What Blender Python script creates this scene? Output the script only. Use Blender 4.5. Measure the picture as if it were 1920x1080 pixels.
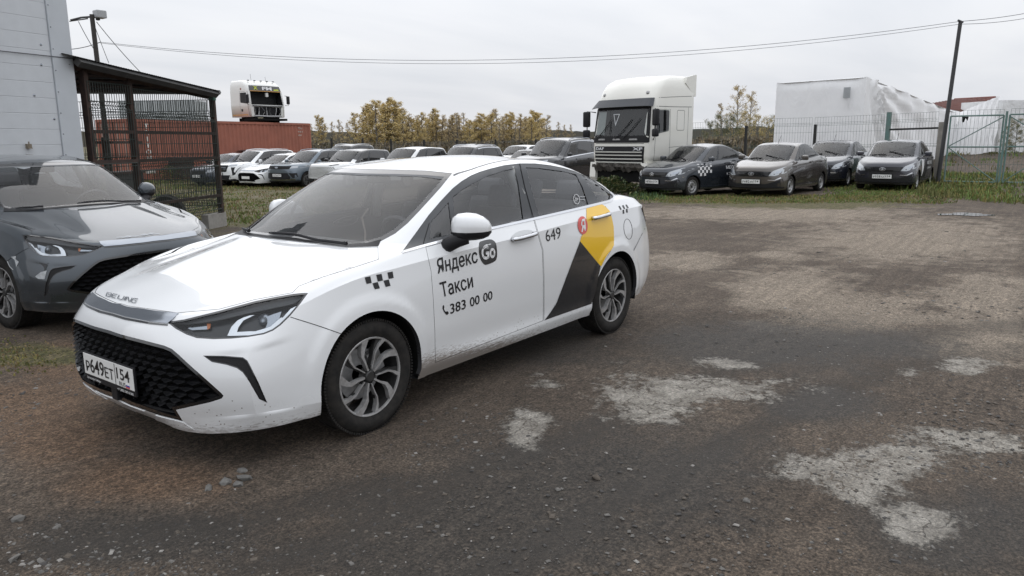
import bpy, bmesh, math, random
import numpy as np
from mathutils import Vector, Matrix
from mathutils.bvhtree import BVHTree
for o in list(bpy.data.objects): bpy.data.objects.remove(o)
SC = bpy.context.scene
COL = SC.collection
# ------------------------------------------------------------------ camera
CAM = Vector((2.6386, 3.8164, 1.569)); YAW, PITCH, ROLL, FPX = -2.4974, 0.1948, -0.0057, 1394.8
def cam_axes():
    f = Vector((math.cos(YAW)*math.cos(PITCH), math.sin(YAW)*math.cos(PITCH), -math.sin(PITCH)))
    r = f.cross(Vector((0, 0, 1))).normalized(); u = r.cross(f)
    return f, r*math.cos(ROLL)+u*math.sin(ROLL), -r*math.sin(ROLL)+u*math.cos(ROLL)
CF, CR, CU = cam_axes()
cd = bpy.data.cameras.new('camera'); co = bpy.data.objects.new('camera', cd); COL.objects.link(co)
cd.sensor_width = 36; cd.lens = 36*FPX/1920; cd.clip_end = 3000; cd.clip_start = 0.05
mw = Matrix((CR, CU, -CF)).transposed().to_4x4(); mw.translation = CAM; co.matrix_world = mw
SC.camera = co
SC.render.resolution_x = 1024; SC.render.resolution_y = 576
# ------------------------------------------------------------------ light
SKY_H, SKY_Z = .82, 1.85        # overcast sky radiance at the horizon and overhead
SUN_EL, SUN_AZ = math.radians(52), math.radians(222)
W = bpy.data.worlds.new('World'); SC.world = W; W.use_nodes = True
SC.view_settings.view_transform = 'Standard'; SC.view_settings.look = 'None'
SC.view_settings.exposure = 0.0; SC.view_settings.gamma = 1.0
def ray(px, py): return (CF + CR*((px-960)/FPX) - CU*((py-540)/FPX)).normalized()
def topix(v):
    d = v-CAM; z = d.dot(CF); return (960+FPX*d.dot(CR)/z, 540-FPX*d.dot(CU)/z)
# ------------------------------------------------------------------ materials
def mat(name, col, rough=.5, metal=0, spec=.5, coat=0, **kw):
    m = bpy.data.materials.new(name); m.use_nodes = True; b = m.node_tree.nodes['Principled BSDF']
    b.inputs['Base Color'].default_value = (*col, 1); b.inputs['Roughness'].default_value = rough
    b.inputs['Metallic'].default_value = metal; b.inputs['Specular IOR Level'].default_value = spec
    b.inputs['Coat Weight'].default_value = coat; b.inputs['Coat Roughness'].default_value = .03
    if kw.get('var'): vary(m, col, *kw['var'])
    if kw.get('bump'): bump(m, *kw['bump'])
    return m
def N(m, t, **kw):
    n = m.node_tree.nodes.new(t)
    for k, v in kw.items():
        if k.startswith('i_'): n.inputs[k[2:].replace('_', ' ')].default_value = v
        else: setattr(n, k, v)
    return n
def L(m, a, b): m.node_tree.links.new(a, b)
def coords(m, kind='Object'): return N(m, 'ShaderNodeTexCoord').outputs[kind]
def noise(m, vec, scale, detail=6, rough=.6, dist=0):
    n = N(m, 'ShaderNodeTexNoise'); n.inputs['Scale'].default_value = scale; n.inputs['Detail'].default_value = detail
    n.inputs['Roughness'].default_value = rough; n.inputs['Distortion'].default_value = dist
    if vec is not None: L(m, vec, n.inputs['Vector'])
    return n.outputs['Fac']
def ramp(m, fac, stops):
    r = N(m, 'ShaderNodeValToRGB'); e = r.color_ramp.elements
    while len(e) < len(stops): e.new(.5)
    for k, (p, c) in enumerate(stops):
        e[k].position = p; e[k].color = (*c, 1) if len(c) == 3 else c
    L(m, fac, r.inputs['Fac']); return r.outputs['Color']
def mixc(m, fac, a, b, mode='MIX'):
    n = N(m, 'ShaderNodeMix'); n.data_type = 'RGBA'; n.blend_type = mode
    for sock, v in ((n.inputs[0], fac), (n.inputs[6], a), (n.inputs[7], b)):
        if hasattr(v, 'is_linked'): L(m, v, sock)
        elif isinstance(v, (int, float)): sock.default_value = v
        else: sock.default_value = (*v, 1)
    return n.outputs[2]
def math_(m, op, a, b=0.0, c=None):
    n = N(m, 'ShaderNodeMath', operation=op)
    for k, v in enumerate((a, b) if c is None else (a, b, c)):
        if hasattr(v, 'is_linked'): L(m, v, n.inputs[k])
        else: n.inputs[k].default_value = v
    return n.outputs[0]
def P_(m): return m.node_tree.nodes['Principled BSDF']
def vary(m, col, scale, amt, col2=None, detail=5):
    f = noise(m, coords(m), scale, detail)
    c2 = col2 or tuple(c*(1-amt) for c in col)
    c = ramp(m, f, [(.3, col), (.7, c2)]); L(m, c, P_(m).inputs['Base Color'])
def bump(m, scale, strength, detail=6, dist=.02):
    f = noise(m, coords(m), scale, detail); b = N(m, 'ShaderNodeBump'); b.inputs['Strength'].default_value = strength
    b.inputs['Distance'].default_value = dist; L(m, f, b.inputs['Height']); L(m, b.outputs[0], P_(m).inputs['Normal'])
def glass(name, tint=(.6, .63, .63), refl=.0, rough=.02):
    m = bpy.data.materials.new(name); m.use_nodes = True; nt = m.node_tree; nt.nodes.clear()
    out = N(m, 'ShaderNodeOutputMaterial'); tr = N(m, 'ShaderNodeBsdfTransparent'); gl = N(m, 'ShaderNodeBsdfGlossy')
    tr.inputs[0].default_value = (*tint, 1); gl.inputs['Roughness'].default_value = rough; gl.inputs[0].default_value = (1, 1, 1, 1)
    fr = N(m, 'ShaderNodeFresnel'); fr.inputs[0].default_value = 1.52
    f = math_(m, 'MULTIPLY_ADD', fr.outputs[0], .8, refl)
    mx = N(m, 'ShaderNodeMixShader'); L(m, f, mx.inputs[0]); L(m, tr.outputs[0], mx.inputs[1]); L(m, gl.outputs[0], mx.inputs[2])
    L(m, mx.outputs[0], out.inputs[0]); return m
# ------------------------------------------------------------------ sky: overcast, brighter overhead, soft cloud bands
def build_sky():
    nt = W.node_tree; nt.nodes.clear(); out = nt.nodes.new('ShaderNodeOutputWorld'); bg = nt.nodes.new('ShaderNodeBackground'); bg.inputs[1].default_value = 1.0
    class M_: node_tree = nt
    m = M_
    sky = N(m, 'ShaderNodeTexSky', sky_type='NISHITA'); sky.sun_disc = False; sky.sun_elevation = SUN_EL; sky.sun_rotation = SUN_AZ; sky.air_density = 1.5; sky.dust_density = 4
    sk = mixc(m, 1.0, sky.outputs[0], (.08, .08, .08), 'MULTIPLY')
    tc = N(m, 'ShaderNodeTexCoord'); sx = N(m, 'ShaderNodeSeparateXYZ'); L(m, tc.outputs['Generated'], sx.inputs[0])
    z = math_(m, 'MAXIMUM', sx.outputs[2], 0.0)
    # project on a cloud ceiling so bands flatten towards the horizon
    zc = math_(m, 'ADD', z, .10); dv = N(m, 'ShaderNodeCombineXYZ'); L(m, math_(m, 'DIVIDE', sx.outputs[0], zc), dv.inputs[0]); L(m, math_(m, 'DIVIDE', sx.outputs[1], zc), dv.inputs[1])
    mp = N(m, 'ShaderNodeMapping'); mp.inputs['Rotation'].default_value = (0, 0, .9); mp.inputs['Scale'].default_value = (.55, 1.25, 1); L(m, dv.outputs[0], mp.inputs[0])
    n1 = noise(m, mp.outputs[0], 1.0, 5, .5, .3); n2 = noise(m, mp.outputs[0], .32, 4, .5)
    nn = math_(m, 'ADD', math_(m, 'MULTIPLY', n1, .5), math_(m, 'MULTIPLY', n2, .5))
    cl = ramp(m, nn, [(.36, (.84, .875, .94)), (.5, (.93, .955, 1.01)), (.64, (1.02, 1.035, 1.07))])
    g = N(m, 'ShaderNodeMapRange'); g.inputs[1].default_value = 0; g.inputs[2].default_value = 1; g.inputs[3].default_value = SKY_H; g.inputs[4].default_value = SKY_Z; L(m, z, g.inputs[0])
    gc = N(m, 'ShaderNodeCombineColor'); [L(m, g.outputs[0], gc.inputs[i]) for i in range(3)]
    c = mixc(m, 1.0, cl, gc.outputs[0], 'MULTIPLY')
    c = mixc(m, .93, sk, c); L(m, c, bg.inputs[0]); L(m, bg.outputs[0], out.inputs[0])
build_sky()
sl = bpy.data.lights.new('sun', 'SUN'); sl.energy = .5; sl.angle = math.radians(80); sl.color = (1, .98, .96); so = bpy.data.objects.new('sun', sl); COL.objects.link(so); so['kind'] = 'structure'
sd = Vector((math.sin(SUN_AZ)*math.cos(SUN_EL), math.cos(SUN_AZ)*math.cos(SUN_EL), math.sin(SUN_EL))); so.rotation_euler = sd.to_track_quat('Z', 'Y').to_euler()
# ------------------------------------------------------------------ mesh helpers
def link(name, me, mats, parent=None):
    o = bpy.data.objects.new(name, me); COL.objects.link(o)
    for m in (mats if isinstance(mats, (list, tuple)) else [mats]): me.materials.append(m)
    if parent: o.parent = parent
    return o
def obj(name, bm, mat, parent=None, smooth=False):
    if smooth:
        for f in bm.faces: f.smooth = True
    me = bpy.data.meshes.new(name); bm.to_mesh(me); bm.free()
    return link(name, me, mat, parent)
def empty(name, loc=(0, 0, 0), rz=0, label=None, cat=None, group=None):
    o = bpy.data.objects.new(name, None); COL.objects.link(o); o.location = loc; o.rotation_euler = (0, 0, rz)
    o.empty_display_size = .2
    return tag(o, label, cat, group)
def tag(o, label=None, cat=None, group=None, kind=None):
    if label: o['label'] = label
    if cat: o['category'] = cat
    if group: o['group'] = group
    if kind: o['kind'] = kind
    return o
def copy_tree(o, parent=None, remap=None):
    c = o.copy(); COL.objects.link(c); c.parent = parent
    if remap and c.type == 'MESH':
        ms = [m for m in c.data.materials]
        if any(m in remap for m in ms):
            key = (c.data.name, remap['key'])
            if key not in MESHCACHE:
                d = c.data.copy()
                for i, m in enumerate(ms): d.materials[i] = remap.get(m, m)
                MESHCACHE[key] = d
            c.data = MESHCACHE[key]
    for ch in o.children: copy_tree(ch, c, remap)
    return c
MESHCACHE = {}
def box(bm, c, s, rz=0, M=None, bev=0):
    r = bmesh.ops.create_cube(bm, size=1)
    T = Matrix.Translation(c) @ Matrix.Rotation(rz, 4, 'Z') @ Matrix.Diagonal((s[0], s[1], s[2], 1))
    if M is not None: T = M @ T
    bmesh.ops.transform(bm, matrix=T, verts=r['verts'])
    if bev:
        es = list({e for v in r['verts'] for e in v.link_edges})
        bmesh.ops.bevel(bm, geom=es, offset=bev, segments=2, profile=.6, affect='EDGES')
    return bm
def nb(): return bmesh.new()
def boxo(name, c, s, mat, parent=None, rz=0, bev=0, M=None): return obj(name, box(nb(), c, s, rz, M, bev), mat, parent)
def tube(bm, pts, r, n=8, cap=True):
    pts = [Vector(p) for p in pts]; rings = []
    rs = r if isinstance(r, (list, tuple)) else [r]*len(pts)
    for i, p in enumerate(pts):
        a = pts[max(i-1, 0)]; b = pts[min(i+1, len(pts)-1)]
        t = (b-a).normalized(); up = Vector((0, 0, 1)) if abs(t.z) < .95 else Vector((1, 0, 0))
        x = t.cross(up).normalized(); y = x.cross(t)
        rings.append([bm.verts.new(p+(x*math.cos(2*math.pi*k/n)+y*math.sin(2*math.pi*k/n))*rs[i]) for k in range(n)])
    for a, b in zip(rings, rings[1:]):
        for k in range(n): bm.faces.new((a[k], a[(k+1) % n], b[(k+1) % n], b[k]))
    if cap and n > 2: bm.faces.new(rings[0][::-1]); bm.faces.new(rings[-1])
    return bm
def lathe(bm, prof, n=48, axis='Y', c=(0, 0, 0)):
    """prof: (radius, offset along axis)"""
    c = Vector(c); rings = []
    for r, h in prof:
        ring = []
        for k in range(n):
            a = 2*math.pi*k/n; ca, sa = math.cos(a)*r, math.sin(a)*r
            ring.append(bm.verts.new(c+(Vector((ca, h, sa)) if axis == 'Y' else Vector((ca, sa, h)))))
        rings.append(ring)
    for a, b in zip(rings, rings[1:]):
        for k in range(n): bm.faces.new((a[k], a[(k+1) % n], b[(k+1) % n], b[k]))
    return bm
def prism(bm, poly, h0, h1, f):
    """polygon in 2-D extruded between h0 and h1, placed by f(a,b,h)"""
    A = [bm.verts.new(f(a, b, h0)) for a, b in poly]; B = [bm.verts.new(f(a, b, h1)) for a, b in poly]
    n = len(poly)
    bm.faces.new(A); bm.faces.new(B[::-1])
    for i in range(n): bm.faces.new((A[i], B[i], B[(i+1) % n], A[(i+1) % n]))
    return bm
def inpoly(x, y, poly):
    c = False; n = len(poly); j = n-1
    for i in range(n):
        xi, yi = poly[i]; xj, yj = poly[j]
        if (yi > y) != (yj > y) and x < (xj-xi)*(y-yi)/(yj-yi)+xi: c = not c
        j = i
    return c
def area2(poly): return .5*sum(poly[i-1][0]*poly[i][1]-poly[i][0]*poly[i-1][1] for i in range(len(poly)))
def rounded(poly, r, n=4):
    """round the corners of a 2-D polygon"""
    out = []; m = len(poly)
    for i in range(m):
        p0, p1, p2 = [Vector(poly[(i+k) % m]) for k in (-1, 0, 1)]
        a, b = p0-p1, p2-p1; la, lb = a.length, b.length
        d = min(r, la*.45, lb*.45)
        s, e = p1+a*(d/la), p1+b*(d/lb)
        for k in range(n+1):
            t = k/n; out.append(tuple(s*(1-t)**2+p1*2*t*(1-t)+e*t*t))
    return out
def inset(poly, d):
    """move every edge of a polygon inwards by d (same corner count)"""
    s = 1 if area2(poly) > 0 else -1; out = []; n = len(poly)
    for i in range(n):
        p0, p1, p2 = [Vector(poly[(i+k) % n]) for k in (-1, 0, 1)]
        a, b = (p1-p0).normalized(), (p2-p1).normalized()
        na, nb_ = Vector((-a.y, a.x))*s, Vector((-b.y, b.x))*s
        k = 1+na.dot(nb_); m = (na+nb_)/max(k, .35)
        out.append(tuple(p1+m*d))
    return out
def ribbon(pl, w):
    """open polyline -> polygon of width w"""
    L, Rr = [], []
    for i, p in enumerate(pl):
        a = Vector(pl[max(i-1, 0)]); b = Vector(pl[min(i+1, len(pl)-1)]); t = (b-a).normalized(); n = Vector((-t.y, t.x))
        L.append(tuple(Vector(p)+n*w/2)); Rr.append(tuple(Vector(p)-n*w/2))
    return L+Rr[::-1]
def smooth2(pl, n=4, closed=False):
    """Catmull-Rom through 2-D points"""
    out = []; m = len(pl); seg = m if closed else m-1
    for i in range(seg):
        g = (lambda k: Vector(pl[k % m])) if closed else (lambda k: Vector(pl[min(max(k, 0), m-1)]))
        p0, p1, p2, p3 = g(i-1), g(i), g(i+1), g(i+2)
        for k in range(n):
            t = k/n
            out.append(tuple(.5*((2*p1)+(p2-p0)*t+(2*p0-5*p1+4*p2-p3)*t*t+(3*p1-p0-3*p2+p3)*t**3)))
    if not closed: out.append(tuple(pl[-1]))
    return out
# projections: each gives origin+direction of the ray through a 2-D point, and back
class Par:
    def __init__(s, right, up, d): s.r, s.u, s.d = Vector(right), Vector(up), Vector(d)
    def ray(s, a, b): return s.r*a+s.u*b-s.d*8, s.d
    def back(s, v): return (v.dot(s.r), v.dot(s.u))
    def plane(s, a, b):
        t = s.r*(b[0]-a[0])+s.u*(b[1]-a[1]); return s.r*a[0]+s.u*a[1], t.cross(s.d).normalized()
    def vdir(s, v): return s.d
class Pix:
    def ray(s, a, b): return CAM, ray(a, b)
    def back(s, v): return topix(v)
    def plane(s, a, b): return CAM, ray(*a).cross(ray(*b)).normalized()
    def vdir(s, v): return (v-CAM).normalized()
SIDE = Par((1, 0, 0), (0, 0, 1), (0, -1, 0))
FRONT = Par((0, 1, 0), (0, 0, 1), (-1, 0, 0))
REAR = Par((0, 1, 0), (0, 0, 1), (1, 0, 0))
TOP = Par((1, 0, 0), (0, 1, 0), (0, 0, -1))
PIX = Pix()
def herm(P, w, mirror0, mirror1, sub):
    """interpolate rows of P (n,m,3) along axis 0; w (n,m) crease weight; mirror at ends about y=0"""
    n = P.shape[0]; M = np.array([1, -1, 1.])
    A = P[1]*M if mirror0 else 2*P[0]-P[1]
    B = P[-2]*M if mirror1 else 2*P[-1]-P[-2]
    Q = np.concatenate([A[None], P, B[None]]); D = Q[1:]-Q[:-1]
    h = np.sqrt(np.maximum(np.linalg.norm(D, axis=2), 1e-5))[..., None]
    S = D/h
    m = (S[:-1]*h[1:]+S[1:]*h[:-1])/(h[1:]+h[:-1])          # tangent at original points
    ml = m*(1-w[..., None])+S[:-1]*w[..., None]; mr = m*(1-w[..., None])+S[1:]*w[..., None]
    out = []; hh = h[1:-1]
    for i in range(n-1):
        s_ = sub if isinstance(sub, int) else sub[i]
        for k in range(s_):
            t = k/s_
            a, b, c, d = 2*t**3-3*t**2+1, t**3-2*t**2+t, -2*t**3+3*t**2, t**3-t**2
            out.append(a*P[i]+b*mr[i]*hh[i]+c*P[i+1]+d*ml[i+1]*hh[i])
    out.append(P[-1]); return np.array(out)
class Shell:
    """half car body (y>=0) lofted through a grid of points; rows bottom to top, columns front to rear"""
    def __init__(s, P, crease, subr=4, subc=6, ccrease=(), deform=None):
        n, m = P.shape[:2]; s.subr, s.subc = subr, subc
        w = np.zeros((n, m))
        for r, v in crease.items(): w[r] = v
        A = herm(P, w, True, True, subr)                       # along rows index
        A = np.swapaxes(A, 0, 1); cw_ = np.zeros(A.shape[:2])
        for c_, ra, rb, v_ in ccrease: cw_[c_, ra*subr:rb*subr+1] = v_
        A = herm(A, cw_, True, True, subc); A = np.swapaxes(A, 0, 1)
        A[:, 0, 1] = 0; A[:, -1, 1] = 0; A[0, :, 1] = 0; A[-1, :, 1] = 0; A[:, :, 1] = np.maximum(A[:, :, 1], 0)
        if deform: deform(A)
        s.A = A; R, C = A.shape[:2]
        vs = [tuple(v) for v in A.reshape(-1, 3)]
        fs = [(i*C+j, i*C+j+1, (i+1)*C+j+1, (i+1)*C+j) for i in range(R-1) for j in range(C-1)]
        bm = nb(); V = [bm.verts.new(v) for v in vs]
        sharp = {i*subr: v for i, v in crease.items()}
        for f in fs:
            q = bm.faces.new([V[k] for k in f]); q.smooth = True
        bm.edges.ensure_lookup_table()
        for i in sharp:
            for j in range(C-1):
                if np.min(np.atleast_1d(sharp[i])) < .5:
                    cw = sharp[i][min(j//subc, len(sharp[i])-1)] if not np.isscalar(sharp[i]) else sharp[i]
                    if cw < .5: continue
                e = bm.edges.get((V[i*C+j], V[i*C+j+1]))
                if e: e.smooth = False
        for c_, ra, rb, v_ in ccrease:
            if v_ >= .8:
                for i in range(ra*subr, rb*subr):
                    e = bm.edges.get((V[i*C+c_*subc], V[(i+1)*C+c_*subc]))
                    if e: e.smooth = False
        bmesh.ops.remove_doubles(bm, verts=bm.verts[:], dist=1e-4)
        s.bm = bm
        fb = nb(); Vm = {}
        for k, v in enumerate(vs): Vm[k] = (fb.verts.new(v), fb.verts.new((v[0], -v[1], v[2])))
        for f in fs:
            fb.faces.new([Vm[k][0] for k in f]); fb.faces.new([Vm[k][1] for k in f][::-1])
        bmesh.ops.recalc_face_normals(fb, faces=fb.faces)
        s.bvh = BVHTree.FromBMesh(fb); fb.free()
        s.flip = False
    def hit(s, proj, a, b):
        o, d = proj.ray(a, b); loc, nor, i, dist = s.bvh.ray_cast(o, d)
        if loc is None: return None, None
        if nor.dot(d) > 0: nor = -nor
        return loc, nor
    def score(s, poly, proj, pred=None, closed=True):
        """cut the shell along the outline of a polygon, return faces inside"""
        xs = [p[0] for p in poly]; ys = [p[1] for p in poly]; mg = .02 if proj is not PIX else 5
        bb = (min(xs)-mg, max(xs)+mg, min(ys)-mg, max(ys)+mg)
        def ok(f):
            c = f.calc_center_median()
            if f.normal.dot(proj.vdir(c)) > .1 and s.facing: return False
            if pred and not pred(c): return False
            return True
        bm = s.bm; bm.normal_update()
        def bb2(f):
            q = [proj.back(v.co) for v in f.verts]; return (min(t[0] for t in q), max(t[0] for t in q), min(t[1] for t in q), max(t[1] for t in q))
        cand = {}
        for f in bm.faces:
            c = proj.back(f.calc_center_median())
            B = bb2(f)
            if B[1] < bb[0] or B[0] > bb[1] or B[3] < bb[2] or B[2] > bb[3]: continue
            if ok(f): cand[f] = B
        n = len(poly)
        for i in range(n if closed else n-1):
            a, b = poly[i], poly[(i+1) % n]
            e = mg*.2
            sb = (min(a[0], b[0])-e, max(a[0], b[0])+e, min(a[1], b[1])-e, max(a[1], b[1])+e)
            fs = [f for f, B in cand.items() if not (B[1] < sb[0] or B[0] > sb[1] or B[3] < sb[2] or B[2] > sb[3])]
            if not fs: continue
            co_, no_ = proj.plane(a, b)
            if no_.length < .5: continue
            geom = set(fs)
            for f in fs: geom.update(f.edges); geom.update(f.verts)
            for f in fs: cand.pop(f, None)
            r = bmesh.ops.bisect_plane(bm, geom=list(geom), dist=1e-5, plane_co=co_, plane_no=no_)
            for g in r['geom']:
                if isinstance(g, bmesh.types.BMFace) and g.is_valid: cand[g] = bb2(g)
            for g in fs:
                if g.is_valid: cand[g] = bb2(g)
        for f in list(cand):
            if not f.is_valid: cand.pop(f)
        return [f for f in cand if inpoly(*proj.back(f.calc_center_median()), poly)] if closed else []
    facing = True
    def orient(s):
        bmesh.ops.recalc_face_normals(s.bm, faces=s.bm.faces)
        # outward check: roof must look up
        top = max(s.bm.faces, key=lambda f: f.calc_center_median().z)
        if top.normal.z < 0: bmesh.ops.reverse_faces(s.bm, faces=s.bm.faces[:])
    def cut(s, poly, proj, pred=None):
        fs = s.score(poly, proj, pred)
        bmesh.ops.delete(s.bm, geom=fs, context='FACES'); return s
    def panel(s, poly, proj, gap=.004, pred=None):
        """separate a panel: returns bmesh of faces inside, leaves a real gap round it"""
        s.score(poly, proj, pred); ins = inset(poly, gap); s.score(ins, proj, pred)
        a, b = [], []
        for f in s._inside(poly, proj, pred): (a if inpoly(*proj.back(f.calc_center_median()), ins) else b).append(f)
        if a:                                  # keep the one connected panel, drop slivers
            aset = set(a); comps = []; left = set(a)
            while left:
                st = [left.pop()]; comp = set(st)
                while st:
                    for e in st.pop().edges:
                        for q in e.link_faces:
                            if q in left: left.discard(q); comp.add(q); st.append(q)
                comps.append(comp)
            big = max(comps, key=len); b += [f for f in a if f not in big]; a = [f for f in a if f in big]
        out = s.take(a); bmesh.ops.delete(s.bm, geom=[f for f in b if f.is_valid], context='FACES')
        return out
    def _inside(s, poly, proj, pred):
        out = []
        for f in s.bm.faces:
            c = f.calc_center_median()
            if s.facing and f.normal.dot(proj.vdir(c)) > .1: continue
            if pred and not pred(c): continue
            if inpoly(*proj.back(c), poly): out.append(f)
        return out
    def take(s, fs):
        nbm = nb(); mp = {}
        for f in fs:
            vv = []
            for v in f.verts:
                if v not in mp: mp[v] = nbm.verts.new(v.co)
                vv.append(mp[v])
            try: q = nbm.faces.new(vv); q.smooth = True
            except ValueError: continue
        for f in fs:
            for e in f.edges:
                if not e.smooth:
                    a, b = mp.get(e.verts[0]), mp.get(e.verts[1])
                    if a and b:
                        k = nbm.edges.get((a, b))
                        if k: k.smooth = False
        bmesh.ops.delete(s.bm, geom=fs, context='FACES')
        return nbm
    def patch(s, poly, proj, off=.003, thick=.004, res=.06, half=False, poly_hole=None, bow=0):
        """conforming plate over the polygon, off above the surface, with a skirt of given thickness"""
        bm = nb(); vs = [bm.verts.new((p[0], p[1], 0)) for p in poly]
        if poly_hole:
            hv = [bm.verts.new((p[0], p[1], 0)) for p in poly_hole]
            es = [bm.edges.new((vs[i-1], vs[i])) for i in range(len(vs))]+[bm.edges.new((hv[i-1], hv[i])) for i in range(len(hv))]
            bmesh.ops.triangle_fill(bm, edges=es, use_beauty=True)
        else:
            bm.faces.new(vs)
        step = res if proj is not PIX else res*250
        xs = [p[0] for p in poly]; ys = [p[1] for p in poly]
        for ax, (lo, hi) in enumerate(((min(xs), max(xs)), (min(ys), max(ys)))):
            k = int((hi-lo)/step)
            for i in range(1, k+1):
                c = [0, 0, 0]; c[ax] = lo+(hi-lo)*i/(k+1); nn = [0, 0, 0]; nn[ax] = 1
                bmesh.ops.bisect_plane(bm, geom=bm.verts[:]+bm.edges[:]+bm.faces[:], dist=1e-6, plane_co=c, plane_no=nn)
        bmesh.ops.triangulate(bm, faces=[f for f in bm.faces if len(f.verts) > 4])
        bad = []; base = {}
        for v in bm.verts:
            l, nrm = s.hit(proj, v.co.x, v.co.y)
            if l is None: bad.append(v); continue
            base[v] = (l, nrm)
        if bad: bmesh.ops.delete(bm, geom=bad, context='VERTS')
        for v in bm.verts: v.co = base[v][0]+base[v][1]*off
        nm = {v: base[v][1].copy() for v in bm.verts}
        # orient outward
        bm.normal_update()
        for f in bm.faces:
            if f.normal.dot(nm[f.verts[0]]) < 0: f.normal_flip()
        for f in bm.faces: f.smooth = True
        if thick:
            be = [e for e in bm.edges if e.is_boundary]
            mp = {}
            for e in be:
                for v in e.verts:
                    if v not in mp: mp[v] = bm.verts.new(v.co-nm[v]*thick)
            for e in be:
                f = e.link_faces[0]; a, b = e.verts
                for lp in f.loops:
                    if lp.edge == e: a, b = lp.vert, lp.link_loop_next.vert
                try: q = bm.faces.new((b, a, mp[a], mp[b])); q.smooth = False
                except ValueError: pass
                e.smooth = False
        if half:
            g = bm.verts[:]+bm.edges[:]+bm.faces[:]
            bmesh.ops.bisect_plane(bm, geom=g, dist=1e-5, plane_co=(0, 0, 0), plane_no=(0, -1, 0), clear_outer=True)
            mirror(bm)
        return bm
def mirror(bm):
    """add the mirrored half and weld"""
    for v in bm.verts:
        if abs(v.co.y) < 2e-4: v.co.y = 0
    g = bmesh.ops.duplicate(bm, geom=bm.verts[:]+bm.edges[:]+bm.faces[:])['geom']
    vs = [x for x in g if isinstance(x, bmesh.types.BMVert)]; fs = [x for x in g if isinstance(x, bmesh.types.BMFace)]
    for v in vs: v.co.y = -v.co.y
    bmesh.ops.reverse_faces(bm, faces=fs)
    bmesh.ops.remove_doubles(bm, verts=[v for v in bm.verts if abs(v.co.y) < 2e-4], dist=2e-4)
    return bm
def mirrored(bm):
    c = bm.copy()
    for v in c.verts: v.co.y = -v.co.y
    bmesh.ops.reverse_faces(c, faces=c.faces[:]); return c
def both(name, bm, mat, parent):
    m = mirrored(bm)
    return obj(name, bm, mat, parent), obj(name, m, mat, parent)
def textmesh(body, size=1.0, bold=0.0, sx=1.0, shear=0, align='LEFT', res=3):
    c = bpy.data.curves.new('t', 'FONT'); c.body = body; c.size = size; c.offset = bold; c.shear = shear
    c.align_x = align; c.resolution_u = res; c.fill_mode = 'FRONT'
    o = bpy.data.objects.new('t', c); COL.objects.link(o)
    dg = bpy.context.evaluated_depsgraph_get(); me = bpy.data.meshes.new_from_object(o.evaluated_get(dg))
    bm = nb(); bm.from_mesh(me); bpy.data.objects.remove(o); bpy.data.curves.remove(c); bpy.data.meshes.remove(me)
    if 'н' in body:                        # this glyph is three overlapping bars the font filler cannot close
        bm.verts.ensure_lookup_table(); seen = set()
        for v0 in list(bm.verts):
            if v0 in seen: continue
            st, comp = [v0], {v0}
            while st:
                for e in st.pop().link_edges:
                    for q in e.verts:
                        if q not in comp: comp.add(q); st.append(q)
            seen |= comp
            ar = sum(f.calc_area() for f in {f for q in comp for f in q.link_faces})/size**2
            if len(comp) == 12 and ar > .22:
                cs = [q.co.copy() for q in sorted(comp, key=lambda q: q.index)]
                bmesh.ops.delete(bm, geom=list(comp), context='VERTS')
                for k in range(3): bm.faces.new([bm.verts.new(c) for c in cs[k*4:k*4+4]])
    for v in bm.verts: v.co.x *= sx
    return bm
def textbb(bm):
    return (min(v.co.x for v in bm.verts), max(v.co.x for v in bm.verts), min(v.co.y for v in bm.verts), max(v.co.y for v in bm.verts))
def fit(bm, fn):
    """map text (normalised 0..1 in its own box) by fn(u,v)->2-D"""
    x0, x1, y0, y1 = textbb(bm)
    for v in bm.verts:
        a, b = fn((v.co.x-x0)/(x1-x0), (v.co.y-y0)/(y1-y0)); v.co.x, v.co.y = a, b
    return bm
def quadmap(tl, tr, br, bl):
    tl, tr, br, bl = map(Vector, (tl, tr, br, bl))
    return lambda u, v: tuple((bl*(1-u)+br*u)*(1-v)+(tl*(1-u)+tr*u)*v)
def lay(shell, bm, proj, off=.0025):
    for v in bm.verts:
        l, n = shell.hit(proj, v.co.x, v.co.y)
        if l is not None: v.co = l+n*off
    bm.normal_update()
    return bm
def flat(bm, fn):
    for v in bm.verts: v.co = Vector(fn(v.co.x, v.co.y))
    return bm
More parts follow.
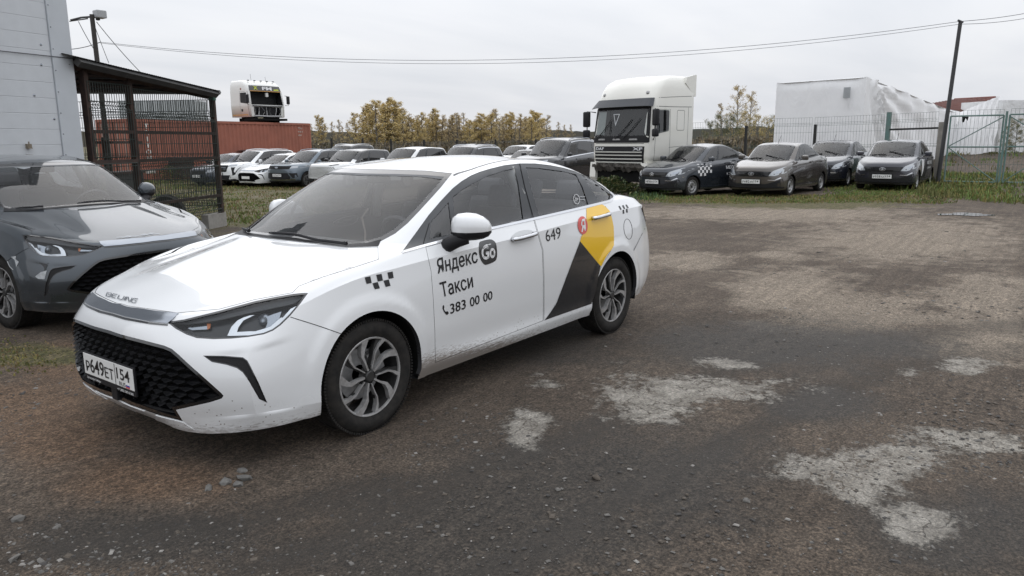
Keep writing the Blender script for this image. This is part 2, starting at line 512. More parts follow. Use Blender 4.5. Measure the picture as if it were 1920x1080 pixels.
# ------------------------------------------------------------------ sedan body table
def u5_grid():
    rows = []
    r1 = [(.885,0,.205),(.88,.25,.205),(.87,.49,.198),(.795,.66,.2),(.62,.81,.207),(.42,.865,.21),(.2,.865,.21),(0,.865,.21),(-.2,.865,.21),(-.45,.86,.205),(-.9,.855,.205),(-1.4,.855,.208),(-1.9,.855,.212),(-2.3,.855,.218),(-2.67,.86,.23),(-3.0,.85,.235),(-3.25,.82,.235),(-3.45,.72,.25),(-3.53,.5,.26),(-3.56,.25,.26),(-3.57,0,.26)]
    r0 = [(x*.92 if i else x-.06, 0, .19) for i, (x, y, z) in enumerate(r1)]
    r0 = [(.80-4.25*i/20, 0, .19) for i in range(21)]
    r2 = [(.945,0,.275),(.94,.25,.275),(.905,.49,.28),(.82,.68,.29),(.65,.825,.30),(.42,.89,.29),(.2,.895,.28),(0,.895,.28),(-.2,.89,.275),(-.45,.885,.27),(-.9,.88,.27),(-1.4,.88,.275),(-1.9,.88,.28),(-2.3,.885,.285),(-2.67,.885,.30),(-3.0,.88,.31),(-3.25,.85,.315),(-3.50,.745,.335),(-3.60,.5,.345),(-3.63,.25,.345),(-3.64,0,.345)]
    r3 = [(.965,0,.36),(.96,.25,.36),(.925,.5,.365),(.84,.69,.37),(.665,.83,.375),(.42,.89,.37),(.2,.90,.365),(0,.90,.36),(-.2,.895,.355),(-.45,.885,.35),(-.9,.875,.345),(-1.4,.875,.35),(-1.9,.878,.355),(-2.3,.885,.365),(-2.67,.895,.38),(-3.0,.89,.40),(-3.25,.86,.41),(-3.52,.755,.42),(-3.625,.5,.43),(-3.655,.25,.43),(-3.665,0,.43)]
    r4 = [(.972,0,.47),(.967,.25,.47),(.93,.5,.472),(.848,.69,.475),(.67,.825,.48),(.42,.888,.49),(.2,.902,.50),(0,.906,.505),(-.2,.905,.505),(-.45,.90,.50),(-.9,.893,.495),(-1.4,.893,.50),(-1.9,.895,.505),(-2.3,.90,.515),(-2.67,.905,.54),(-3.0,.895,.55),(-3.25,.862,.55),(-3.52,.76,.55),(-3.62,.5,.56),(-3.65,.25,.56),(-3.66,0,.56)]
    r5 = [(.962,0,.60),(.957,.25,.60),(.92,.485,.598),(.835,.66,.595),(.645,.80,.60),(.42,.868,.635),(.2,.89,.66),(0,.898,.675),(-.2,.90,.685),(-.45,.902,.695),(-.9,.905,.705),(-1.4,.908,.715),(-1.9,.91,.725),(-2.3,.91,.735),(-2.67,.906,.745),(-3.0,.885,.75),(-3.25,.848,.75),(-3.50,.745,.75),(-3.59,.5,.755),(-3.62,.25,.755),(-3.63,0,.755)]
    r6 = [(.935,0,.695),(.93,.22,.693),(.89,.445,.683),(.795,.61,.675),(.60,.755,.70),(.42,.828,.775),(.2,.856,.838),(0,.868,.872),(-.2,.873,.884),(-.45,.879,.90),(-.9,.886,.922),(-1.4,.89,.944),(-1.9,.888,.973),(-2.3,.881,.99),(-2.67,.868,1.005),(-3.0,.84,1.01),(-3.25,.80,1.008),(-3.43,.71,1.0),(-3.52,.5,.99),(-3.55,.25,.985),(-3.56,0,.985)]
    r7 = [(.875,0,.762),(.868,.22,.762),(.835,.43,.757),(.715,.575,.775),(.54,.695,.80),(.36,.775,.842),(.18,.805,.885),(0,.816,.916),(-.2,.824,.938),(-.45,.828,.967),(-.9,.832,1.003),(-1.4,.834,1.03),(-1.9,.834,1.055),(-2.3,.828,1.073),(-2.67,.812,1.089),(-3.0,.785,1.085),(-3.22,.745,1.072),(-3.38,.66,1.06),(-3.46,.5,1.05),(-3.49,.25,1.055),(-3.50,0,1.057)]
    r8 = [(.64,0,.836),(.63,.19,.836),(.595,.365,.832),(.50,.485,.838),(.36,.59,.855),(.20,.675,.876),(.05,.725,.90),(-.11,.755,.922),(-.27,.785,.945),(-.475,.82,.972)]
    r9 = [(.30,0,.916),(.29,.175,.916),(.255,.34,.914),(.17,.455,.913),(.07,.555,.92),(-.04,.64,.93),(-.14,.69,.943),(-.25,.73,.955),(-.36,.765,.965),(-.495,.81,.98)]
    r10 = [(-.07,0,.985),(-.085,.16,.986),(-.125,.32,.99),(-.175,.44,.993),(-.23,.55,.996),(-.285,.63,.998),(-.335,.68,.996),(-.385,.722,.99),(-.445,.76,.985),(-.53,.80,.988),(-.92,.815,1.018),(-1.4,.818,1.045),(-1.9,.818,1.07),(-2.3,.81,1.09),(-2.62,.795,1.103),(-2.86,.755,1.112),(-3.0,.68,1.118),(-3.07,.56,1.124),(-3.11,.38,1.13),(-3.13,.2,1.133),(-3.14,0,1.135)]
    for k, (a, rr) in enumerate(((1/3, r8), (2/3, r9))):
        for j in range(10, 21):
            p, q = r7[j], r10[j]; rr.append(tuple(p[i]*(1-a)+q[i]*a for i in range(3)))
        for j in range(16, 21): x, y, z = rr[j]; rr[j] = (x, y, z+.006)
    r12 = [(-.93,0,1.408),(-.937,.15,1.405),(-.955,.30,1.397),(-.975,.41,1.389),(-1.0,.50,1.381),(-1.03,.555,1.373),(-1.06,.592,1.366),(-1.10,.618,1.360),(-1.16,.638,1.362),(-1.25,.647,1.378),(-1.42,.648,1.402),(-1.64,.645,1.416),(-1.93,.642,1.412),(-2.2,.645,1.38),(-2.42,.652,1.335),(-2.58,.64,1.290),(-2.66,.59,1.285),(-2.70,.49,1.31),(-2.725,.34,1.328),(-2.74,.17,1.338),(-2.745,0,1.34)]
    sx = [-1.08,-1.10,-1.13,-1.16,-1.2,-1.25,-1.3,-1.36,-1.42,-1.5,-1.6,-1.75,-1.95,-2.12,-2.25,-2.35,-2.43,-2.49,-2.54,-2.58,-2.6]
    zs = lambda x: float(np.interp(x, [-2.75,-2.6,-2.4,-2.2,-2.0,-1.8,-1.5,-1.3,-1.1,-.93], [1.338,1.377,1.42,1.448,1.464,1.469,1.463,1.452,1.433,1.408]))
    r14 = [(x, 0, zs(x)) for x in sx]
    r11 = []; r13 = []
    for j in range(21):
        p, q = np.array(r10[j]), np.array(r12[j]); m = (p+q)/2
        n = np.array([[.35, 0, .9], [.0, .9, .4], [-.35, 0, .9]][0 if j < 6 else 1 if j < 16 else 2]); b = .022 if j < 6 else .018 if j < 16 else .02
        r11.append(tuple(m+n*b))
        p, q = np.array(r12[j]), np.array(r14[j]); m = p*.5+q*.5; m[1] = p[1]*.62; 
        m[2] = q[2]-(q[2]-p[2])*.42 if j in range(6, 16) else m[2]+.004
        r13.append(tuple(m))
    for r_ in (r2, r3, r4, r5): x, y, z = r_[4]; r_[4] = (x+.03, y*.985, z); x, y, z = r_[3]; r_[3] = (x, y*.97, z)
    for r_ in (r8, r9): x, y, z = r_[4]; r_[4] = (x, y, z+.008)
    return np.array([r0, r1, r2, r3, r4, r5, r6, r7, r8, r9, r10, r11, r12, r13, r14], float)
# ------------------------------------------------------------------ paints and car materials
def paint(name, col, rough=.32, dirt=None, metal=0, flake=0):
    m = mat(name, col, rough, metal, .5, coat=1.0); b = P_(m)
    g = N(m, 'ShaderNodeNewGeometry'); base = None; oc = coords(m)
    if dirt:
        sx = N(m, 'ShaderNodeSeparateXYZ'); L(m, oc, sx.inputs[0])
        # thrown mud behind the front wheel and along the sill, specks on the bumper
        mp = N(m, 'ShaderNodeMapping'); mp.inputs['Rotation'].default_value = (0, .55, 0); mp.inputs['Scale'].default_value = (9, 9, 60); L(m, oc, mp.inputs[0])
        st = noise(m, mp.outputs[0], 3, 5, .7)
        z = math_(m, 'SUBTRACT', .355, sx.outputs[2]); z = math_(m, 'MULTIPLY', z, 4.0)
        xf = N(m, 'ShaderNodeMapRange'); xf.inputs[1].default_value = -1.75; xf.inputs[2].default_value = -.45; xf.inputs[3].default_value = -.25; xf.inputs[4].default_value = .30; L(m, sx.outputs[0], xf.inputs[0])
        xr = N(m, 'ShaderNodeMapRange'); xr.inputs[1].default_value = -.36; xr.inputs[2].default_value = .2; xr.inputs[3].default_value = 0; xr.inputs[4].default_value = -.5; L(m, sx.outputs[0], xr.inputs[0])
        t = math_(m, 'ADD', math_(m, 'ADD', z, xf.outputs[0]), math_(m, 'ADD', st, xr.outputs[0]))
        k = N(m, 'ShaderNodeMapRange'); k.inputs[1].default_value = .74; k.inputs[2].default_value = 1.02; L(m, t, k.inputs[0])
        vo = N(m, 'ShaderNodeTexVoronoi'); vo.inputs['Scale'].default_value = 38; L(m, oc, vo.inputs['Vector'])
        sp = math_(m, 'LESS_THAN', vo.outputs['Distance'], .14)
        zz = N(m, 'ShaderNodeMapRange'); zz.inputs[1].default_value = .22; zz.inputs[2].default_value = .48; zz.inputs[3].default_value = .75; zz.inputs[4].default_value = .2; L(m, sx.outputs[2], zz.inputs[0])
        sp = math_(m, 'MULTIPLY', sp, math_(m, 'GREATER_THAN', math_(m, 'MULTIPLY', noise(m, oc, 5, 3), zz.outputs[0]), .27))
        film = N(m, 'ShaderNodeMapRange'); film.inputs[1].default_value = .45; film.inputs[2].default_value = .2; film.inputs[4].default_value = .14; L(m, sx.outputs[2], film.inputs[0])
        f = math_(m, 'MAXIMUM', math_(m, 'MULTIPLY', k.outputs[0], .85), math_(m, 'MULTIPLY', sp, .8))
        f = math_(m, 'MAXIMUM', f, math_(m, 'MULTIPLY', film.outputs[0], noise(m, oc, 12, 4)))
        base = mixc(m, f, col, dirt)
        rg = math_(m, 'MULTIPLY_ADD', f, .6, rough); L(m, rg, b.inputs['Roughness'])
        L(m, math_(m, 'SUBTRACT', 1.0, f), b.inputs['Coat Weight'])
    base = mixc(m, g.outputs['Backfacing'], base if base is not None else col, (.045, .045, .048))
    L(m, base, b.inputs['Base Color'])
    return m
WHITE = paint('white_paint', (.74, .75, .755), .25, dirt=(.13, .10, .075))
WHITE2 = paint('white_paint_plain', (.78, .79, .79), .3)
GREYM = paint('grey_metallic_paint', (.046, .056, .066), .26, dirt=(.16, .14, .12), metal=.55)
TRIM = mat('black_trim_plastic', (.018, .018, .02), .45)
TRIM2 = mat('rough_black_plastic', (.022, .022, .023), .75, bump=(180, .3))
GLOSSB = mat('gloss_black', (.008, .008, .009), .08, coat=1)
FRAME = mat('window_frame_black', (.035, .038, .042), .35)
RUBBER_ = None
CHROME = mat('chrome', (.62, .63, .65), .18, metal=1)
CHROMED = mat('dark_chrome', (.30, .32, .35), .14, metal=1)
RUBBER = mat('tyre_rubber', (.022, .022, .022), .8, var=(14, .5, (.06, .055, .048)))
RUBDIRT = mat('muddy_tyre_rubber', (.012, .012, .012), .85, var=(22, .5, (.032, .029, .026)))
POLISH = mat('machined_alloy', (.46, .46, .46), .34, metal=.4, var=(30, .4, (.29, .28, .27)))
RIMDARK = mat('dark_alloy', (.014, .014, .015), .45, var=(20, .5, (.035, .034, .032)))
STEEL = mat('steel_wheel', (.42, .42, .42), .45, metal=.5, var=(20, .4))
UNDER = mat('underbody_black', (.006, .006, .006), .9)
GLASS = glass('window_glass', (.92, .95, .96), .045)
WSGLASS = glass('windscreen_glass', (.95, .97, .98), .015)
DARKBAND = mat('dark_band', (.10, .105, .11), .6)
LENS = glass('lamp_lens', (.90, .92, .93), -.01)
BLADE = mat('grille_black', (.006, .006, .007), .42)
TAIL = mat('tail_lamp_dark', (.03, .012, .012), .08, coat=1)
LAMPBLK = mat('lamp_housing', (.025, .026, .028), .25)
BROW = mat('lamp_brow_grey', (.045, .047, .05), .35)
BULB = mat('projector_lens', (.25, .27, .3), .03, metal=.6, coat=1)
SEAT = mat('seat_fabric', (.055, .056, .06), .8, var=(40, .3))
DASH = mat('dashboard_plastic', (.03, .03, .032), .6)
PLATEW = mat('plate_white', (.72, .72, .70), .4)
INK = mat('black_ink', (.012, .012, .014), .35)
WINK = mat('white_ink', (.75, .75, .75), .4)
REDINK = mat('red_decal', (.62, .06, .045), .3, coat=.6)
YELLOW = mat('yellow_decal', (.80, .48, .003), .28, coat=.8)
BLACKDEC = mat('black_decal', (.007, .008, .010), .22, coat=.8, var=(60, .3, (.02, .02, .022)))
BLUEINK = mat('blue_ink', (.03, .06, .35), .4); ORANGE = mat('amber_lens', (.6, .16, .03), .2)
def sc(pts, s, ox, oy): return [(ox+x/s, oy+y/s) for x, y in pts]
def ell(cx, cy, rx, ry, n=24, tilt=0):
    return [(cx+rx*math.cos(a)*math.cos(tilt)-ry*math.sin(a)*math.sin(tilt), cy+rx*math.cos(a)*math.sin(tilt)+ry*math.sin(a)*math.cos(tilt)) for a in [2*math.pi*k/n for k in range(n)]]
def line_text(body, tl, tr, br, bl, bold=.0, res=3, thick=0):
    """text whose baseline runs bl-br and whose cap height runs to tl-tr"""
    cap = textbb(textmesh('Н', 1.0))[3]
    bm = textmesh(body, 1.0, bold, res=res); x0, x1, y0, y1 = textbb(bm); q = quadmap(tl, tr, br, bl)
    if thick:
        for dx, dy in ((thick, 0), (-thick, 0), (0, thick), (0, -thick)):
            c2 = textmesh(body, 1.0, bold, res=res)
            for v in c2.verts: v.co.x += dx; v.co.y += dy
            me = bpy.data.meshes.new('t'); c2.to_mesh(me); c2.free(); bm.from_mesh(me); bpy.data.meshes.remove(me)
    for v in bm.verts:
        a, b = q((v.co.x-x0)/(x1-x0), v.co.y/cap); v.co.x, v.co.y = a, b
    return bm
for m_ in (RUBBER, RUBDIRT, TRIM, TRIM2, BLADE, UNDER): P_(m_).inputs['Specular IOR Level'].default_value = .22
# ------------------------------------------------------------------ wheels
def tyre_bm(R, r, w, tread=True, n=56):
    bm = nb(); h = w/2
    prof = [(r-.004, -h*.82), (r+.02, -h*.95), (r+(R-r)*.5, -h*1.03), (R-.022, -h*.93), (R-.006, -h*.78), (R, -h*.5), (R, h*.5), (R-.006, h*.78), (R-.022, h*.93), (r+(R-r)*.5, h*1.03), (r+.02, h*.95), (r-.004, h*.82)]
    lathe(bm, prof, n)
    for f in bm.faces: f.smooth = True
    if tread:
        for k in range(n*2):                                   # tread blocks on the shoulders
            for sgn in (-1, 1):
                a = 2*math.pi*(k+.25*sgn)/(n*2); M = Matrix.Rotation(-a, 4, 'Y')
                box(bm, (R-.002, sgn*h*.62, 0), (.012, h*.5, R*2*math.pi/(n*2)*.58), M=M)
    return bm
def alloy_bms(r, y0):
    """ten-spoke turbine wheel: machined faces, dark pockets, hub; outer face at y0"""
    face, dark, hub = nb(), nb(), nb()
    def pl(rr, a): return (rr*r*math.cos(a), rr*r*math.sin(a))
    lathe(face, [(r*.955, y0-.012), (r*.965, y0-.002), (r*1.0, y0), (r*1.02, y0-.004), (r*1.02, y0-.02)], 56)
    lathe(dark, [(r*.97, y0-.008), (r*.93, y0-.05), (r*.90, y0-.12), (r*.93, y0-.19), (r*1.0, y0-.2)], 56)
    d = math.radians
    for k in range(5):
        b0 = d(72*k+90)
        A = [(.17, -11), (.42, -3.5), (.58, -1.5), (.74, -7.5), (.975, -18), (.975, -5), (.80, 1), (.62, 6.5), (.42, 3.5), (.17, 6)]
        B = [(.20, 26), (.42, 30.5), (.60, 32.5), (.76, 28), (.975, 20), (.975, 27), (.80, 31.5), (.62, 36), (.42, 34), (.20, 33)]
        Bd = [(.22, 34), (.45, 34.5), (.96, 28), (.96, 36), (.70, 38), (.45, 38), (.22, 40)]
        for poly, bm, zt, zb in ((A, face, 0, -.03), (B, face, -.001, -.03), (Bd, dark, -.014, -.04)):
            pts = [pl(rr, b0-d(a)) for rr, a in poly]
            prism(bm, pts, y0+zb, y0+zt, lambda a, b, h: Vector((a, h-.012*(1-math.hypot(a, b)/r), b)))
        A2 = [(.30, -6), (.56, -4), (.72, -9), (.80, -11), (.70, 0), (.56, 4), (.30, 5)]
        bolt = pl(.235, b0-d(30)); lathe(hub, [(0, .0), (.011, 0), (.011, -.02)], 8, c=(bolt[0], y0-.018, bolt[1]))
    lathe(hub, [(0, y0-.006), (.026, y0-.006), (.032, y0-.012), (.036, y0-.03), (.06, y0-.036)], 24)
    bmesh.ops.recalc_face_normals(face, faces=face.faces); bmesh.ops.recalc_face_normals(dark, faces=dark.faces)
    disc = nb(); lathe(disc, [(.05, y0-.10), (r*.66, y0-.10), (r*.66, y0-.12)], 32); box(disc, (-r*.5, y0-.09, .02), (.09, .05, .13))
    return face, dark, hub, disc
def steel_bms(r, y0):
    face, dark, hub = nb(), nb(), nb()
    lathe(face, [(r*1.03, y0-.02), (r*1.03, y0), (r*.97, y0), (r*.93, y0-.02), (r*.86, y0-.035), (r*.62, y0-.012), (r*.50, y0-.012), (r*.36, y0-.03), (.03, y0-.03)], 40)
    for k in range(12):
        a = 2*math.pi*k/12; c = (r*.74*math.cos(a), y0-.022, r*.74*math.sin(a))
        lathe(dark, [(0, 0.003), (.016, 0.003), (.016, -.01)], 10, c=c)
    lathe(hub, [(0, y0-.01), (.028, y0-.012), (.032, y0-.03)], 16)
    for k in range(4):
        a = 2*math.pi*(k+.5)/4; lathe(hub, [(0, .012), (.010, .012), (.010, 0)], 6, c=(r*.3*math.cos(a), y0-.03, r*.3*math.sin(a)))
    return face, dark, hub, None
WHEELS = {}
def wheel(parent, pos, R, r, w, kind='alloy', side=1, tread=True, rot=0, tyremat=None):
    key = (R, r, w, kind, tread)
    if key not in WHEELS:
        me = []
        for nm, bm, mt in (('tyre', tyre_bm(R, r, w, tread), tyremat or RUBDIRT),):
            m_ = bpy.data.meshes.new(nm); bm.to_mesh(m_); bm.free(); m_.materials.append(mt); me.append((nm, m_))
        bms = (alloy_bms if kind == 'alloy' else steel_bms)(r, w/2-.012)
        for nm, bm, mt in zip(('rim', 'rim_pocket', 'hub_cap', 'brake_disc'), bms, (POLISH if kind == 'alloy' else STEEL, RIMDARK, RIMDARK, STEEL)):
            if bm is None: continue
            m_ = bpy.data.meshes.new(nm); bm.to_mesh(m_); bm.free(); m_.materials.append(mt); me.append((nm, m_))
        WHEELS[key] = me
    root = None
    for nm, m_ in WHEELS[key]:
        o = bpy.data.objects.new('wheel' if nm == 'tyre_' else nm, m_); COL.objects.link(o)
        if root is None:
            root = bpy.data.objects.new('wheel', None); COL.objects.link(root); root.empty_display_size = .1
            root.location = pos; root.rotation_euler = (0, rot, 0 if side > 0 else math.pi); root.parent = parent
        o.parent = root
    return root
# ------------------------------------------------------------------ the saloon: body panels, glass, lamps, lettering
def seat_set(parent, xs=((-1.35, .37), (-1.35, -.37)), bench=-2.2, zf=.30, mat_=None):
    mat_ = mat_ or SEAT
    def seat(x, y, w):
        o = None; bm = nb()
        box(bm, (x, y, zf+.14), (.5, w, .16), bev=.05)
        M = Matrix.Translation((x-.27, y, zf+.2)) @ Matrix.Rotation(math.radians(-18), 4, 'Y')
        box(bm, (0, 0, .30), (.13, w*.95, .62), M=M, bev=.05)
        for hy in ([0] if w < .7 else [-w*.34, 0, w*.34]): box(bm, (-.01, hy, .70), (.09, .25, .17), M=M, bev=.04)
        return obj('seat', bm, mat_, parent)
    for x, y in xs: seat(x, y, .5)
    if bench is not None: seat(bench, 0, 1.25)
def make_sedan(name, label, paintm, group):
    root = empty(name, (0, 0, 0), 0, label, 'car', group)
    def flare(A):                                             # raised band round the wheel openings
        for cx in (0, -2.667):
            rho = np.hypot(A[..., 0]-cx, A[..., 2]-.316); t = np.clip((.462-rho)/.035, 0, 1); t = t*t*(3-2*t)
            A[..., 1] += np.where(A[..., 1] > .72, .011*t, 0)
    sh = Shell(u5_grid(), {1: 1., 6: np.array([.0]*5+[.5]+[1.]*12+[.3]*3), 7: np.array([.8]*3+[.0]*18), 10: np.array([1.]*10+[.3]*11), 2: np.array([.2]*2+[.9]*4+[.3]*15)}, 8, 9, ((4, 2, 5, .9), (4, 7, 10, .5)), flare)
    sh.orient()
    decals = []
    # ---- openings
    def arch(cx, r): return [(cx+r*math.cos(a), .316+r*math.sin(a)*(1 if math.sin(a) > 0 else 1)) for a in [math.radians(-14+208*k/40) for k in range(41)]]+[(cx-r*.99, .05), (cx+r*.99, .05)]
    low = lambda c: c.y > .5
    archs = (arch(0, .368), arch(-2.665, .372))
    for a in archs: sh.cut(a, SIDE, low)
    ws = [(450,436),(534,383),(580,351),(626,318),(672,317),(741,318),(800,320),(848,325),(826,352),(808,372),(786,396),(764,419),(741,438),(715,452),(690,459),(657,462),(557,451),(489,443)]
    dlo = [(752,474),(780,436),(803,404),(826,377),(848.7,353),(865,340),(883,329),(900,322),(917.5,316.7),(945,310),(974.8,306.4),(1003,306.5),(1032,309.8),(1056,314.5),(1078,321),(1112,337),(1130,349),(1146.6,362.5),(1150,369),(1147,375.5),(1074,392),(1000,409.8),(927,426),(794,460.5)]
    sh.cut(ws, PIX); sh.cut(dlo, PIX)
    rw = [(-3.03,-.1),(-3.03,.2),(-3.015,.36),(-2.985,.52),(-2.93,.60),(-2.80,.595),(-2.70,.53),(-2.72,.36),(-2.745,.2),(-2.75,-.1)]
    rearglass = [(-.1,1.165),(.50,1.155),(.575,1.18),(.54,1.27),(.44,1.31),(-.1,1.335)]
    sh.cut(rw, TOP, lambda c: c.z > 1.05 and c.x < -2.5)
    hl = [(312.5,603.6),(330,617),(350,627.5),(369,634),(400,636),(433,635),(465,632),(494.4,627),(512,620),(526,610),(544,592.5),(562,571),(577.8,549.4),(565,549.5),(550,551),(515,557),(477.8,564.7),(411,582.8),(345,599)]
    sh.cut(hl, PIX)
    gr = [(120,590),(146.7,600),(227,627),(308,648),(322,654),(335,665),(352,681),(395,719),(416,738),(419,742),(416,747),(395,754),(330,768.6),(343,790),(300,779),(244,759),(200,738),(156,712),(120,680)]
    sh.cut(gr, PIX, lambda c: c.x > .5)
    ft = [(380.6,666.7),(420,667),(455.6,670),(464,676),(469,685.5),(485,718),(501,755),(486,748),(475,729),(464,710.5),(455,698),(444,690),(425,684),(397,678.6)]
    sh.cut(ft, PIX, lambda c: c.x > .3)
    # ---- panels with real gaps
    hood = [(60,520),(166,549),(240,574),(333,587),(411,580),(477.8,562),(549,549),(560,537),(607,519),(660,503),(709.5,487),(709,463),(657,464),(557,453),(489,445),(427,438),(300,420),(60,480)]
    fd = [(798,463),(927,429),(1001,411.8),(1009,440),(1017,469),(1019,520),(1019,580),(1018.5,601.5),(816,680),(815,620),(812,560),(808,509)]
    rd = [(1002,411.6),(1074,394),(1124,382),(1136,387),(1144,399),(1150,430),(1150,461),(1143,475),(1128,498),(1118,530),(1109,569),(1019.5,601),(1020,580),(1020,520),(1018,469),(1010,440)]
    b_h = sh.panel(hood, PIX, .8, lambda c: c.x > -.4); mirror(b_h)
    b_f = sh.panel(fd, PIX, .7); b_r = sh.panel(rd, PIX, .6)
    seam = [(544.4,594.5),(575,604),(600,612),(620,619),(640,626)]
    body = sh.bm.copy(); mirror(body)
    # lip: turn the edges of the wheel openings inwards
    obj('body', body, paintm, root); obj('hood', b_h, paintm, root)
    doors = both('front_door', b_f, paintm, root); rdoors = both('rear_door', b_r, paintm, root)
    # ---- underbody, wheel housings
    ub = nb(); box(ub, (-1.33, 0, .235), (4.0, 1.35, .05)); obj('underbody', ub, UNDER, root)
    for cx, rr in ((0, .368), (-2.665, .372)):
        bm = nb(); pts = [(cx+(rr+.004)*math.cos(a), .316+(rr+.004)*math.sin(a)) for a in [math.radians(-14+208*k/30) for k in range(31)]]
        rows = [[bm.verts.new((x, y, z)) for x, z in pts] for y in (.905-.02, .86, .55)]
        for r0, r1 in zip(rows, rows[1:]):
            for k in range(30): bm.faces.new((r0[k], r0[k+1], r1[k+1], r1[k]))
        bm.faces.new(rows[-1]); both('wheel_housing', bm, UNDER, root)
    # painted lip round the openings
        lip = [(cx+rr*math.cos(a), .316+rr*math.sin(a)) for a in [math.radians(-12+204*k/40) for k in range(41)]]
        bm = nb(); prev = None
        for x, z in lip:
            l, n = sh.hit(SIDE, x, z)
            if l is None: continue
            a = bm.verts.new(l+Vector((0, .001, 0))); b = bm.verts.new(l+Vector((0, -.03, 0)))
            if prev: bm.faces.new((prev[0], a, b, prev[1]))
            prev = (a, b)
        both('arch_lip', bm, paintm, root)
    # ---- glass
    P = lambda nm, poly, m, off=.0, thick=.004, proj=PIX, res=.05, half=False, hole=None, two=True, par=None: (both(nm, sh.patch(poly, proj, off, thick, res, False, hole), m, par or root) if two and not half else (obj(nm, sh.patch(poly, proj, off, thick, res, half, hole), m, par or root),))
    w = P('windscreen', ws, WSGLASS, -.003, 0, half=True)[0]
    P('windscreen_border', ws, GLOSSB, -.001, 0, half=True, hole=inset(ws, 8), par=w)
    P('roof_band', [(626,318),(672,317),(741,318),(800,320),(848,325),(838,337),(790,331),(741,329.5),(672,328.5),(604,331)], DARKBAND, -.0015, 0, half=True, par=w)  # dark grey band along the top edge of the windscreen
    cowl = [(440,432),(489,440),(557,448),(657,458),(690,455.5),(715,449),(709,462),(657,463.5),(557,452.5),(489,444.5),(427,438)]
    P('cowl', cowl, TRIM, .002, 0, half=True)
    g1 = [(806,449),(808,416),(841,379),(848,438)]
    g2 = [(849,369),(866,356),(883,346),(917.5,329),(942,321),(965,315.5),(972,345),(981,410),(930,422),(856,440)]
    g3 = [(986,314),(1010,315),(1032,318),(1060,322),(1080,327),(1092,350),(1103,383),(1010,404)]
    g4 = [(1097,335),(1120,347),(1144,364.5),(1143,372.5),(1123.7,378)]
    fr_ = sh.patch(dlo, PIX, -.002, .0, .04)
    # frame with four openings: remove faces inside panes after scoring
    tmp = Shell.__new__(Shell); tmp.bm = fr_; tmp.facing = False
    for g in (g1, g2, g3, g4):
        fs = tmp.score(g, PIX); bmesh.ops.delete(fr_, geom=fs, context='FACES')
    both('window_frame', fr_, FRAME, root)
    for g, nm in ((g1, 'quarter_glass'), (g2, 'front_window'), (g3, 'rear_window'), (g4, 'quarter_glass')): P(nm, inset(g, -2.5), GLASS, -.007, 0)
    P('window_seal', ribbon([(851,441),(930,423.5),(982,411.5)], 3), GLOSSB, -.001, 0)
    P('pillar_gap', ribbon([(974.5,307),(984,350),(1000.5,409)], 1.2), UNDER, .0, 0)
    P('pillar_gap', ribbon([(794,460),(795,452),(805,418)], 1.2), UNDER, .0, 0)
    P('belt_moulding', ribbon([(754,473.5),(794,461.5),(860,443.5),(927,427.3),(1000,411),(1074,394),(1143,377.5),(1148,374)], 4.2), CHROME, .004, .006)
    P('belt_moulding', ribbon([(1146,376),(1150.5,371),(1149,365),(1144,361)], 3), CHROME, .004, .006)
    bmr = sh.patch([(x, y) for x, y in rw], TOP, -.004, 0, .06, True); obj('rear_screen', bmr, GLASS, root)
    P('roof_ditch', ribbon([(-1.02,.60),(-1.2,.585),(-1.6,.575),(-2.1,.57),(-2.5,.575)], .014), FRAME, .001, 0, TOP)
    # ---- front end
    P('bumper_gap', ribbon(seam, 1.3), UNDER, .0012, 0)
    P('lamp_seal', hl, GLOSSB, -.001, .01, hole=inset(hl, 3.2))
    hs = both('headlight', sh.patch(inset(hl, -1), PIX, -.055, 0, .04), LAMPBLK, root)
    def sub(nm, poly, m, off, th=.006, res=.04):
        bm = sh.patch(poly, PIX, off, th, res)
        for k, b in enumerate((bm, mirrored(bm))): obj(nm, b, m, hs[k])
    c4 = lambda pts: sc(pts, 3.6, 300, 530)
    sub('lens', inset(hl, 1.5), LENS, -.004, 0)
    sub('lamp_brow', c4([(45,268),(160,240),(400,185),(640,125),(900,72),(985,72),(900,130),(640,185),(400,240),(180,270)]), BROW, -.018)
    sub('lamp_bezel', c4([(448,345),(478,285),(520,240),(570,215),(600,205),(640,200),(560,240),(525,290),(515,320),(640,312),(740,285),(830,215),(880,160),(940,132),(910,185),(840,250),(760,312),(690,335)]), CHROME, -.026, .01, .02)
    sub('reflector', c4([(700,215),(760,190),(815,170),(795,235),(740,290),(700,300),(720,250)]), CHROMED, -.036)
    sub('reflector', c4([(160,285),(205,262),(300,250),(325,265),(300,295),(190,300)]), CHROMED, -.04)
    sub('turn_signal', c4([(300,252),(328,256),(322,290),(302,300)]), ORANGE, -.036)
    l, n = sh.hit(PIX, 491.7, 596.7)
    pb = nb(); lathe(pb, [(0, .022), (.012, .018), (.022, .006), (.026, -.01), (.034, -.012), (.036, -.03)], 20)
    M = Matrix.Translation(l-n*.045) @ Vector((0, 1, 0)).rotation_difference(Vector((.75, .6, .05)).normalized()).to_matrix().to_4x4()
    bmesh.ops.transform(pb, matrix=M, verts=pb.verts)
    for f in pb.faces: f.smooth = True
    for k, b in enumerate((pb, mirrored(pb))): obj('projector', b, BULB, hs[k])
    strip = [(150,556),(166,551),(240,576),(290,584),(335,588.5),(325,599),(315,607),(280,603),(235,594),(190,580),(155,566)]
    P('nose_strip', strip, CHROMED, .006, .02, half=True)
    P('nose_dark_line', [(155,567),(190,581.5),(235,595.5),(280,604.5),(315,608.5),(314,611),(280,608),(235,600),(190,586),(155,571)], GLOSSB, .003, .01, half=True)  # thin gloss-black line below the nose strip
    # grille: frame, dark back, pressed blades
    P('grille_frame', gr, GLOSSB, -.002, .05, half=True, hole=inset(gr, 6))
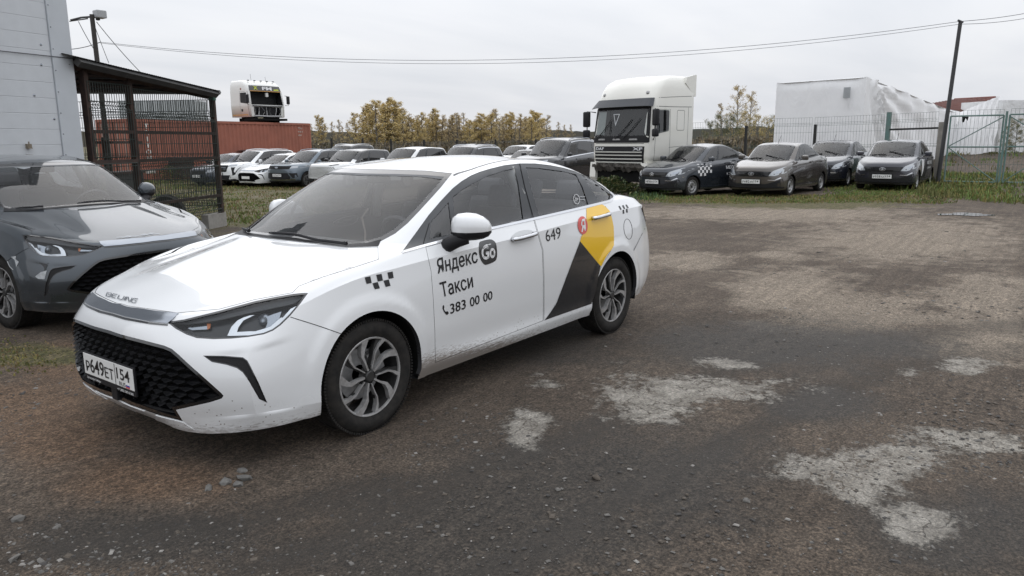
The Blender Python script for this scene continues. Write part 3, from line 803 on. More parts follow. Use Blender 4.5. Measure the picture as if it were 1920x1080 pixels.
    gb = P('grille', inset(gr, -2), UNDER, -.07, 0, half=True)[0]
    bl = nb(); gi = inset(gr, 5)
    zr = -1
    for iz in range(11):
        zr = .63-iz*.0335
        for iy in range(-12, 13):
            yy = (iy+(.5 if iz % 2 else 0))*.072
            if abs(yy) > .8: continue
            l, n = sh.hit(FRONT, abs(yy), zr)
            if l is None or not inpoly(*topix(l), gi): continue
            if zr < .305: continue
            s_ = 1 if yy >= 0 else -1; l = Vector((l.x, yy, l.z)); n = Vector((n.x, n.y*s_, n.z))
            k = min(1, abs(yy)/.6); wd = .028+.016*k; t = Vector((-n.y, n.x, 0)).normalized(); up = Vector((0, 0, 1))
            a = l-n*.012-t*wd; c = l-n*.012+t*wd
            v = [bl.verts.new(q) for q in (a-n*.012, l+up*.007-n*.030-t*.008, c-n*.010+up*.003, l-up*.007-n*.004+t*.010, l+up*.016-n*.055, )]
            for f in ((0, 1, 2, 3), (0, 4, 1), (1, 4, 2)):
                bl.faces.new([v[i] for i in f])
    obj('grille_mesh', bl, BLADE, gb)
    low_i = [(156,713),(200,739.5),(244,760),(300,780),(341,791),(331,770),(300,763.5),(244,745),(200,727),(157,706)]
    bs = nb()
    for zz in (.255, .275, .295):
        prev = None
        for k in range(-12, 13):
            y = k*.046; l, n = sh.hit(FRONT, y, zz)
            if l is None: continue
            q = [bs.verts.new(l-n*.02+Vector((dx, 0, dz))) for dx, dz in ((0, -.004), (.012, -.003), (.012, .003), (0, .004))]
            if prev:
                for i in range(4): bs.faces.new((prev[i], q[i], q[(i+1) % 4], prev[(i+1) % 4]))
            prev = q
    obj('lower_grille', bs, TRIM2, root)
    P('lower_lip', [(60,640),(157,713),(200,740),(244,760.5),(300,780.5),(343,791),(366,806),(330,800),(270,778),(213,753),(158,716),(60,650)], paintm, .004, .02, half=True)
    P('fog_trim', ft, TRIM2, -.004, .0)
    P('fog_trim_edge', ft, GLOSSB, .001, .012, hole=inset(ft, 2))
    P('hood_crease', ribbon([(0, 0)], 1), TRIM) if False else None
    # ---- plate
    pl = nb(); box(pl, (.968, 0, .425), (.012, .535, .15), bev=.004); plate = obj('licence_plate', pl, TRIM, root)
    def pf(y0, z0): return lambda a, b: Vector((.9765, y0+a, z0+b))
    pw = nb(); box(pw, (.973, 0, .4365), (.006, .52, .112), bev=.002); obj('plate_board', pw, PLATEW, plate)
    def ptext(t, y0, z0, wid, cap, m=INK, bold=.012):
        bm = line_text(t, (y0, z0+cap), (y0+wid, z0+cap), (y0+wid, z0), (y0, z0), bold)
        bm = flat(bm, lambda a, b: (.9775, a, b)); o = obj('plate_lettering', bm, m, plate); decals.append(o); return o
    ptext('Р', -.235, .399, .042, .056); ptext('649', -.188, .399, .150, .078); ptext('ЕТ', -.030, .399, .092, .056)
    ptext('154', .095, .418, .130, .060); ptext('RUS', .115, .386, .062, .022, bold=.0)
    ptext('+7 (383) 383-0-383', .09, .358, .16, .012, WINK); ptext('Автосалон Сибирь', -.235, .358, .15, .012, WINK)
    fl = nb()
    for k in range(3): pass
    for k, (m, nm) in enumerate(((WINK, 'flag_stripe'), (BLUEINK, 'flag_stripe'), (REDINK, 'flag_stripe'))):
        o = boxo(nm, (.9768, .20, .404-k*.008), (.0015, .036, .0078), m, plate); decals.append(o)
    o = boxo('plate_divider', (.9768, .078, .4365), (.0012, .003, .108), INK, plate); decals.append(o)
    tm = nb(); box(tm, (.95, .02, .335), (.03, .06, .10), bev=.005); obj('tow_cover', tm, TRIM, root)
    # ---- emblem
    em = nb()
    glyph = {'B': [[(0,0),(0,1),(.85,1),(1,.8),(1,.6),(.8,.5),(1,.4),(1,.2),(.85,0),(0,0)], [(.25,.5),(.8,.5)]], 'E': [[(1,1),(.15,1),(0,.8),(0,.2),(.15,0),(1,0)], [(0,.5),(.9,.5)]], 'I': [[(.5,0),(.5,1)]], 'J': [[(1,1),(1,.2),(.85,0),(.15,0),(0,.2)]], 'N': [[(0,0),(0,1),(.2,1),(.8,0),(1,0),(1,1)]], 'G': [[(1,1),(.15,1),(0,.8),(0,.2),(.15,0),(1,0),(1,.5),(.5,.5)]]}
    x = 0; Q = quadmap((202,549.4), (267.4,564), (261.5,571), (199.3,556)); wtot = 6.4
    for ch, wd in zip('BEIJING', (1, 1, .35, .9, .35, 1.1, 1)):
        for pl_ in glyph[ch]:
            rb = ribbon([(x+a*wd*.82, b) for a, b in pl_], .17)
            h = len(rb)//2
            for i in range(h-1):
                q = [rb[i], rb[i+1], rb[2*h-2-i], rb[2*h-1-i]]; vv = []
                for a, b in q:
                    pu, pv = Q(a/wtot, b); l, n = sh.hit(PIX, pu, pv)
                    if l is None: break
                    vv.append(em.verts.new(l+n*.005))
                if len(vv) == 4: em.faces.new(vv)
        x += wd*1.02
    obj('hood_emblem', em, CHROMED, root)
    # ---- wipers
    for pts in ([(651,462),(600,455),(555,444),(508,441)], [(470,437),(452,431),(443,429)]):
        bm = nb(); pp = []
        for a, b in smooth2(pts, 4):
            l, n = sh.hit(PIX, a, b)
            if l is not None: pp.append(l+n*.018)
        tube(bm, pp, [.012]+[.009]*(len(pp)-2)+[.006], 6); obj('wiper', bm, TRIM, root)
    # ---- sides
    fl_ = ell(1177.5, 429.5, 8.2, 19.5, 28, -.12); P('fuel_flap_gap', fl_, UNDER, .0008, 0, hole=inset(fl_, .8), two=False)
    P('bumper_gap', ribbon([(1188,470),(1198,450),(1209,428)], .9), FRAME, .001, 0)
    tl = sc([(1512,250),(1540,235),(1600,215),(1640,225),(1660,300),(1655,445),(1600,390),(1550,320)], 7.714, 1000, 360)
    tlp = both('tail_lamp', sh.patch([(-3.28,.985),(-3.36,1.005),(-3.62,1.01),(-3.64,.86),(-3.50,.82),(-3.42,.86)], SIDE, .004, .01, .04), TAIL, root)
    for cx in (0,): pass
    c5 = lambda p: sc(p, 9.6, 820, 390); c2 = lambda p: sc(p, 7.714, 1000, 360)
    hF = c5([(1320,540),(1340,500),(1400,450),(1480,415),(1560,397),(1640,393),(1690,402),(1735,440),(1730,510),(1690,550),(1610,590),(1500,620),(1400,638),(1350,625)])
    hR = c2([(835,350),(860,315),(900,298),(1000,280),(1050,292),(1072,320),(1070,370),(1030,425),(980,450),(940,462),(880,448),(850,425)])
    for hp, bar, dr in ((hF, c5([(1336,568),(1450,545),(1560,515),(1650,490),(1722,462)]), doors), (hR, c2([(845,383),(910,370),(970,352),(1020,340),(1062,325)]), rdoors)):
        bm = sh.patch(hp, PIX, .0015, .003, .02)
        for k, b in enumerate((bm, mirrored(bm))): obj('handle_recess', b, mat('handle_dish', (.55, .56, .56), .3) if k == 0 and hp is hF else bpy.data.materials['handle_dish'], dr[k])
        pp = []
        for a, b in smooth2(bar, 4):
            l, n = sh.hit(PIX, a, b); pp.append(l+n*.03)
        pp = [pp[0]-Vector((0, .03, 0))]+pp+[pp[-1]-Vector((0, .03, 0))]
        bm = nb(); tube(bm, pp, [.012]+[.0155]*(len(pp)-2)+[.012], 8)
        for f in bm.faces: f.smooth = True
        for k, b in enumerate((bm, mirrored(bm))): obj('door_handle', b, CHROME, dr[k])
    # mirrors: the left one open, the right one folded back
    for k, (ax, fw, base) in enumerate((((-.58, .815, 0), (.815, .58, 0), (-.705, .868, 1.038)), ((-.995, -.10, 0), (.10, -.995, 0), (-.70, -.885, 1.04)))):
        ax, fw, base = Vector(ax), Vector(fw), Vector(base); cap_ = nb(); SC_ = 1.05
        def section(t, w_, z0, z1, fx):
            c = base+ax*t; out = []
            for q in range(14):
                a = 2*math.pi*q/14; ca, sa = math.cos(a), math.sin(a)
                x = fx+w_*(math.copysign(abs(ca)**.8, ca)) if ca > 0 else fx+.03*ca
                zz = (z0+z1)/2+(z1-z0)/2*math.copysign(abs(sa)**.85, sa)
                out.append(c+fw*x+Vector((0, 0, zz)))
            return out
        secs = [(-.012, .015, .0, .055, 0), (.0, .05, -.03, .085, 0), (.03, .085, -.045, .106, 0), (.08, .105, -.05, .112, -.005), (.13, .105, -.048, .106, -.015), (.17, .09, -.042, .088, -.025), (.20, .06, -.03, .062, -.035), (.216, .02, -.01, .035, -.04)]
        rings = [[cap_.verts.new(p) for p in section(*[q*SC_ for q in s])] for s in secs]
        for a, b in zip(rings, rings[1:]):
            for q in range(14): cap_.faces.new((a[q], a[(q+1) % 14], b[(q+1) % 14], b[q]))
        cap_.faces.new(rings[0]); cap_.faces.new(rings[-1][::-1])
        bmesh.ops.recalc_face_normals(cap_, faces=cap_.faces)
        low2 = cap_.copy(); g = lambda bm: bm.verts[:]+bm.edges[:]+bm.faces[:]
        pn = Vector((.0, 0, 1)); pc = base+Vector((0, 0, .004))
        bmesh.ops.bisect_plane(cap_, geom=g(cap_), dist=1e-5, plane_co=pc, plane_no=-pn, clear_outer=True)
        bmesh.ops.bisect_plane(low2, geom=g(low2), dist=1e-5, plane_co=pc, plane_no=pn, clear_outer=True)
        sy = 1 if k == 0 else -1
        tube(low2, [base+Vector((.04, -sy*.05, -.10)), base+Vector((.035, -sy*.01, -.075)), base+ax*.03+fw*.03+Vector((0, 0, -.045)), base+ax*.09+fw*.03+Vector((0, 0, -.035))], [.05, .045, .045, .035], 10)
        obj('door_mirror', cap_, paintm, doors[k], True); obj('mirror_foot', low2, TRIM, doors[k], True)
    # ---- wheels
    for x in (0, -2.67):
        for s in (1, -1): wheel(root, (x, s*.785, .316), .316, .218, .205, 'alloy', s, rot=.35 if x == 0 else 1.0)
    # ---- cabin
    seat_set(root)
    dm = nb(); box(dm, (-.58, 0, .80), (.42, 1.36, .24), bev=.08); box(dm, (-.42, 0, .90), (.40, 1.0, .03), bev=.01); obj('dashboard', dm, DASH, root)
    sw = nb(); r_ = .185; pts = [(-.80+.09*math.sin(a)*.5*r_/.185*2, .37+r_*math.cos(a), .93+r_*math.sin(a)*.9) for a in [2*math.pi*k/24 for k in range(25)]]
    tube(sw, pts, .015, 6, False); tube(sw, [(-.8, .2, .93), (-.8, .54, .93)], .02, 6); tube(sw, [(-.8, .37, .93), (-.6, .37, .85)], .03, 6); obj('steering_wheel', sw, DASH, root)
    rm = nb(); box(rm, (-.93, 0, 1.32), (.02, .22, .06), bev=.01); box(rm, (-.90, 0, 1.36), (.03, .03, .05)); obj('rear_view_mirror', rm, DASH, root)
    hd = nb(); box(hd, (-1.80, 0, 1.385), (.9, .86, .012)); obj('headliner', hd, mat('headliner', (.32, .32, .31), .9), root)
    for s in (1, -1):
        bm = nb(); tube(bm, [(-1.60, s*.775, .98), (-1.60, s*.72, 1.2), (-1.58, s*.63, 1.38)], .045, 6); obj('pillar_trim', bm, bpy.data.materials['headliner'], root, True)
    fl = nb(); box(fl, (-1.5, 0, .31), (2.6, 1.4, .04)); obj('cabin_floor', fl, DASH, root)
    return root, sh, decals, doors, rdoors
def sedan_decals(root, sh, doors, rdoors):
    c1 = lambda p: sc(p, 6.75, 800, 440); c2 = lambda p: sc(p, 7.714, 1000, 360); c4 = lambda p: sc(p, 15.43, 670, 490)
    fd, rd = doors[0], rdoors[0]
    def T(nm, body, q, m, par, bold=.0, off=.0022, th=0): return obj(nm, lay(sh, line_text(body, *q, bold, thick=th), PIX, off), m, par)
    T('door_lettering', 'Яндекс', [(818,485.5),(893.5,465.5),(895.5,491.5),(821,513)], INK, fd, th=.014)
    T('door_lettering', 'Такси', [(823.7,530.5),(884.5,513),(887,538),(828.5,557)], INK, fd, th=.014)
    for t, xa, xb in (('383', 843.5, 872.5), ('00', 880.5, 898.5), ('00', 905.5, 922.5)):
        ya = lambda x: 588-(x-844.5)*(27.5/78); yt = lambda x: 569.5-(x-843.3)*(25.5/78.7)
        T('door_lettering', t, [(xa, yt(xa)), (xb, yt(xb)), (xb+.4, ya(xb)), (xa+.9, ya(xa))], INK, fd, th=.012)
    Pp = lambda nm, poly, m, par, off=.0018, th=.0, res=.03: obj(nm, sh.patch(poly, PIX, off, th, res), m, par)
    Pq = lambda nm, poly, m, par, off=.003: obj(nm, sh.patch(poly, PIX, off, .0, .011), m, par)
    Pp('phone_symbol', smooth2(c1([(200,905),(213,890),(222,915),(216,938),(236,972),(258,968),(278,988),(265,1010),(245,1010),(215,972),(200,935)]), 3, True), INK, fd)
    Pp('logo_badge', smooth2(c1([(662,115),(690,84),(795,60),(850,80),(878,125),(890,240),(880,310),(845,346),(755,381),(715,365),(678,305),(660,220)]), 3, True), BLACKDEC, fd)
    T('logo_lettering', 'Go', [(901.8,461.5),(926,455),(928,481.5),(903.5,487)], WINK, fd, .0, .0035, .03)
    T('door_number', '649', [(1021.2,431),(1050,424.3),(1051.5,446.5),(1024,453)], INK, rd, .0)
    Pq('yellow_sticker', c2([(765,240),(985,178),(1030,205),(1060,232),(1100,275),(1120,330),(1140,410),(1158,500),(1163,640),(1162,770),(1130,832),(1080,890),(1040,950),(1000,1030),(985,1065),(970,1072),(820,893),(672,712),(690,645),(720,600),(765,480)]), YELLOW, rd, .0030)
    Pq('black_sticker', [(1087,452.5),(1106,476),(1125.5,499.5),(1121,520),(1116.5,545),(1108.5,569.5),(1060,586.5),(1020.5,600.5),(1032,585),(1043,568),(1053,542),(1062.6,516.5),(1075,484)], BLACKDEC, rd, .0030)
    Pp('round_sticker', ell(1091.8, 422.6, 9.3, 16.8, 28, -.08), REDINK, rd, .0045)
    T('sticker_letter', 'Я', [(1088,413),(1095.5,411),(1097.5,433),(1089.3,434.7)], WINK, rd, .0, .006, .02)
    for k, s in enumerate(([(210,465),(370,430),(412,625),(262,657)],[(542,390),(697,362),(738,555),(590,585)],[(865,325),(1015,292),(1047,478),(905,510)],[(432,632),(585,598),(650,780),(500,812)],[(752,558),(905,525),(957,708),(815,742)])):
        Pp('checker_square', c4(s), INK, root)
    for s in ([(1228,205),(1250,200),(1280,255),(1255,258)],[(1280,195),(1305,190),(1330,245),(1305,245)],[(1330,185),(1350,182),(1380,230),(1355,235)],[(1290,258),(1310,255),(1315,312),(1292,315)],[(1338,243),(1360,240),(1365,298),(1343,300)]):
        Pp('checker_square', c2(s), INK, root)
    rg = ell(*c2([(627,103)])[0], 5.8, 9.4, 24, -.15); obj('window_sticker', sh.patch(rg, PIX, .0, 0, .03, False, inset(rg, .7)), WINK, root)
    T('window_sticker', '0+', [(1078.4,370.5),(1084,369),(1084.6,376),(1079,377.5)], WINK, root, .0, .0)
    for yy in (69, 112): Pp('window_sticker', c2([(668,yy-4),(745,yy-6),(748,yy+4),(670,yy+7)]), mat('faded_white_ink', (.4, .41, .42), .5) if yy == 69 else bpy.data.materials['faded_white_ink'], root, .0)
# ------------------------------------------------------------------ terrain
def atd(px, d, py=265, z=None):
    r_ = ray(px, py); t = d/math.hypot(r_.x, r_.y); v = CAM+r_*t
    return v
CTRL = [(425, 36, -.36), (530, 34, -.36), (700, 33, -.30), (850, 33, -.28), (990, 32, -.25), (245, 40, -.2), (593, 48, -.25), (800, 55, -.4), (1000, 55, -.4), (1200, 26, -.08), (1230, 20, -.02),
        (1420, 20, -.02), (1660, 24, .06), (1575, 25, .02), (1770, 27, .20), (1900, 28, .22), (1500, 34, .18), (1700, 40, .45), (1870, 48, .85), (1950, 48, .9), (1400, 45, .2), (405, 15, 0), (165, 12, 0), (900, 15, 0), (1500, 12, 0), (1900, 14, 0.02),
        (600, 20, -.08), (900, 22, -.08), (300, 26, -.1), (1200, 60, 0), (1500, 80, .5), (500, 90, -.5), (900, 120, -.6), (1700, 120, 1.2)]
CT = [(atd(a, d).x, atd(a, d).y, z) for a, d, z in CTRL]+[(0, 0, 0), (-2, 0, 0), (2, 3, 0), (0, -4, 0), (-3, 5, 0), (-6, -2, 0), (-8, 4, 0), (5, 0, 0), (-1, -6, 0)]
CTA = np.array(CT)
def hz(x, y):
    d = (CTA[:, 0]-x)**2+(CTA[:, 1]-y)**2; w = 1/(d+3.0)**2
    base = float((w*CTA[:, 2]).sum()/w.sum())
    return base*min(1, max(0, (math.hypot(x, y)-6)/5))
def G(px, py):
    r_ = ray(px, py); t = 0; p = CAM.copy()
    z = 0
    for k in range(12):
        t = (z-CAM.z)/r_.z; p = CAM+r_*t; z = hz(p.x, p.y)
    return Vector((p.x, p.y, z))
def gd(px, d):
    v = atd(px, d); return Vector((v.x, v.y, hz(v.x, v.y)))
def zat(py, px, d): return atd(px, d, py).z
# ------------------------------------------------------------------ ground
def in_ellipses(u, v, E):
    best = -9
    for cx, cy, a, b in E:
        q = 1-math.hypot((u-cx)/a, (v-cy)/b); best = max(best, q)
    return best
PATCHES = [(1285,735,165,28),(1215,775,75,18),(1190,742,70,22),(1385,735,75,18),(990,805,42,28),(1020,713,38,9),(1365,682,70,8),(1600,885,130,38),(1700,850,60,40),(1850,830,90,22),(1730,985,70,38),(1620,930,70,12),(1815,687,55,13),(1700,695,25,8),(1760,820,60,12)]
DRY = [(520,398,130,26),(470,372,150,9),(300,372,90,10),(1600,590,210,50),(1480,545,140,50),(1280,490,110,20),(1500,400,250,20),(1700,450,260,50),(1850,560,120,60),(1380,400,240,16),(1850,640,140,50),(1460,478,60,12)]
DAMP = [(1150,900,380,130),(1000,960,420,110),(1450,650,330,60),(300,1010,360,60),(1350,640,200,40),(1800,1000,240,100),(800,1040,500,70),(1650,650,160,30),(1000,640,200,60),(1540,760,160,40)]
GRASS = [(330,380,220,60),(480,356,170,14),(470,415,60,16),(60,665,130,22),(1500,380,240,12),(1700,356,130,14),(1260,372,70,9),(1350,368,160,10),(1830,340,80,10),(300,345,300,14),(500,350,400,10)]
TRACKS = [[(430,1090),(640,1000),(900,880),(1150,790),(1350,700),(1560,640),(1930,610)], [(900,1090),(1120,960),(1330,850),(1500,760),(1680,690),(1930,655)], [(-20,1060),(250,1010),(520,960),(760,900)]]
def track(u, v):
    best = 9
    for pl in TRACKS:
        for (x0, y0), (x1, y1) in zip(pl, pl[1:]):
            dx, dy = x1-x0, (y1-y0)*2.2; t = max(0, min(1, ((u-x0)*dx+(v-y0)*2.2*dy)/(dx*dx+dy*dy)))
            d = math.hypot(u-x0-t*dx, (v-y0)*2.2-t*dy)/(20+.075*(v-380)); best = min(best, d)
    return 1-best
RUST = [(200,690,230,70),(60,760,180,60),(260,900,200,60),(100,820,180,60)]
def build_ground():
    bm = nb()
    # grid in view-fan coordinates: fine near, coarse far; a plain polar sheet about the camera's foot
    rad = [0.0, .6, 1.0]; r_ = 1.0
    while r_ < 900: r_ *= 1.045; rad.append(r_)
    na = 300; fx = math.atan2(CF.y, CF.x)
    angs = [fx-math.pi+2*math.pi*k/360 for k in range(360)]
    fine = [fx-.75+1.5*k/220 for k in range(221)]; angs = sorted([a for a in angs if abs(a-fx) > .76]+fine)
    vs = []; C0 = (CAM.x, CAM.y)
    lay_p = bm.verts.layers.float_color.new('masks'); lay_q = bm.verts.layers.float_color.new('masks2')
    rng = random.Random(4)
    def setv(x, y, far):
        z = hz(x, y) if far < 140 else hz(x, y)*max(0, 1-(far-140)/300)
        z += .012*math.sin(x*1.7+y*.6)*math.cos(y*1.3-x*.4)*min(1, far/6)
        v = bm.verts.new((x, y, z)); d = Vector((x, y, z))-CAM
        if d.dot(CF) > .3:
            u, w = topix(Vector((x, y, z)))
            a = in_ellipses(u, w, PATCHES); b = in_ellipses(u, w, DRY); c = in_ellipses(u, w, DAMP); g = in_ellipses(u, w, GRASS); r2 = in_ellipses(u, w, RUST)
            tk = track(u, w) if w > 560 else -1
        else: a = b = c = g = r2 = tk = -1
        if far > 30: g = max(g, .5 if far > 45 else -1)
        f = lambda t: max(0, min(1, .5+.5*t))
        v[lay_p] = (f(a), f(b), f(c), 1); v[lay_q] = (f(g), f(r2), f(tk), 1)
        return v
    c = setv(C0[0], C0[1], 0); prev = None
    for r_ in rad[1:]:
        ring = [setv(C0[0]+r_*math.cos(a), C0[1]+r_*math.sin(a), r_) for a in angs]
        n = len(ring)
        for k in range(n):
            if prev: bm.faces.new((prev[k], ring[k], ring[(k+1) % n], prev[(k+1) % n]))
            else: bm.faces.new((c, ring[k], ring[(k+1) % n]))
        prev = ring
    m = mat('yard_dirt', (.1, .09, .07), .9)
    oc = coords(m); at1 = N(m, 'ShaderNodeAttribute', attribute_name='masks'); at2 = N(m, 'ShaderNodeAttribute', attribute_name='masks2')
    s1 = N(m, 'ShaderNodeSeparateColor'); L(m, at1.outputs['Color'], s1.inputs[0]); s2 = N(m, 'ShaderNodeSeparateColor'); L(m, at2.outputs['Color'], s2.inputs[0])
    n1 = noise(m, oc, 1.1, 8, .62); n2 = noise(m, oc, 6, 8, .7); n3 = noise(m, oc, 70, 5, .8); n6 = noise(m, oc, 19, 7, .72)
    mps = N(m, 'ShaderNodeMapping'); mps.inputs['Rotation'].default_value = (0, 0, .12); mps.inputs['Scale'].default_value = (.8, 9, 1); L(m, oc, mps.inputs[0]); n7 = noise(m, mps.outputs[0], 1.0, 6, .65, .3); n4 = noise(m, oc, .35, 4); n5 = noise(m, oc, 2.4, 10, .68, .4)
    def mask(sig, nz, amt, lo, hi):
        t = math_(m, 'ADD', sig, math_(m, 'MULTIPLY', math_(m, 'SUBTRACT', nz, .5), amt)); k = N(m, 'ShaderNodeMapRange'); k.interpolation_type = 'SMOOTHSTEP'
        k.inputs[1].default_value = lo; k.inputs[2].default_value = hi; L(m, t, k.inputs[0]); return k.outputs[0]
    base = ramp(m, n1, [(.30, (.064, .050, .038)), (.5, (.092, .072, .055)), (.72, (.130, .104, .080))])
    base = mixc(m, math_(m, 'MULTIPLY', mask(s1.outputs[1], n5, 1.3, .40, .80), .9), base, (.235, .197, .155))
    base = mixc(m, math_(m, 'MULTIPLY', mask(s1.outputs[2], math_(m, 'ADD', math_(m, 'MULTIPLY', n5, .6), math_(m, 'MULTIPLY', n7, .5)), 1.3, .42, .86), .85), base, (.036, .031, .0255))
    base = mixc(m, math_(m, 'MULTIPLY', mask(s2.outputs[1], n5, .8, .42, .85), .75), base, (.15, .096, .06))
    gcol = ramp(m, n2, [(.3, (.055, .06, .022)), (.5, (.095, .085, .038)), (.7, (.16, .13, .085))])
    base = mixc(m, mask(s2.outputs[0], n1, .9, .42, .62), base, gcol)
    fine = ramp(m, n3, [(.34, (.18, .18, .18)), (.5, (.95, .95, .95)), (.66, (2.2, 2.15, 2.1))])
    base = mixc(m, 1.0, base, fine, 'MULTIPLY')
    base = mixc(m, .8, base, ramp(m, n6, [(.32, (.45, .45, .45)), (.52, (1, 1, 1)), (.72, (1.6, 1.55, 1.5))]), 'MULTIPLY')
    base = mixc(m, .5, base, ramp(m, n7, [(.35, (.6, .6, .6)), (.65, (1.3, 1.3, 1.3))]), 'MULTIPLY')
    tkm = math_(m, 'MULTIPLY', mask(s2.outputs[2], n5, .8, .42, .86), .5); base = mixc(m, tkm, base, (.036, .031, .026))
    # small pale grit as part of the soil
    vo = N(m, 'ShaderNodeTexVoronoi'); vo.inputs['Scale'].default_value = 34; L(m, oc, vo.inputs['Vector'])
    gr = math_(m, 'LESS_THAN', vo.outputs['Distance'], math_(m, 'MULTIPLY_ADD', n5, .62, -.22))
    base = mixc(m, math_(m, 'MULTIPLY', gr, .45), base, vo_col(m, vo))
    vo2 = N(m, 'ShaderNodeTexVoronoi'); vo2.inputs['Scale'].default_value = 95; L(m, oc, vo2.inputs['Vector'])
    gr2 = math_(m, 'LESS_THAN', vo2.outputs['Distance'], math_(m, 'MULTIPLY_ADD', n2, .6, -.12))
    base = mixc(m, math_(m, 'MULTIPLY', gr2, .4), base, vo_col(m, vo2))
    # worn concrete showing through, cracked
    pm = mask(s1.outputs[0], math_(m, 'ADD', math_(m, 'MULTIPLY', n5, .7), math_(m, 'MULTIPLY', n6, .45)), 2.6, .56, .84)
    pm = math_(m, 'MULTIPLY', pm, math_(m, 'MINIMUM', 1.0, math_(m, 'MULTIPLY_ADD', n2, 1.6, .10)))
    ck = N(m, 'ShaderNodeTexVoronoi', feature='DISTANCE_TO_EDGE'); ck.inputs['Scale'].default_value = 3.2
    wv = N(m, 'ShaderNodeVectorMath', operation='ADD'); nn = N(m, 'ShaderNodeTexNoise'); nn.inputs['Scale'].default_value = 3; nn.inputs['Detail'].default_value = 5; L(m, oc, nn.inputs['Vector']); L(m, oc, wv.inputs[0]); L(m, nn.outputs['Color'], wv.inputs[1]); L(m, wv.outputs[0], ck.inputs['Vector'])
    crack = math_(m, 'GREATER_THAN', ck.outputs['Distance'], .018)
    pm = math_(m, 'MULTIPLY', pm, math_(m, 'MULTIPLY_ADD', crack, .75, .25))
    conc = ramp(m, n2, [(.32, (.19, .175, .15)), (.65, (.32, .30, .265))]); conc = mixc(m, .6, conc, mixc(m, 1.0, conc, fine, 'MULTIPLY'))
    base = mixc(m, pm, base, conc)
    L(m, base, P_(m).inputs['Base Color'])
    # damp mud is a little glossier
    L(m, math_(m, 'MULTIPLY_ADD', mask(s1.outputs[2], n5, .8, .42, .8), -.22, .93), P_(m).inputs['Roughness'])
    P_(m).inputs['Specular IOR Level'].default_value = .35
    hsum = math_(m, 'ADD', math_(m, 'ADD', math_(m, 'MULTIPLY', n2, .9), math_(m, 'MULTIPLY', n6, .9)), math_(m, 'ADD', math_(m, 'MULTIPLY', n3, .6), math_(m, 'MULTIPLY', math_(m, 'ADD', gr, gr2), .28)))
    hsum = math_(m, 'ADD', hsum, math_(m, 'MULTIPLY', pm, .35))
    b = N(m, 'ShaderNodeBump'); b.inputs['Strength'].default_value = .9; b.inputs['Distance'].default_value = .018; L(m, hsum, b.inputs['Height']); L(m, b.outputs[0], P_(m).inputs['Normal'])
    o = obj('ground', bm, m, None, True); tag(o, kind='structure'); return o
def vo_col(m, vo):
    return ramp(m, math_(m, 'FRACT', math_(m, 'MULTIPLY', vo.outputs['Color'], 7.0)), [(0, (.055, .048, .04)), (.5, (.115, .104, .09)), (1, (.21, .20, .18))])
# ------------------------------------------------------------------ loose stones, grass
def stone_verts(rng, s):
    base = [(-1,-1,0),(1,-1,0),(1,1,0),(-1,1,0),(-.6,-.7,1),(.7,-.5,1),(.5,.7,1),(-.7,.6,1)]
    a = rng.uniform(0, 6.28); ca, sa = math.cos(a), math.sin(a); k = (rng.uniform(.7, 1.3), rng.uniform(.5, 1), rng.uniform(.22, .5))
    out = []
    for x, y, z in base:
        x = x*k[0]*s*rng.uniform(.75, 1.1); y = y*k[1]*s*rng.uniform(.75, 1.1); z = z*k[2]*s*rng.uniform(.7, 1.1)
        out.append((x*ca-y*sa, x*sa+y*ca, z-.1*s))
    return out
SF = [(0,1,5,4),(1,2,6,5),(2,3,7,6),(3,0,4,7),(4,5,6,7)]
def scatter_mesh(name, gen, mats, label, cat=None):
    V, F, MI = [], [], []
    for verts, faces, mi in gen:
        b = len(V); V += verts; F += [tuple(b+i for i in f) for f in faces]; MI += [mi]*len(faces)
    me = bpy.data.meshes.new(name); me.from_pydata(V, [], F); me.polygons.foreach_set('material_index', MI)
    o = link(name, me, mats); tag(o, label, cat, kind='stuff'); return o
STONES = [mat('stone_grey', (.15, .142, .13), .9, var=(30, .4)), mat('stone_brown', (.10, .083, .066), .9, var=(30, .4)), mat('stone_pale', (.27, .255, .235), .9, var=(20, .3)), mat('stone_dark', (.05, .047, .044), .9), mat('stone_lump', (.19, .185, .172), .95, var=(35, .5, (.10, .095, .088)), bump=(40, .8))]
def under_car(p): return (-3.7 < p.x < 1.0 and abs(p.y) < .95) or (abs(p.x+.6) < .95 and -7.2 < p.y < -2.45)
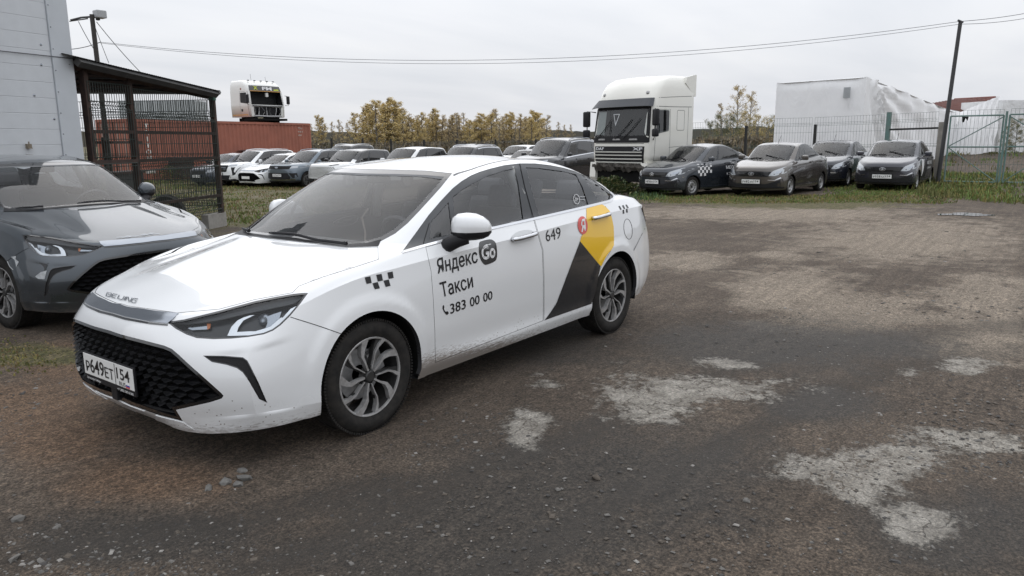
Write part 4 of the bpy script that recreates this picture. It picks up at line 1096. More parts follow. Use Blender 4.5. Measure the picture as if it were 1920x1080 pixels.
def scatter_stones():
    rng = random.Random(11)
    def gen():
        n = 0
        while n < 8000:
            px, py = rng.uniform(-150, 2050), 370+750*rng.random()**.75
            if py > 1130: continue
            # denser on the right shoulder and along the left kerb
            w = .22+(.6 if px > 1450 and 480 < py < 900 else 0)+(.65 if px < 480 and py > 640 else 0)+(.4 if 700 < px < 1000 and 640 < py < 860 else 0)
            if rng.random() > w: continue
            p = G(px, py)
            if under_car(p): continue
            d = (p-CAM).length; s = rng.choice([.002, .0025, .003, .004, .005, .008])*(1+.10*d)*(1.6 if rng.random() < .05 else 1)
            n += 1
            yield [(p.x+a, p.y+b, p.z+c) for a, b, c in stone_verts(rng, s)], SF, rng.choice([0, 0, 1, 1, 3, 3] if rng.random() < .93 else [2])
    scatter_mesh('loose_gravel', gen(), STONES, 'small loose stones strewn over the dirt yard', 'gravel')
    rng = random.Random(5)
    def gen2():
        for k in range(420):
            px, py = rng.gauss(400, 75), rng.gauss(912, 11)
            if not 300 < px < 560: continue
            p = G(px, py+ (400-px)*.12); s = rng.choice([.006, .008, .013])
            yield [(p.x+a, p.y+b, p.z+c) for a, b, c in stone_verts(rng, s)], SF, rng.choice([0, 1, 2, 2])
    scatter_mesh('concrete_crumbs', gen2(), STONES, 'pale crumbs round the broken concrete lumps in front of the bumper', 'gravel')
    for k, (px, py, s, lab) in enumerate([(459,898,.042,'grey concrete lump, right end of the broken heap before the bumper'), (423,905,.036,'pale concrete lump in the middle of the broken heap'), (392,917,.03,'low flat concrete lump at the left of the broken heap'), (443,912,.03,'small grey concrete lump at the front of the broken heap'), (455,886,.03,'far concrete lump at the back of the broken heap'), (30,975,.032,'flat tan stone alone at the left edge of the yard'), (108,989,.02,'small dark stone lying right of the flat tan stone'), (28,1048,.022,'brown stone near the bottom left corner'), (75,1053,.017,'small pale stone near the bottom left corner'), (1118,896,.024,'brown stone on the dark track before the patch of concrete')]):
        rg = random.Random(k+30); p = G(px, py); bm = nb(); bmesh.ops.create_icosphere(bm, subdivisions=1, radius=s*1.15)
        ax = [Vector((rg.gauss(0, 1), rg.gauss(0, 1), rg.gauss(0, 1))).normalized() for _ in range(9)]; cut = [rg.uniform(.45, .8)*s for _ in ax]
        for v in bm.verts:                                   # chop the ball with random planes: an angular lump
            for a_, c_ in zip(ax, cut):
                d_ = v.co.dot(a_)
                if d_ > c_: v.co -= a_*(d_-c_)
            v.co.z *= .62; v.co.x *= 1.2
        bmesh.ops.dissolve_limit(bm, angle_limit=.12, verts=bm.verts, edges=bm.edges)
        o = obj('stone', bm, STONES[4 if k < 5 else 0 if k != 9 else 1]); o.location = p+Vector((0, 0, s*.2)); o.rotation_euler = (0, 0, rg.uniform(0, 6)); tag(o, lab, 'stone')
    # puddles
    wat = mat('puddle_water', (.03, .027, .022), .03, spec=.6)
    for px, py, a, b, lab in ((1815,402,44,3.2,'shallow bright puddle on the track before the gate'), (1762,368,38,4.5,'muddy water hole at the end of the grass strip')):
        rg = random.Random(px); bm = nb(); q = []
        for k in range(28):
            t = 6.283*k/28; r_ = 1+.3*math.sin(3*t+px)+.18*math.sin(5*t)+rg.uniform(-.15, .15); g_ = G(px+a*r_*math.cos(t), py+b*r_*math.sin(t)); q.append(bm.verts.new((g_.x, g_.y, 0)))
        bm.faces.new(q); bmesh.ops.triangulate(bm, faces=bm.faces[:]); gx, gy = G(px, py).xy; z_ = hz(gx, gy)+.012*math.sin(gx*1.7+gy*.6)*math.cos(gy*1.3-gx*.4)+.007
        for v in bm.verts: v.co.z = z_
        tag(obj('puddle', bm, wat), kind='structure')
def scatter_grass():
    gm = [mat('grass_green', (.115, .17, .038), .8), mat('grass_yellow', (.21, .18, .055), .85), mat('grass_olive', (.11, .115, .035), .85), mat('grass_dry', (.22, .16, .085), .9), mat('weed_green', (.035, .075, .02), .7)]
    rng = random.Random(3)
    def blades(p, h, n, spread, mi):
        V, F = [], []
        for k in range(n):
            a = rng.uniform(0, 6.28); r_ = spread*math.sqrt(rng.random()); bx, by = p.x+r_*math.cos(a), p.y+r_*math.sin(a)
            hh = h*rng.uniform(.5, 1.2); l = rng.uniform(.1, .6)*hh; b = rng.uniform(0, 6.28); w = .006+.004*hh+.0004*(p-CAM).length
            dx, dy = math.cos(b)*l, math.sin(b)*l; wx, wy = -math.sin(b)*w, math.cos(b)*w; i = len(V)
            V += [(bx-wx, by-wy, p.z-.01), (bx+wx, by+wy, p.z-.01), (bx+dx*.4+wx*.7, by+dy*.4+wy*.7, p.z+hh*.6), (bx+dx*.4-wx*.7, by+dy*.4-wy*.7, p.z+hh*.6), (bx+dx, by+dy, p.z+hh)]
            F += [(i, i+1, i+2, i+3), (i+3, i+2, i+4)]
        return V, F, mi
    def gen():
        zones = [((1205,1780),(366,381),900,.042,(0,0,1,1,2,2,3)), ((1560,1860),(336,368),900,.05,(0,0,0,2,1)), ((1190,1240),(360,376),60,.12,(4,0)), ((120,700),(340,356),900,.08,(0,1,2,3,2)), ((270,640),(352,425),900,.06,(1,2,3,0,2)), ((-30,110),(640,690),70,.022,(2,3,1)), ((1780,1925),(285,333),700,.12,(0,0,2,1)), ((1440,1790),(283,320),700,.22,(0,2,1,2)), ((1320,1480),(285,330),300,.25,(2,1,3,3)), ((600,1110),(270,292),700,.4,(3,3,2,1))]
        for (x0, x1), (y0, y1), n, h, ms in zones:
            for k in range(n):
                px, py = rng.uniform(x0, x1), rng.uniform(y0, y1)
                if 1500 < px < 1560 and 1: pass
                p = G(px, py)
                if (p-CAM).length > 75 or under_car(p): continue
                d = (p-CAM).length
                yield blades(p, h*rng.uniform(.6, 1.3), 9, .16+.006*d, rng.choice(ms))
    scatter_mesh('grass', gen(), gm, 'short ragged grass and weeds at the edges of the yard', 'grass')
    # fallen yellow leaves / weeds near the shed
    return gm
# ------------------------------------------------------------------ trees and brush
BARK = mat('grey_bark', (.16, .145, .125), .9, var=(10, .5)); BIRCH = mat('birch_bark', (.36, .34, .31), .8, var=(7, .7, (.10, .09, .08)))
LEAF = {k: mat('leaf_'+k, c, .7) for k, c in dict(gold=(.58, .44, .16), ochre=(.44, .335, .17), olive=(.22, .215, .09), green=(.055, .078, .028), brown=(.28, .21, .14), pale=(.62, .50, .27)).items()}
TREEPROTO = {}
def tree_meshes(seed, h, cw, base, nleaf, mix, bark, lsize, shape='birch', nbr=26):
    rng = random.Random(seed); tb = nb(); L_V, L_F, L_M = [], [], []
    lean = (rng.uniform(-.04, .04)*h, rng.uniform(-.04, .04)*h)
    tr = [(lean[0]*t*t, lean[1]*t*t, h*t) for t in [k/6 for k in range(7)]]
    tube(tb, tr, [h*.011*(1-.85*k/6)+.008 for k in range(7)], 6)
    tips = []
    for k in range(nbr):
        t = base+(1-base)*(k+rng.random())/nbr*.97; z0 = h*t; a = rng.uniform(0, 6.28)
        if shape == 'birch': ln = cw*(math.sin(math.pi*min(1, (t-base)/(1-base)*.75+.22))**.9)*rng.uniform(.5, 1.05)
        else: ln = cw*math.sqrt(max(.05, 1-((t-base)/(1-base)*1.05-.35)**2))*rng.uniform(.55, 1.05)
        rise = ln*rng.uniform(.4, 1.1) if shape == 'birch' else ln*rng.uniform(0, .6)
        p0 = Vector((lean[0]*t*t, lean[1]*t*t, z0)); p2 = p0+Vector((math.cos(a)*ln, math.sin(a)*ln, min(rise, (h*1.02-z0)))); p1 = (p0+p2)/2+Vector((0, 0, ln*.12))
        tube(tb, [p0, p1, p2], [.018*h/6+.006, .010*h/6+.004, .004], 4, False); tips.append((p0, p1, p2))
        for q in range(3):
            s_ = rng.uniform(.4, 1); b0 = p0.lerp(p2, s_); b1 = b0+Vector((rng.gauss(0, .3), rng.gauss(0, .3), rng.uniform(.1, .5)))*ln*.6
            tube(tb, [b0, b1], [.006, .003], 3, False); tips.append((b0, (b0+b1)/2, b1))
    for k in range(nleaf):
        p0, p1, p2 = rng.choice(tips); s_ = rng.uniform(.25, 1.05); p = p0.lerp(p2, s_)+Vector((rng.gauss(0, .07), rng.gauss(0, .07), rng.gauss(0, .07)))*cw
        ls = lsize*rng.uniform(.6, 1.35); u = Vector((rng.gauss(0, 1), rng.gauss(0, 1), rng.gauss(0, 1))).normalized(); w = u.orthogonal().normalized()
        w = Matrix.Rotation(rng.uniform(0, 6.28), 3, u) @ w; x = u.cross(w); i = len(L_V)
        L_V += [tuple(p-w*ls), tuple(p+x*ls*.45), tuple(p+w*ls), tuple(p-x*ls*.45)]; L_F.append((i, i+1, i+2, i+3)); L_M.append(rng.choices(range(len(mix)), [m[1] for m in mix])[0])
    tm = bpy.data.meshes.new('trunk'); tb.to_mesh(tm); tb.free(); tm.materials.append(bark)
    lm = bpy.data.meshes.new('crown'); lm.from_pydata(L_V, [], L_F); lm.polygons.foreach_set('material_index', L_M)
    for m, w in mix: lm.materials.append(LEAF[m])
    return tm, lm
def tree(name, key, loc, scale, rz, label, group=None, cat='tree', **kw):
    if key not in TREEPROTO: TREEPROTO[key] = tree_meshes(**kw)
    tm, lm = TREEPROTO[key]; r = empty(name, loc, rz, label, cat, group); r.scale = (scale[0], scale[0], scale[1])
    for nm, me in (('trunk', tm), ('crown', lm)):
        o = bpy.data.objects.new(nm, me); COL.objects.link(o); o.parent = r
    return r
def build_trees():
    rng = random.Random(21)
    gold = [('gold', 5), ('ochre', 3), ('olive', 1), ('pale', 2)]; thin = [('ochre', 3), ('brown', 3), ('pale', 2), ('gold', 1)]; grn = [('green', 5), ('olive', 4), ('ochre', 2)]
    # row of yellowing birches beyond the far fence
    def row(px, top, d, w, kind, label, group):
        p = gd(px, d); h = zat(top, px, d)-p.z; k = rng.randrange(4)
        args = dict(gold=dict(mix=gold, nleaf=6000, cw=1.05, base=.08, lsize=.046, bark=BARK, nbr=44), thin=dict(mix=thin, nleaf=2600, cw=.9, base=.10, lsize=.042, bark=BARK, nbr=44), bush=dict(mix=grn, nleaf=5500, cw=1.9, base=.04, lsize=.06, bark=BARK, nbr=34, shape='round'), birch=dict(mix=thin+[('gold', 4)], nleaf=2600, cw=1.15, base=.16, lsize=.045, bark=BIRCH, nbr=44), goldbush=dict(mix=gold+[('olive', 3)], nleaf=5000, cw=1.7, base=.05, lsize=.06, bark=BARK, nbr=34, shape='round'))[kind]
        args = dict(args); args['h'] = 6.0; args['seed'] = hash((kind, k)) % 1000 if False else {'gold': 10, 'thin': 20, 'bush': 30, 'birch': 40, 'goldbush': 50}[kind]+k
        tree('birch_tree' if kind in ('gold', 'thin', 'birch') else 'bushy_tree', (kind, k), p, (w*h/6, h/6), rng.uniform(0, 6.28), label, group, **args)
    tall = 'golden birch of the tall clump beyond the far fence'
    for px, top, w in ((668,212,1),(682,205,1.1),(695,196,1.1),(707,188,1.2),(716,194,1),(728,184,1.2),(738,191,1.1),(748,190,1.2),(757,203,1.1),(722,200,1.3),(700,206,1.3),(742,204,1.3)): row(px, top, rng.uniform(70, 78), w*1.35, 'gold', tall, 'tall golden birches')
    low = 'thin half-bare birch in the long row beyond the far fence'
    for k in range(56):
        px = 764+k*4.7+rng.uniform(-3, 3); row(px, rng.uniform(203, 228), rng.uniform(72, 90), rng.uniform(1.2, 1.9), 'thin' if rng.random() < .5 else 'gold', low, 'long row of birches')
    for px, top, kd in ((597,216,'gold'),(606,220,'gold'),(588,232,'thin'),(622,228,'thin'),(636,224,'thin'),(650,230,'thin'),(644,236,'thin')):
        row(px, top, rng.uniform(66, 74), 1, kd, 'small birch between the container end and the golden clump', 'small birches by the container')
    for px in (1034, 1048, 1060, 1072): row(px, rng.uniform(228, 240), 84, 1, 'thin', 'low bare sapling at the right end of the birch row', 'bare saplings')
    # clump right of the big truck
    row(1381, 160, 52, 1.05, 'birch', 'tall half-bare birch with pale trunk right of the truck', None)
    row(1404, 174, 54, 1.1, 'birch', 'shorter birch standing just right of the tall pale one', None)
    row(1352, 193, 56, .9, 'thin', 'thin bare sapling left of the two birches', None)
    for px, top, kd, lab in ((1330,228,'bush','dark green bush beside the back of the truck cab'), (1352,216,'bush','green bush under the thin sapling'), (1375,214,'bush','round green bush in front of the tall birch'), (1398,212,'goldbush','gold and green bush under the shorter birch'), (1420,214,'goldbush','yellowing bush right of the two birches'), (1440,222,'goldbush','low yellow bush beside the wrapped building'), (1455,220,'bush','green bush at the corner of the wrapped building')):
        row(px, top, rng.uniform(48, 51), .75, kd, lab, None)
    for px, top, kd, lab in ((1905,222,'bush','dark green bush behind the gate at the right edge'), (1930,190,'birch','birch cut off by the right edge above the gate'), (1888,236,'bush','low bush between the draped house and the gate'), (1940,225,'bush','bush beyond the right edge behind the gate')):
        row(px, top, 44, .9, kd, lab, None)
    # brush and reeds: nobody could count the stems
    rg = random.Random(8)
    def gen(x0, x1, d0, d1, n, h0, h1, ms, thick):
        for k in range(n):
            px, d = rg.uniform(x0, x1), rg.uniform(d0, d1); p = gd(px, d); h = rg.uniform(h0, h1); V, F = [], []
            for q in range(4):
                bx, by = p.x+rg.gauss(0, .25), p.y+rg.gauss(0, .25); tx, ty = bx+rg.gauss(0, .18)*h, by+rg.gauss(0, .18)*h; a = rg.uniform(0, 3.14); w = thick*rg.uniform(.6, 1.4); i = len(V)
                wx, wy = math.cos(a)*w, math.sin(a)*w
                V += [(bx-wx, by-wy, p.z-.05), (bx+wx, by+wy, p.z-.05), (tx+wx*.5, ty+wy*.5, p.z+h*rg.uniform(.6, 1)), (tx-wx*.5, ty-wy*.5, p.z+h*rg.uniform(.6, 1))]; F.append((i, i+1, i+2, i+3))
                for z in range(3):
                    s_ = rg.uniform(.3, 1); c = Vector((bx+(tx-bx)*s_, by+(ty-by)*s_, p.z+h*s_*.9)); u = Vector((rg.gauss(0, 1), rg.gauss(0, 1), rg.gauss(0, .6)))*thick*3; v = u.orthogonal().normalized()*thick*3; j = len(V)
                    V += [tuple(c-u), tuple(c+v), tuple(c+u), tuple(c-v)]; F.append((j, j+1, j+2, j+3))
            yield V, F, rg.choice(ms)
    bmats = [mat('brush_grey', (.19, .17, .14), .95), mat('brush_brown', (.22, .175, .12), .95), mat('brush_olive', (.13, .125, .075), .95), mat('brush_straw', (.32, .26, .16), .95)]
    scatter_mesh('dry_brush', gen(575, 1125, 58, 74, 5200, .7, 2.1, (0, 0, 1, 2, 0, 3), .030), bmats, 'dense grey-brown brush and reeds beyond the far fence', 'brush')
    scatter_mesh('reed_bed', gen(1315, 1470, 36, 48, 2200, .6, 1.7, (1, 3, 0, 2), .022), bmats, 'dry reeds and weeds behind the wire fence right of the truck', 'reeds')
    # weeds by the truck wheel
    wm = [LEAF['green'], LEAF['olive'], mat('weed_leaf', (.055, .095, .03), .65), mat('weed_flower', (.35, .36, .24), .8)]
    def weeds(px, py, h, n, sp):
        p = G(px, py); V, F, M_ = [], [], []
        for k in range(n):
            r_ = rg.gauss(0, sp); a = rg.uniform(0, 6.28); z = h*rg.random()**.7*(1-.4*min(1, abs(r_)/sp/1.5)); c = Vector((p.x+r_*math.cos(a), p.y+r_*math.sin(a), p.z+z)); u = Vector((rg.gauss(0, 1), rg.gauss(0, 1), rg.gauss(0, .8))).normalized()*rg.uniform(.03, .07); v = u.orthogonal().normalized()*u.length*.5; j = len(V)
            V += [tuple(c-u), tuple(c+v), tuple(c+u), tuple(c-v)]; F.append((j, j+1, j+2, j+3)); M_.append(3 if z > h*.8 and rg.random() < .3 else rg.choice((0, 1, 2, 2)))
        me = bpy.data.meshes.new('weed_clump'); me.from_pydata(V, [], F); me.polygons.foreach_set('material_index', M_); return me
    for px, py, h, n, sp, lab in ((1150,366,.62,800,.42,'leafy weed clump at the front wheel of the white truck'), (1185,364,.35,400,.35,'low weeds between the truck and the dark saloon'), (1128,362,.55,400,.3,'weed clump left of the truck, behind the white saloon'), (318,342,.8,500,.5,'green weeds growing at the container behind the shed fence')):
        tag(link('weed_clump', weeds(px, py, h, n, sp), wm), lab, 'weeds', kind='stuff')
    # far wood on the horizon
    V, F = [], []
    fm = mat('far_wood', (.10, .105, .095), 1, var=(.05, .4, (.13, .115, .09)))
    rg2 = random.Random(2); pts = []
    bm = nb()
    for ring, (d, hh) in enumerate(((430, 6.0), (520, 8.5))):
        prev = None
        for k in range(260):
            px = -900+k*15; v = atd(px, d); z = hh+rg2.uniform(-1, 1)*.9+1.2*math.sin(k*.21+ring)
            a, b, c = bm.verts.new((v.x, v.y, -3)), bm.verts.new((v.x, v.y, z)), bm.verts.new((v.x*1.08, v.y*1.08, z*.9))
            if prev: bm.faces.new((prev[0], a, b, prev[1])); bm.faces.new((prev[1], b, c, prev[2]))
            prev = (a, b, c)
    tag(obj('far_wood', bm, fm), 'dark far-off wood along the horizon', 'wood', kind='stuff')
# ------------------------------------------------------------------ yard structures
def wall_frame(a, b, z0):
    """matrix with x along a->b (horizontal), z up, y = left of the run"""
    d = Vector((b.x-a.x, b.y-a.y, 0)); n = d.normalized(); M = Matrix((n, Vector((-n.y, n.x, 0)), Vector((0, 0, 1)))).transposed().to_4x4(); M.translation = Vector((a.x, a.y, z0)); return M, d.length
def root_at(name, M, label, cat, group=None):
    r = empty(name, M.translation, math.atan2(M[1][0], M[0][0]), label, cat, group); return r
def wire_panel(w, h, sx, sz, r, vee=()):
    """welded wire mesh, x along, z up, with pressed V folds"""
    bm = nb(); n = max(2, int(w/sx)); zs = [0]
    for v in vee: zs += [v-.05, v, v+.05]
    zs += [h]; zs = sorted(zs)
    yv = lambda z: .035 if any(abs(z-v) < 1e-6 for v in vee) else 0
    for k in range(n+1):
        x = w*k/n; tube(bm, [(x, yv(z), z) for z in zs], r, 4, False)
    m = int(h/sz)
    for z in sorted(set([h*k/m for k in range(m+1)]+list(zs))):
        tube(bm, [(0, yv(z)+.004, z), (w, yv(z)+.004, z)], r, 4, False)
    return bm
def build_warehouse():
    sid = mat('siding_panel', (.55, .575, .60), .45, coat=.2, var=(2.5, .12)); trimm = mat('corner_trim', (.50, .53, .56), .4, var=(3, .1)); blue = mat('blue_flashing', (.06, .10, .16), .5)
    a = atd(150, 12.3); b = atd(-30, 11.55); a.z = b.z = 0
    M, ln = wall_frame(b, a, 0); full = 7.0
    r = empty('warehouse', (a.x, a.y, 0), math.atan2(a.y-b.y, a.x-b.x), 'pale grey warehouse corner with horizontal siding panels at the left edge', 'building')
    # local: x = 0 at the corner, running to -full; y<0 faces the yard? choose the sign so that the camera side is outward
    Mi = (Matrix.Translation((a.x, a.y, 0)) @ Matrix.Rotation(r.rotation_euler.z, 4, 'Z')).inverted(); cl = Mi @ CAM; s = 1 if cl.y > 0 else -1
    wl = nb(); box(wl, (-full/2, -s*3.0, 3.6), (full-.02, 5.9, 7.2)); obj('wall', wl, sid, r)
    pitch = .205; k = 0; z = .12
    pm = None
    while z < 7.0:
        if pm is None:
            bm = nb(); L_ = full-.30
            prof = [(0, .016), (0, .019), (.006, .022), (pitch-.004, .022), (pitch-.0008, .020), (pitch-.0008, .016)]
            A = [bm.verts.new((-.30, s*y, z_)) for z_, y in prof]; B = [bm.verts.new((-.30-L_, s*y, z_)) for z_, y in prof]
            for i in range(len(prof)-1): bm.faces.new((A[i], A[i+1], B[i+1], B[i]) if s < 0 else (A[i], B[i], B[i+1], A[i+1]))
            bm.faces.new(A); bm.faces.new(B[::-1]); bmesh.ops.recalc_face_normals(bm, faces=bm.faces)
            pm = bpy.data.meshes.new('siding_panel'); bm.to_mesh(pm); bm.free(); pm.materials.append(sid)
        o = bpy.data.objects.new('siding_panel', pm); COL.objects.link(o); o.parent = r; o.location = (0, 0, z); z += pitch
    tb = nb(); box(tb, (-.145, s*.02, 3.6), (.30, .05, 7.2), bev=.006); obj('corner_trim', tb, trimm, r)
    tb = nb(); box(tb, (.012, -s*.35, 3.6), (.02, .68, 7.2)); obj('side_flashing', tb, blue, r)
    for zz in (2.72,): boxo('joint_strip', (-full/2, s*.047, zz), (full, .006, .012), mat('joint_dark_grey', (.10, .10, .11), .7), r)  # dark grey strip marking the panel joint
    sm = bpy.data.meshes.new('screw'); bm = nb(); lathe(bm, [(0, .006), (.007, .005), (.009, 0)], 8); bm.to_mesh(sm); bm.free(); sm.materials.append(CHROMED)
    for k in range(24):
        o = bpy.data.objects.new('screw', sm); COL.objects.link(o); o.parent = r; o.location = (-.272, s*.046, .3+k*.28); o.scale = (1, s, 1)
    for k, (x, z) in enumerate(((-.48, 3.62), (-.42, 2.86), (-.45, 2.6), (-.60, 2.2), (-.36, 1.9))): 
        o = bpy.data.objects.new('screw', sm); COL.objects.link(o); o.parent = r; o.location = (x, s*.024, z); o.scale = (2, s, 2)
    bm = nb(); box(bm, (-.78, s*.045, 1.545), (.055, .05, .05)); box(bm, (-.78, s*.05, 1.515), (.05, .07, .012)); box(bm, (-.79, s*.07, 1.57), (.012, .012, .06)); o = obj('wall_bracket', bm, mat('rusty_bracket', (.20, .17, .13), .8), r)
    return r
def build_shed():
    rust = mat('rusty_steel', (.022, .015, .013), .85, var=(9, .5, (.055, .030, .022))); roofm = mat('old_roof_sheet', (.022, .023, .024), .8, var=(3, .5, (.05, .048, .046))); wire = mat('green_wire', (.022, .032, .026), .6); conc = mat('concrete_block', (.30, .285, .26), .9, var=(8, .35)); edge = mat('roof_edge_metal', (.20, .20, .20), .6, var=(6, .5))
    A, B = gd(165, 12.45), gd(404, 15.2)
    M, ln = wall_frame(A, B, 0)
    r = root_at('lean_to_shed', M, 'rusty open lean-to with sloping dark sheet roof beside the warehouse', 'shed')
    Mi = M.inverted(); cl = Mi @ CAM; back = -1 if cl.y > 0 else 1
    OH = -.22*back
    def onp(px, py):
        c0 = Mi @ CAM; d0 = Mi.to_3x3() @ ray(px, py); return c0+d0*((OH-c0.y)/d0.y)
    F1 = onp(139, 106); F2 = onp(412, 171)
    # posts
    din = lambda x: (.22+1.0*max(0, x))*back; dep = din(ln)
    for x, y, zt in ((.05, 0, 2.72), (ln*.30, 0, 2.66), (ln, 0, 2.50), (ln*.55, din(ln*.55)*.92, 2.72), (ln, dep*.95, 2.60)):
        boxo('post', (x, y, zt/2), (.085, .085, zt), rust, r)
    boxo('post_cap', (ln, 0, 2.42), (.10, .10, .16), mat('green_paint_old', (.03, .10, .07), .7), r)
    n = 11; x0, x1 = F1.x, F2.x; z0, z1 = F1.z, F2.z
    for k in range(n):
        bm = nb(); a = x0+(x1-x0)*k/n; b = x0+(x1-x0)*(k+1)/n; m_ = 6; prev = None
        for q in range(m_*2+1):
            t = q/(m_*2); x = a+(b-a)*t-.004*(t == 1); z = z0+(z1-z0)*(x-x0)/(x1-x0)+(.012 if q % 2 else 0)
            p0, p1 = bm.verts.new((x, OH, z)), bm.verts.new((x, din(x), z+.10))
            if prev: bm.faces.new((prev[0], p0, p1, prev[1]))
            prev = (p0, p1)
        bmesh.ops.solidify(bm, geom=bm.faces[:], thickness=.008); obj('roof_sheet', bm, roofm, r)
    bm = nb(); tube(bm, [(x0+.1, OH*.8, z0-.06), (x1-.05, OH*.8, z1-.06)], .065, 4); obj('rafter', bm, roofm, r)
    bm = nb(); tube(bm, [(x0+.1, 0, z0-.09), (x1-.05, 0, z1-.09)], .05, 4); obj('rafter', bm, rust, r)
    bm = nb(); tube(bm, [(x0+.3, din(x0+.3)*.9, z0-.04), (x1-.08, din(x1)*.9, z1-.0)], .05, 4); obj('rafter', bm, rust, r)
    for k in range(6):
        x = x0+(x1-x0)*(k+.7)/6.2; z = z0+(z1-z0)*(k+.7)/6.2-.05; bm = nb(); tube(bm, [(x, OH*.9, z), (x, din(x)*.95, z+.09)], .03, 4); obj('purlin', bm, rust, r)
    bm = nb(); tube(bm, [(x1+.01, OH, z1-.02), (x1+.01, dep*.9, z1+.05)], .04, 4); obj('eave_trim', bm, edge, r)
    # mesh panels on the yard side and the far side
    def panel(x, y, w, z, h, along=True, vee=(.1, .9, 1.7)):
        o = obj('wire_panel', wire_panel(w, h, .052, .40, .0058, vee), wire, r); o.location = (x, y, z)
        if not along: o.rotation_euler = (0, 0, math.pi/2*back)
        return o
    w1 = ln*.30; panel(.05, -.05*back, w1-.08, .42, 2.02); panel(w1+.03, -.05*back, ln-w1-.06, .30, 2.10)
    panel(ln-.02, .05*back, abs(dep)-.1, .4, 1.95, False)
    for z in (.60, 1.30, 1.74): boxo('rail', (ln/2, -.02*back, z), (ln, .05, .05), rust, r)
    boxo('footing', (ln-.22, .02, .12), (.62, .14, .30), conc, r); boxo('footing', (ln*.3, .02, .10), (1.0, .14, .22), conc, r)
    # things kept inside
    t = empty('old_tyre', gd(302, 15.6)+Vector((0, 0, .30)), 1.1, 'worn black tyre leaning inside the shed fence behind the grey saloon', 'tyre'); t.rotation_euler = (.25, 0, 2.3)
    o = obj('tread', tyre_bm(.31, .19, .19), RUBBER, t, True)
    p = gd(222, 17.2); q = empty('steel_rack', p, .6, 'dark rusty rack with sheets standing deep in the shed', 'rack')
    for x in (-.5, .5): boxo('upright', (x, 0, .85), (.06, .06, 1.7), rust, q)
    for z in (.4, 1.0, 1.6): boxo('shelf', (0, 0, z), (1.1, .4, .05), rust, q)
    boxo('panel', (0, .16, .72), (.96, .03, .58), roofm, q)
    p = G(343, 337); q = empty('waste_bin', p, .3, 'dark metal waste bin standing before the red container', 'bin')
    bm = nb(); prism(bm, [(-.45, -.4), (.45, -.4), (.45, .4), (-.45, .4)], .1, 1.05, lambda a, b, h: Vector((a*(.85+.15*h), b*(.85+.15*h), h))); obj('bin_body', bm, rust, q); boxo('lid', (0, 0, 1.08), (.98, .86, .06), TRIM, q, bev=.02)
    return r
def build_container():
    red = mat('container_red', (.355, .128, .084), .75, var=(1.3, .35, (.27, .10, .068))); wht = mat('stencil_white', (.55, .52, .48), .8)
    a, b = atd(243, 40), atd(593, 48.4); M, ln = wall_frame(a, b, -.25); ln = 12.19
    M.translation.z = -.2
    r = root_at('shipping_container', M, 'long brick-red corrugated shipping container behind the parked cars', 'container')
    s = 1 if (M.inverted() @ CAM).y > 0 else -1; Wd, H = 2.44, 2.90
    def corr(nm, L_, h, f, n):
        bm = nb(); prev = None; x = 0; pts = []
        p = L_/n
        for k in range(n): pts += [(k*p, 0), (k*p+p*.3, 0), (k*p+p*.5, -.036), (k*p+p*.8, -.036)]
        pts.append((L_, 0))
        for x, y in pts:
            v = [bm.verts.new(f(x, y, z)) for z in (.15, h-.1)]
            if prev: bm.faces.new((prev[0], v[0], v[1], prev[1]))
            prev = v
        return obj(nm, bm, red, r)
    corr('side_wall', ln-.3, H, lambda x, y, z: Vector((x+.15, s*(y-.02), z)), 43)
    corr('side_wall', ln-.3, H, lambda x, y, z: Vector((x+.15, -s*(Wd+y), z)), 43)
    bm = nb(); box(bm, (ln/2, -s*Wd/2, H-.06), (ln, Wd-.06, .04)); obj('roof', bm, red, r)
    for x in (.075, ln-.075):
        for y in (-s*.075, -s*(Wd-.075)): boxo('corner_post', (x, y, H/2), (.15, .15, H), red, r, bev=.01)
    for z in (.08, H-.06):
        for y in (-s*.05, -s*(Wd-.05)): boxo('rail', (ln/2, y, z), (ln-.3, .11, .13), red, r)
    for x in (.05, ln-.05): boxo('end_rail', (x, -s*Wd/2, H-.06), (.1, Wd-.3, .13), red, r); boxo('end_rail', (x, -s*Wd/2, .08), (.1, Wd-.3, .15), red, r)
    boxo('end_wall', (ln-.09, -s*Wd/2, H/2), (.05, Wd-.3, H-.26), red, r)
    for k, y in enumerate((.64, 1.8)):
        d = boxo('door', (.09, -s*y, H/2), (.05, 1.06, H-.28), red, r, bev=.008)
        for q in (-.26, .26):
            bm = nb(); tube(bm, [(.045, -s*(y+q), .18), (.045, -s*(y+q), H-.2)], .022, 6); obj('locking_bar', bm, mat('bar_grey', (.30, .24, .21), .6) if k == 0 and q < 0 else bpy.data.materials['bar_grey'], d)
        for z in (.5, 1.1, 1.8, 2.4): boxo('hinge', (.055, -s*(y+(.5 if k else -.5)), z), (.05, .08, .14), red, d)
    for k, ch in enumerate('TRITON'):
        bm = textmesh(ch, .30, .01); x0, x1, y0, y1 = textbb(bm)
        bm = flat(bm, lambda u, v: (.95+(u-(x0+x1)/2)*1.15, s*.006, 2.48-k*.305+v-y0*0)); obj('stencil_letter', bm, wht, r)
    for k, t in enumerate(('TTNU', '4106 8', '45G1')):
        bm = textmesh(t, .14); bm = flat(bm, lambda u, v: (ln-1.1+u, s*.006, 2.55-k*.2+v)); obj('stencil_number', bm, wht, r)
    boxo('data_plate', (.95, s*.004, .42), (.5, .012, .18), wht, r)
    return r, M, s
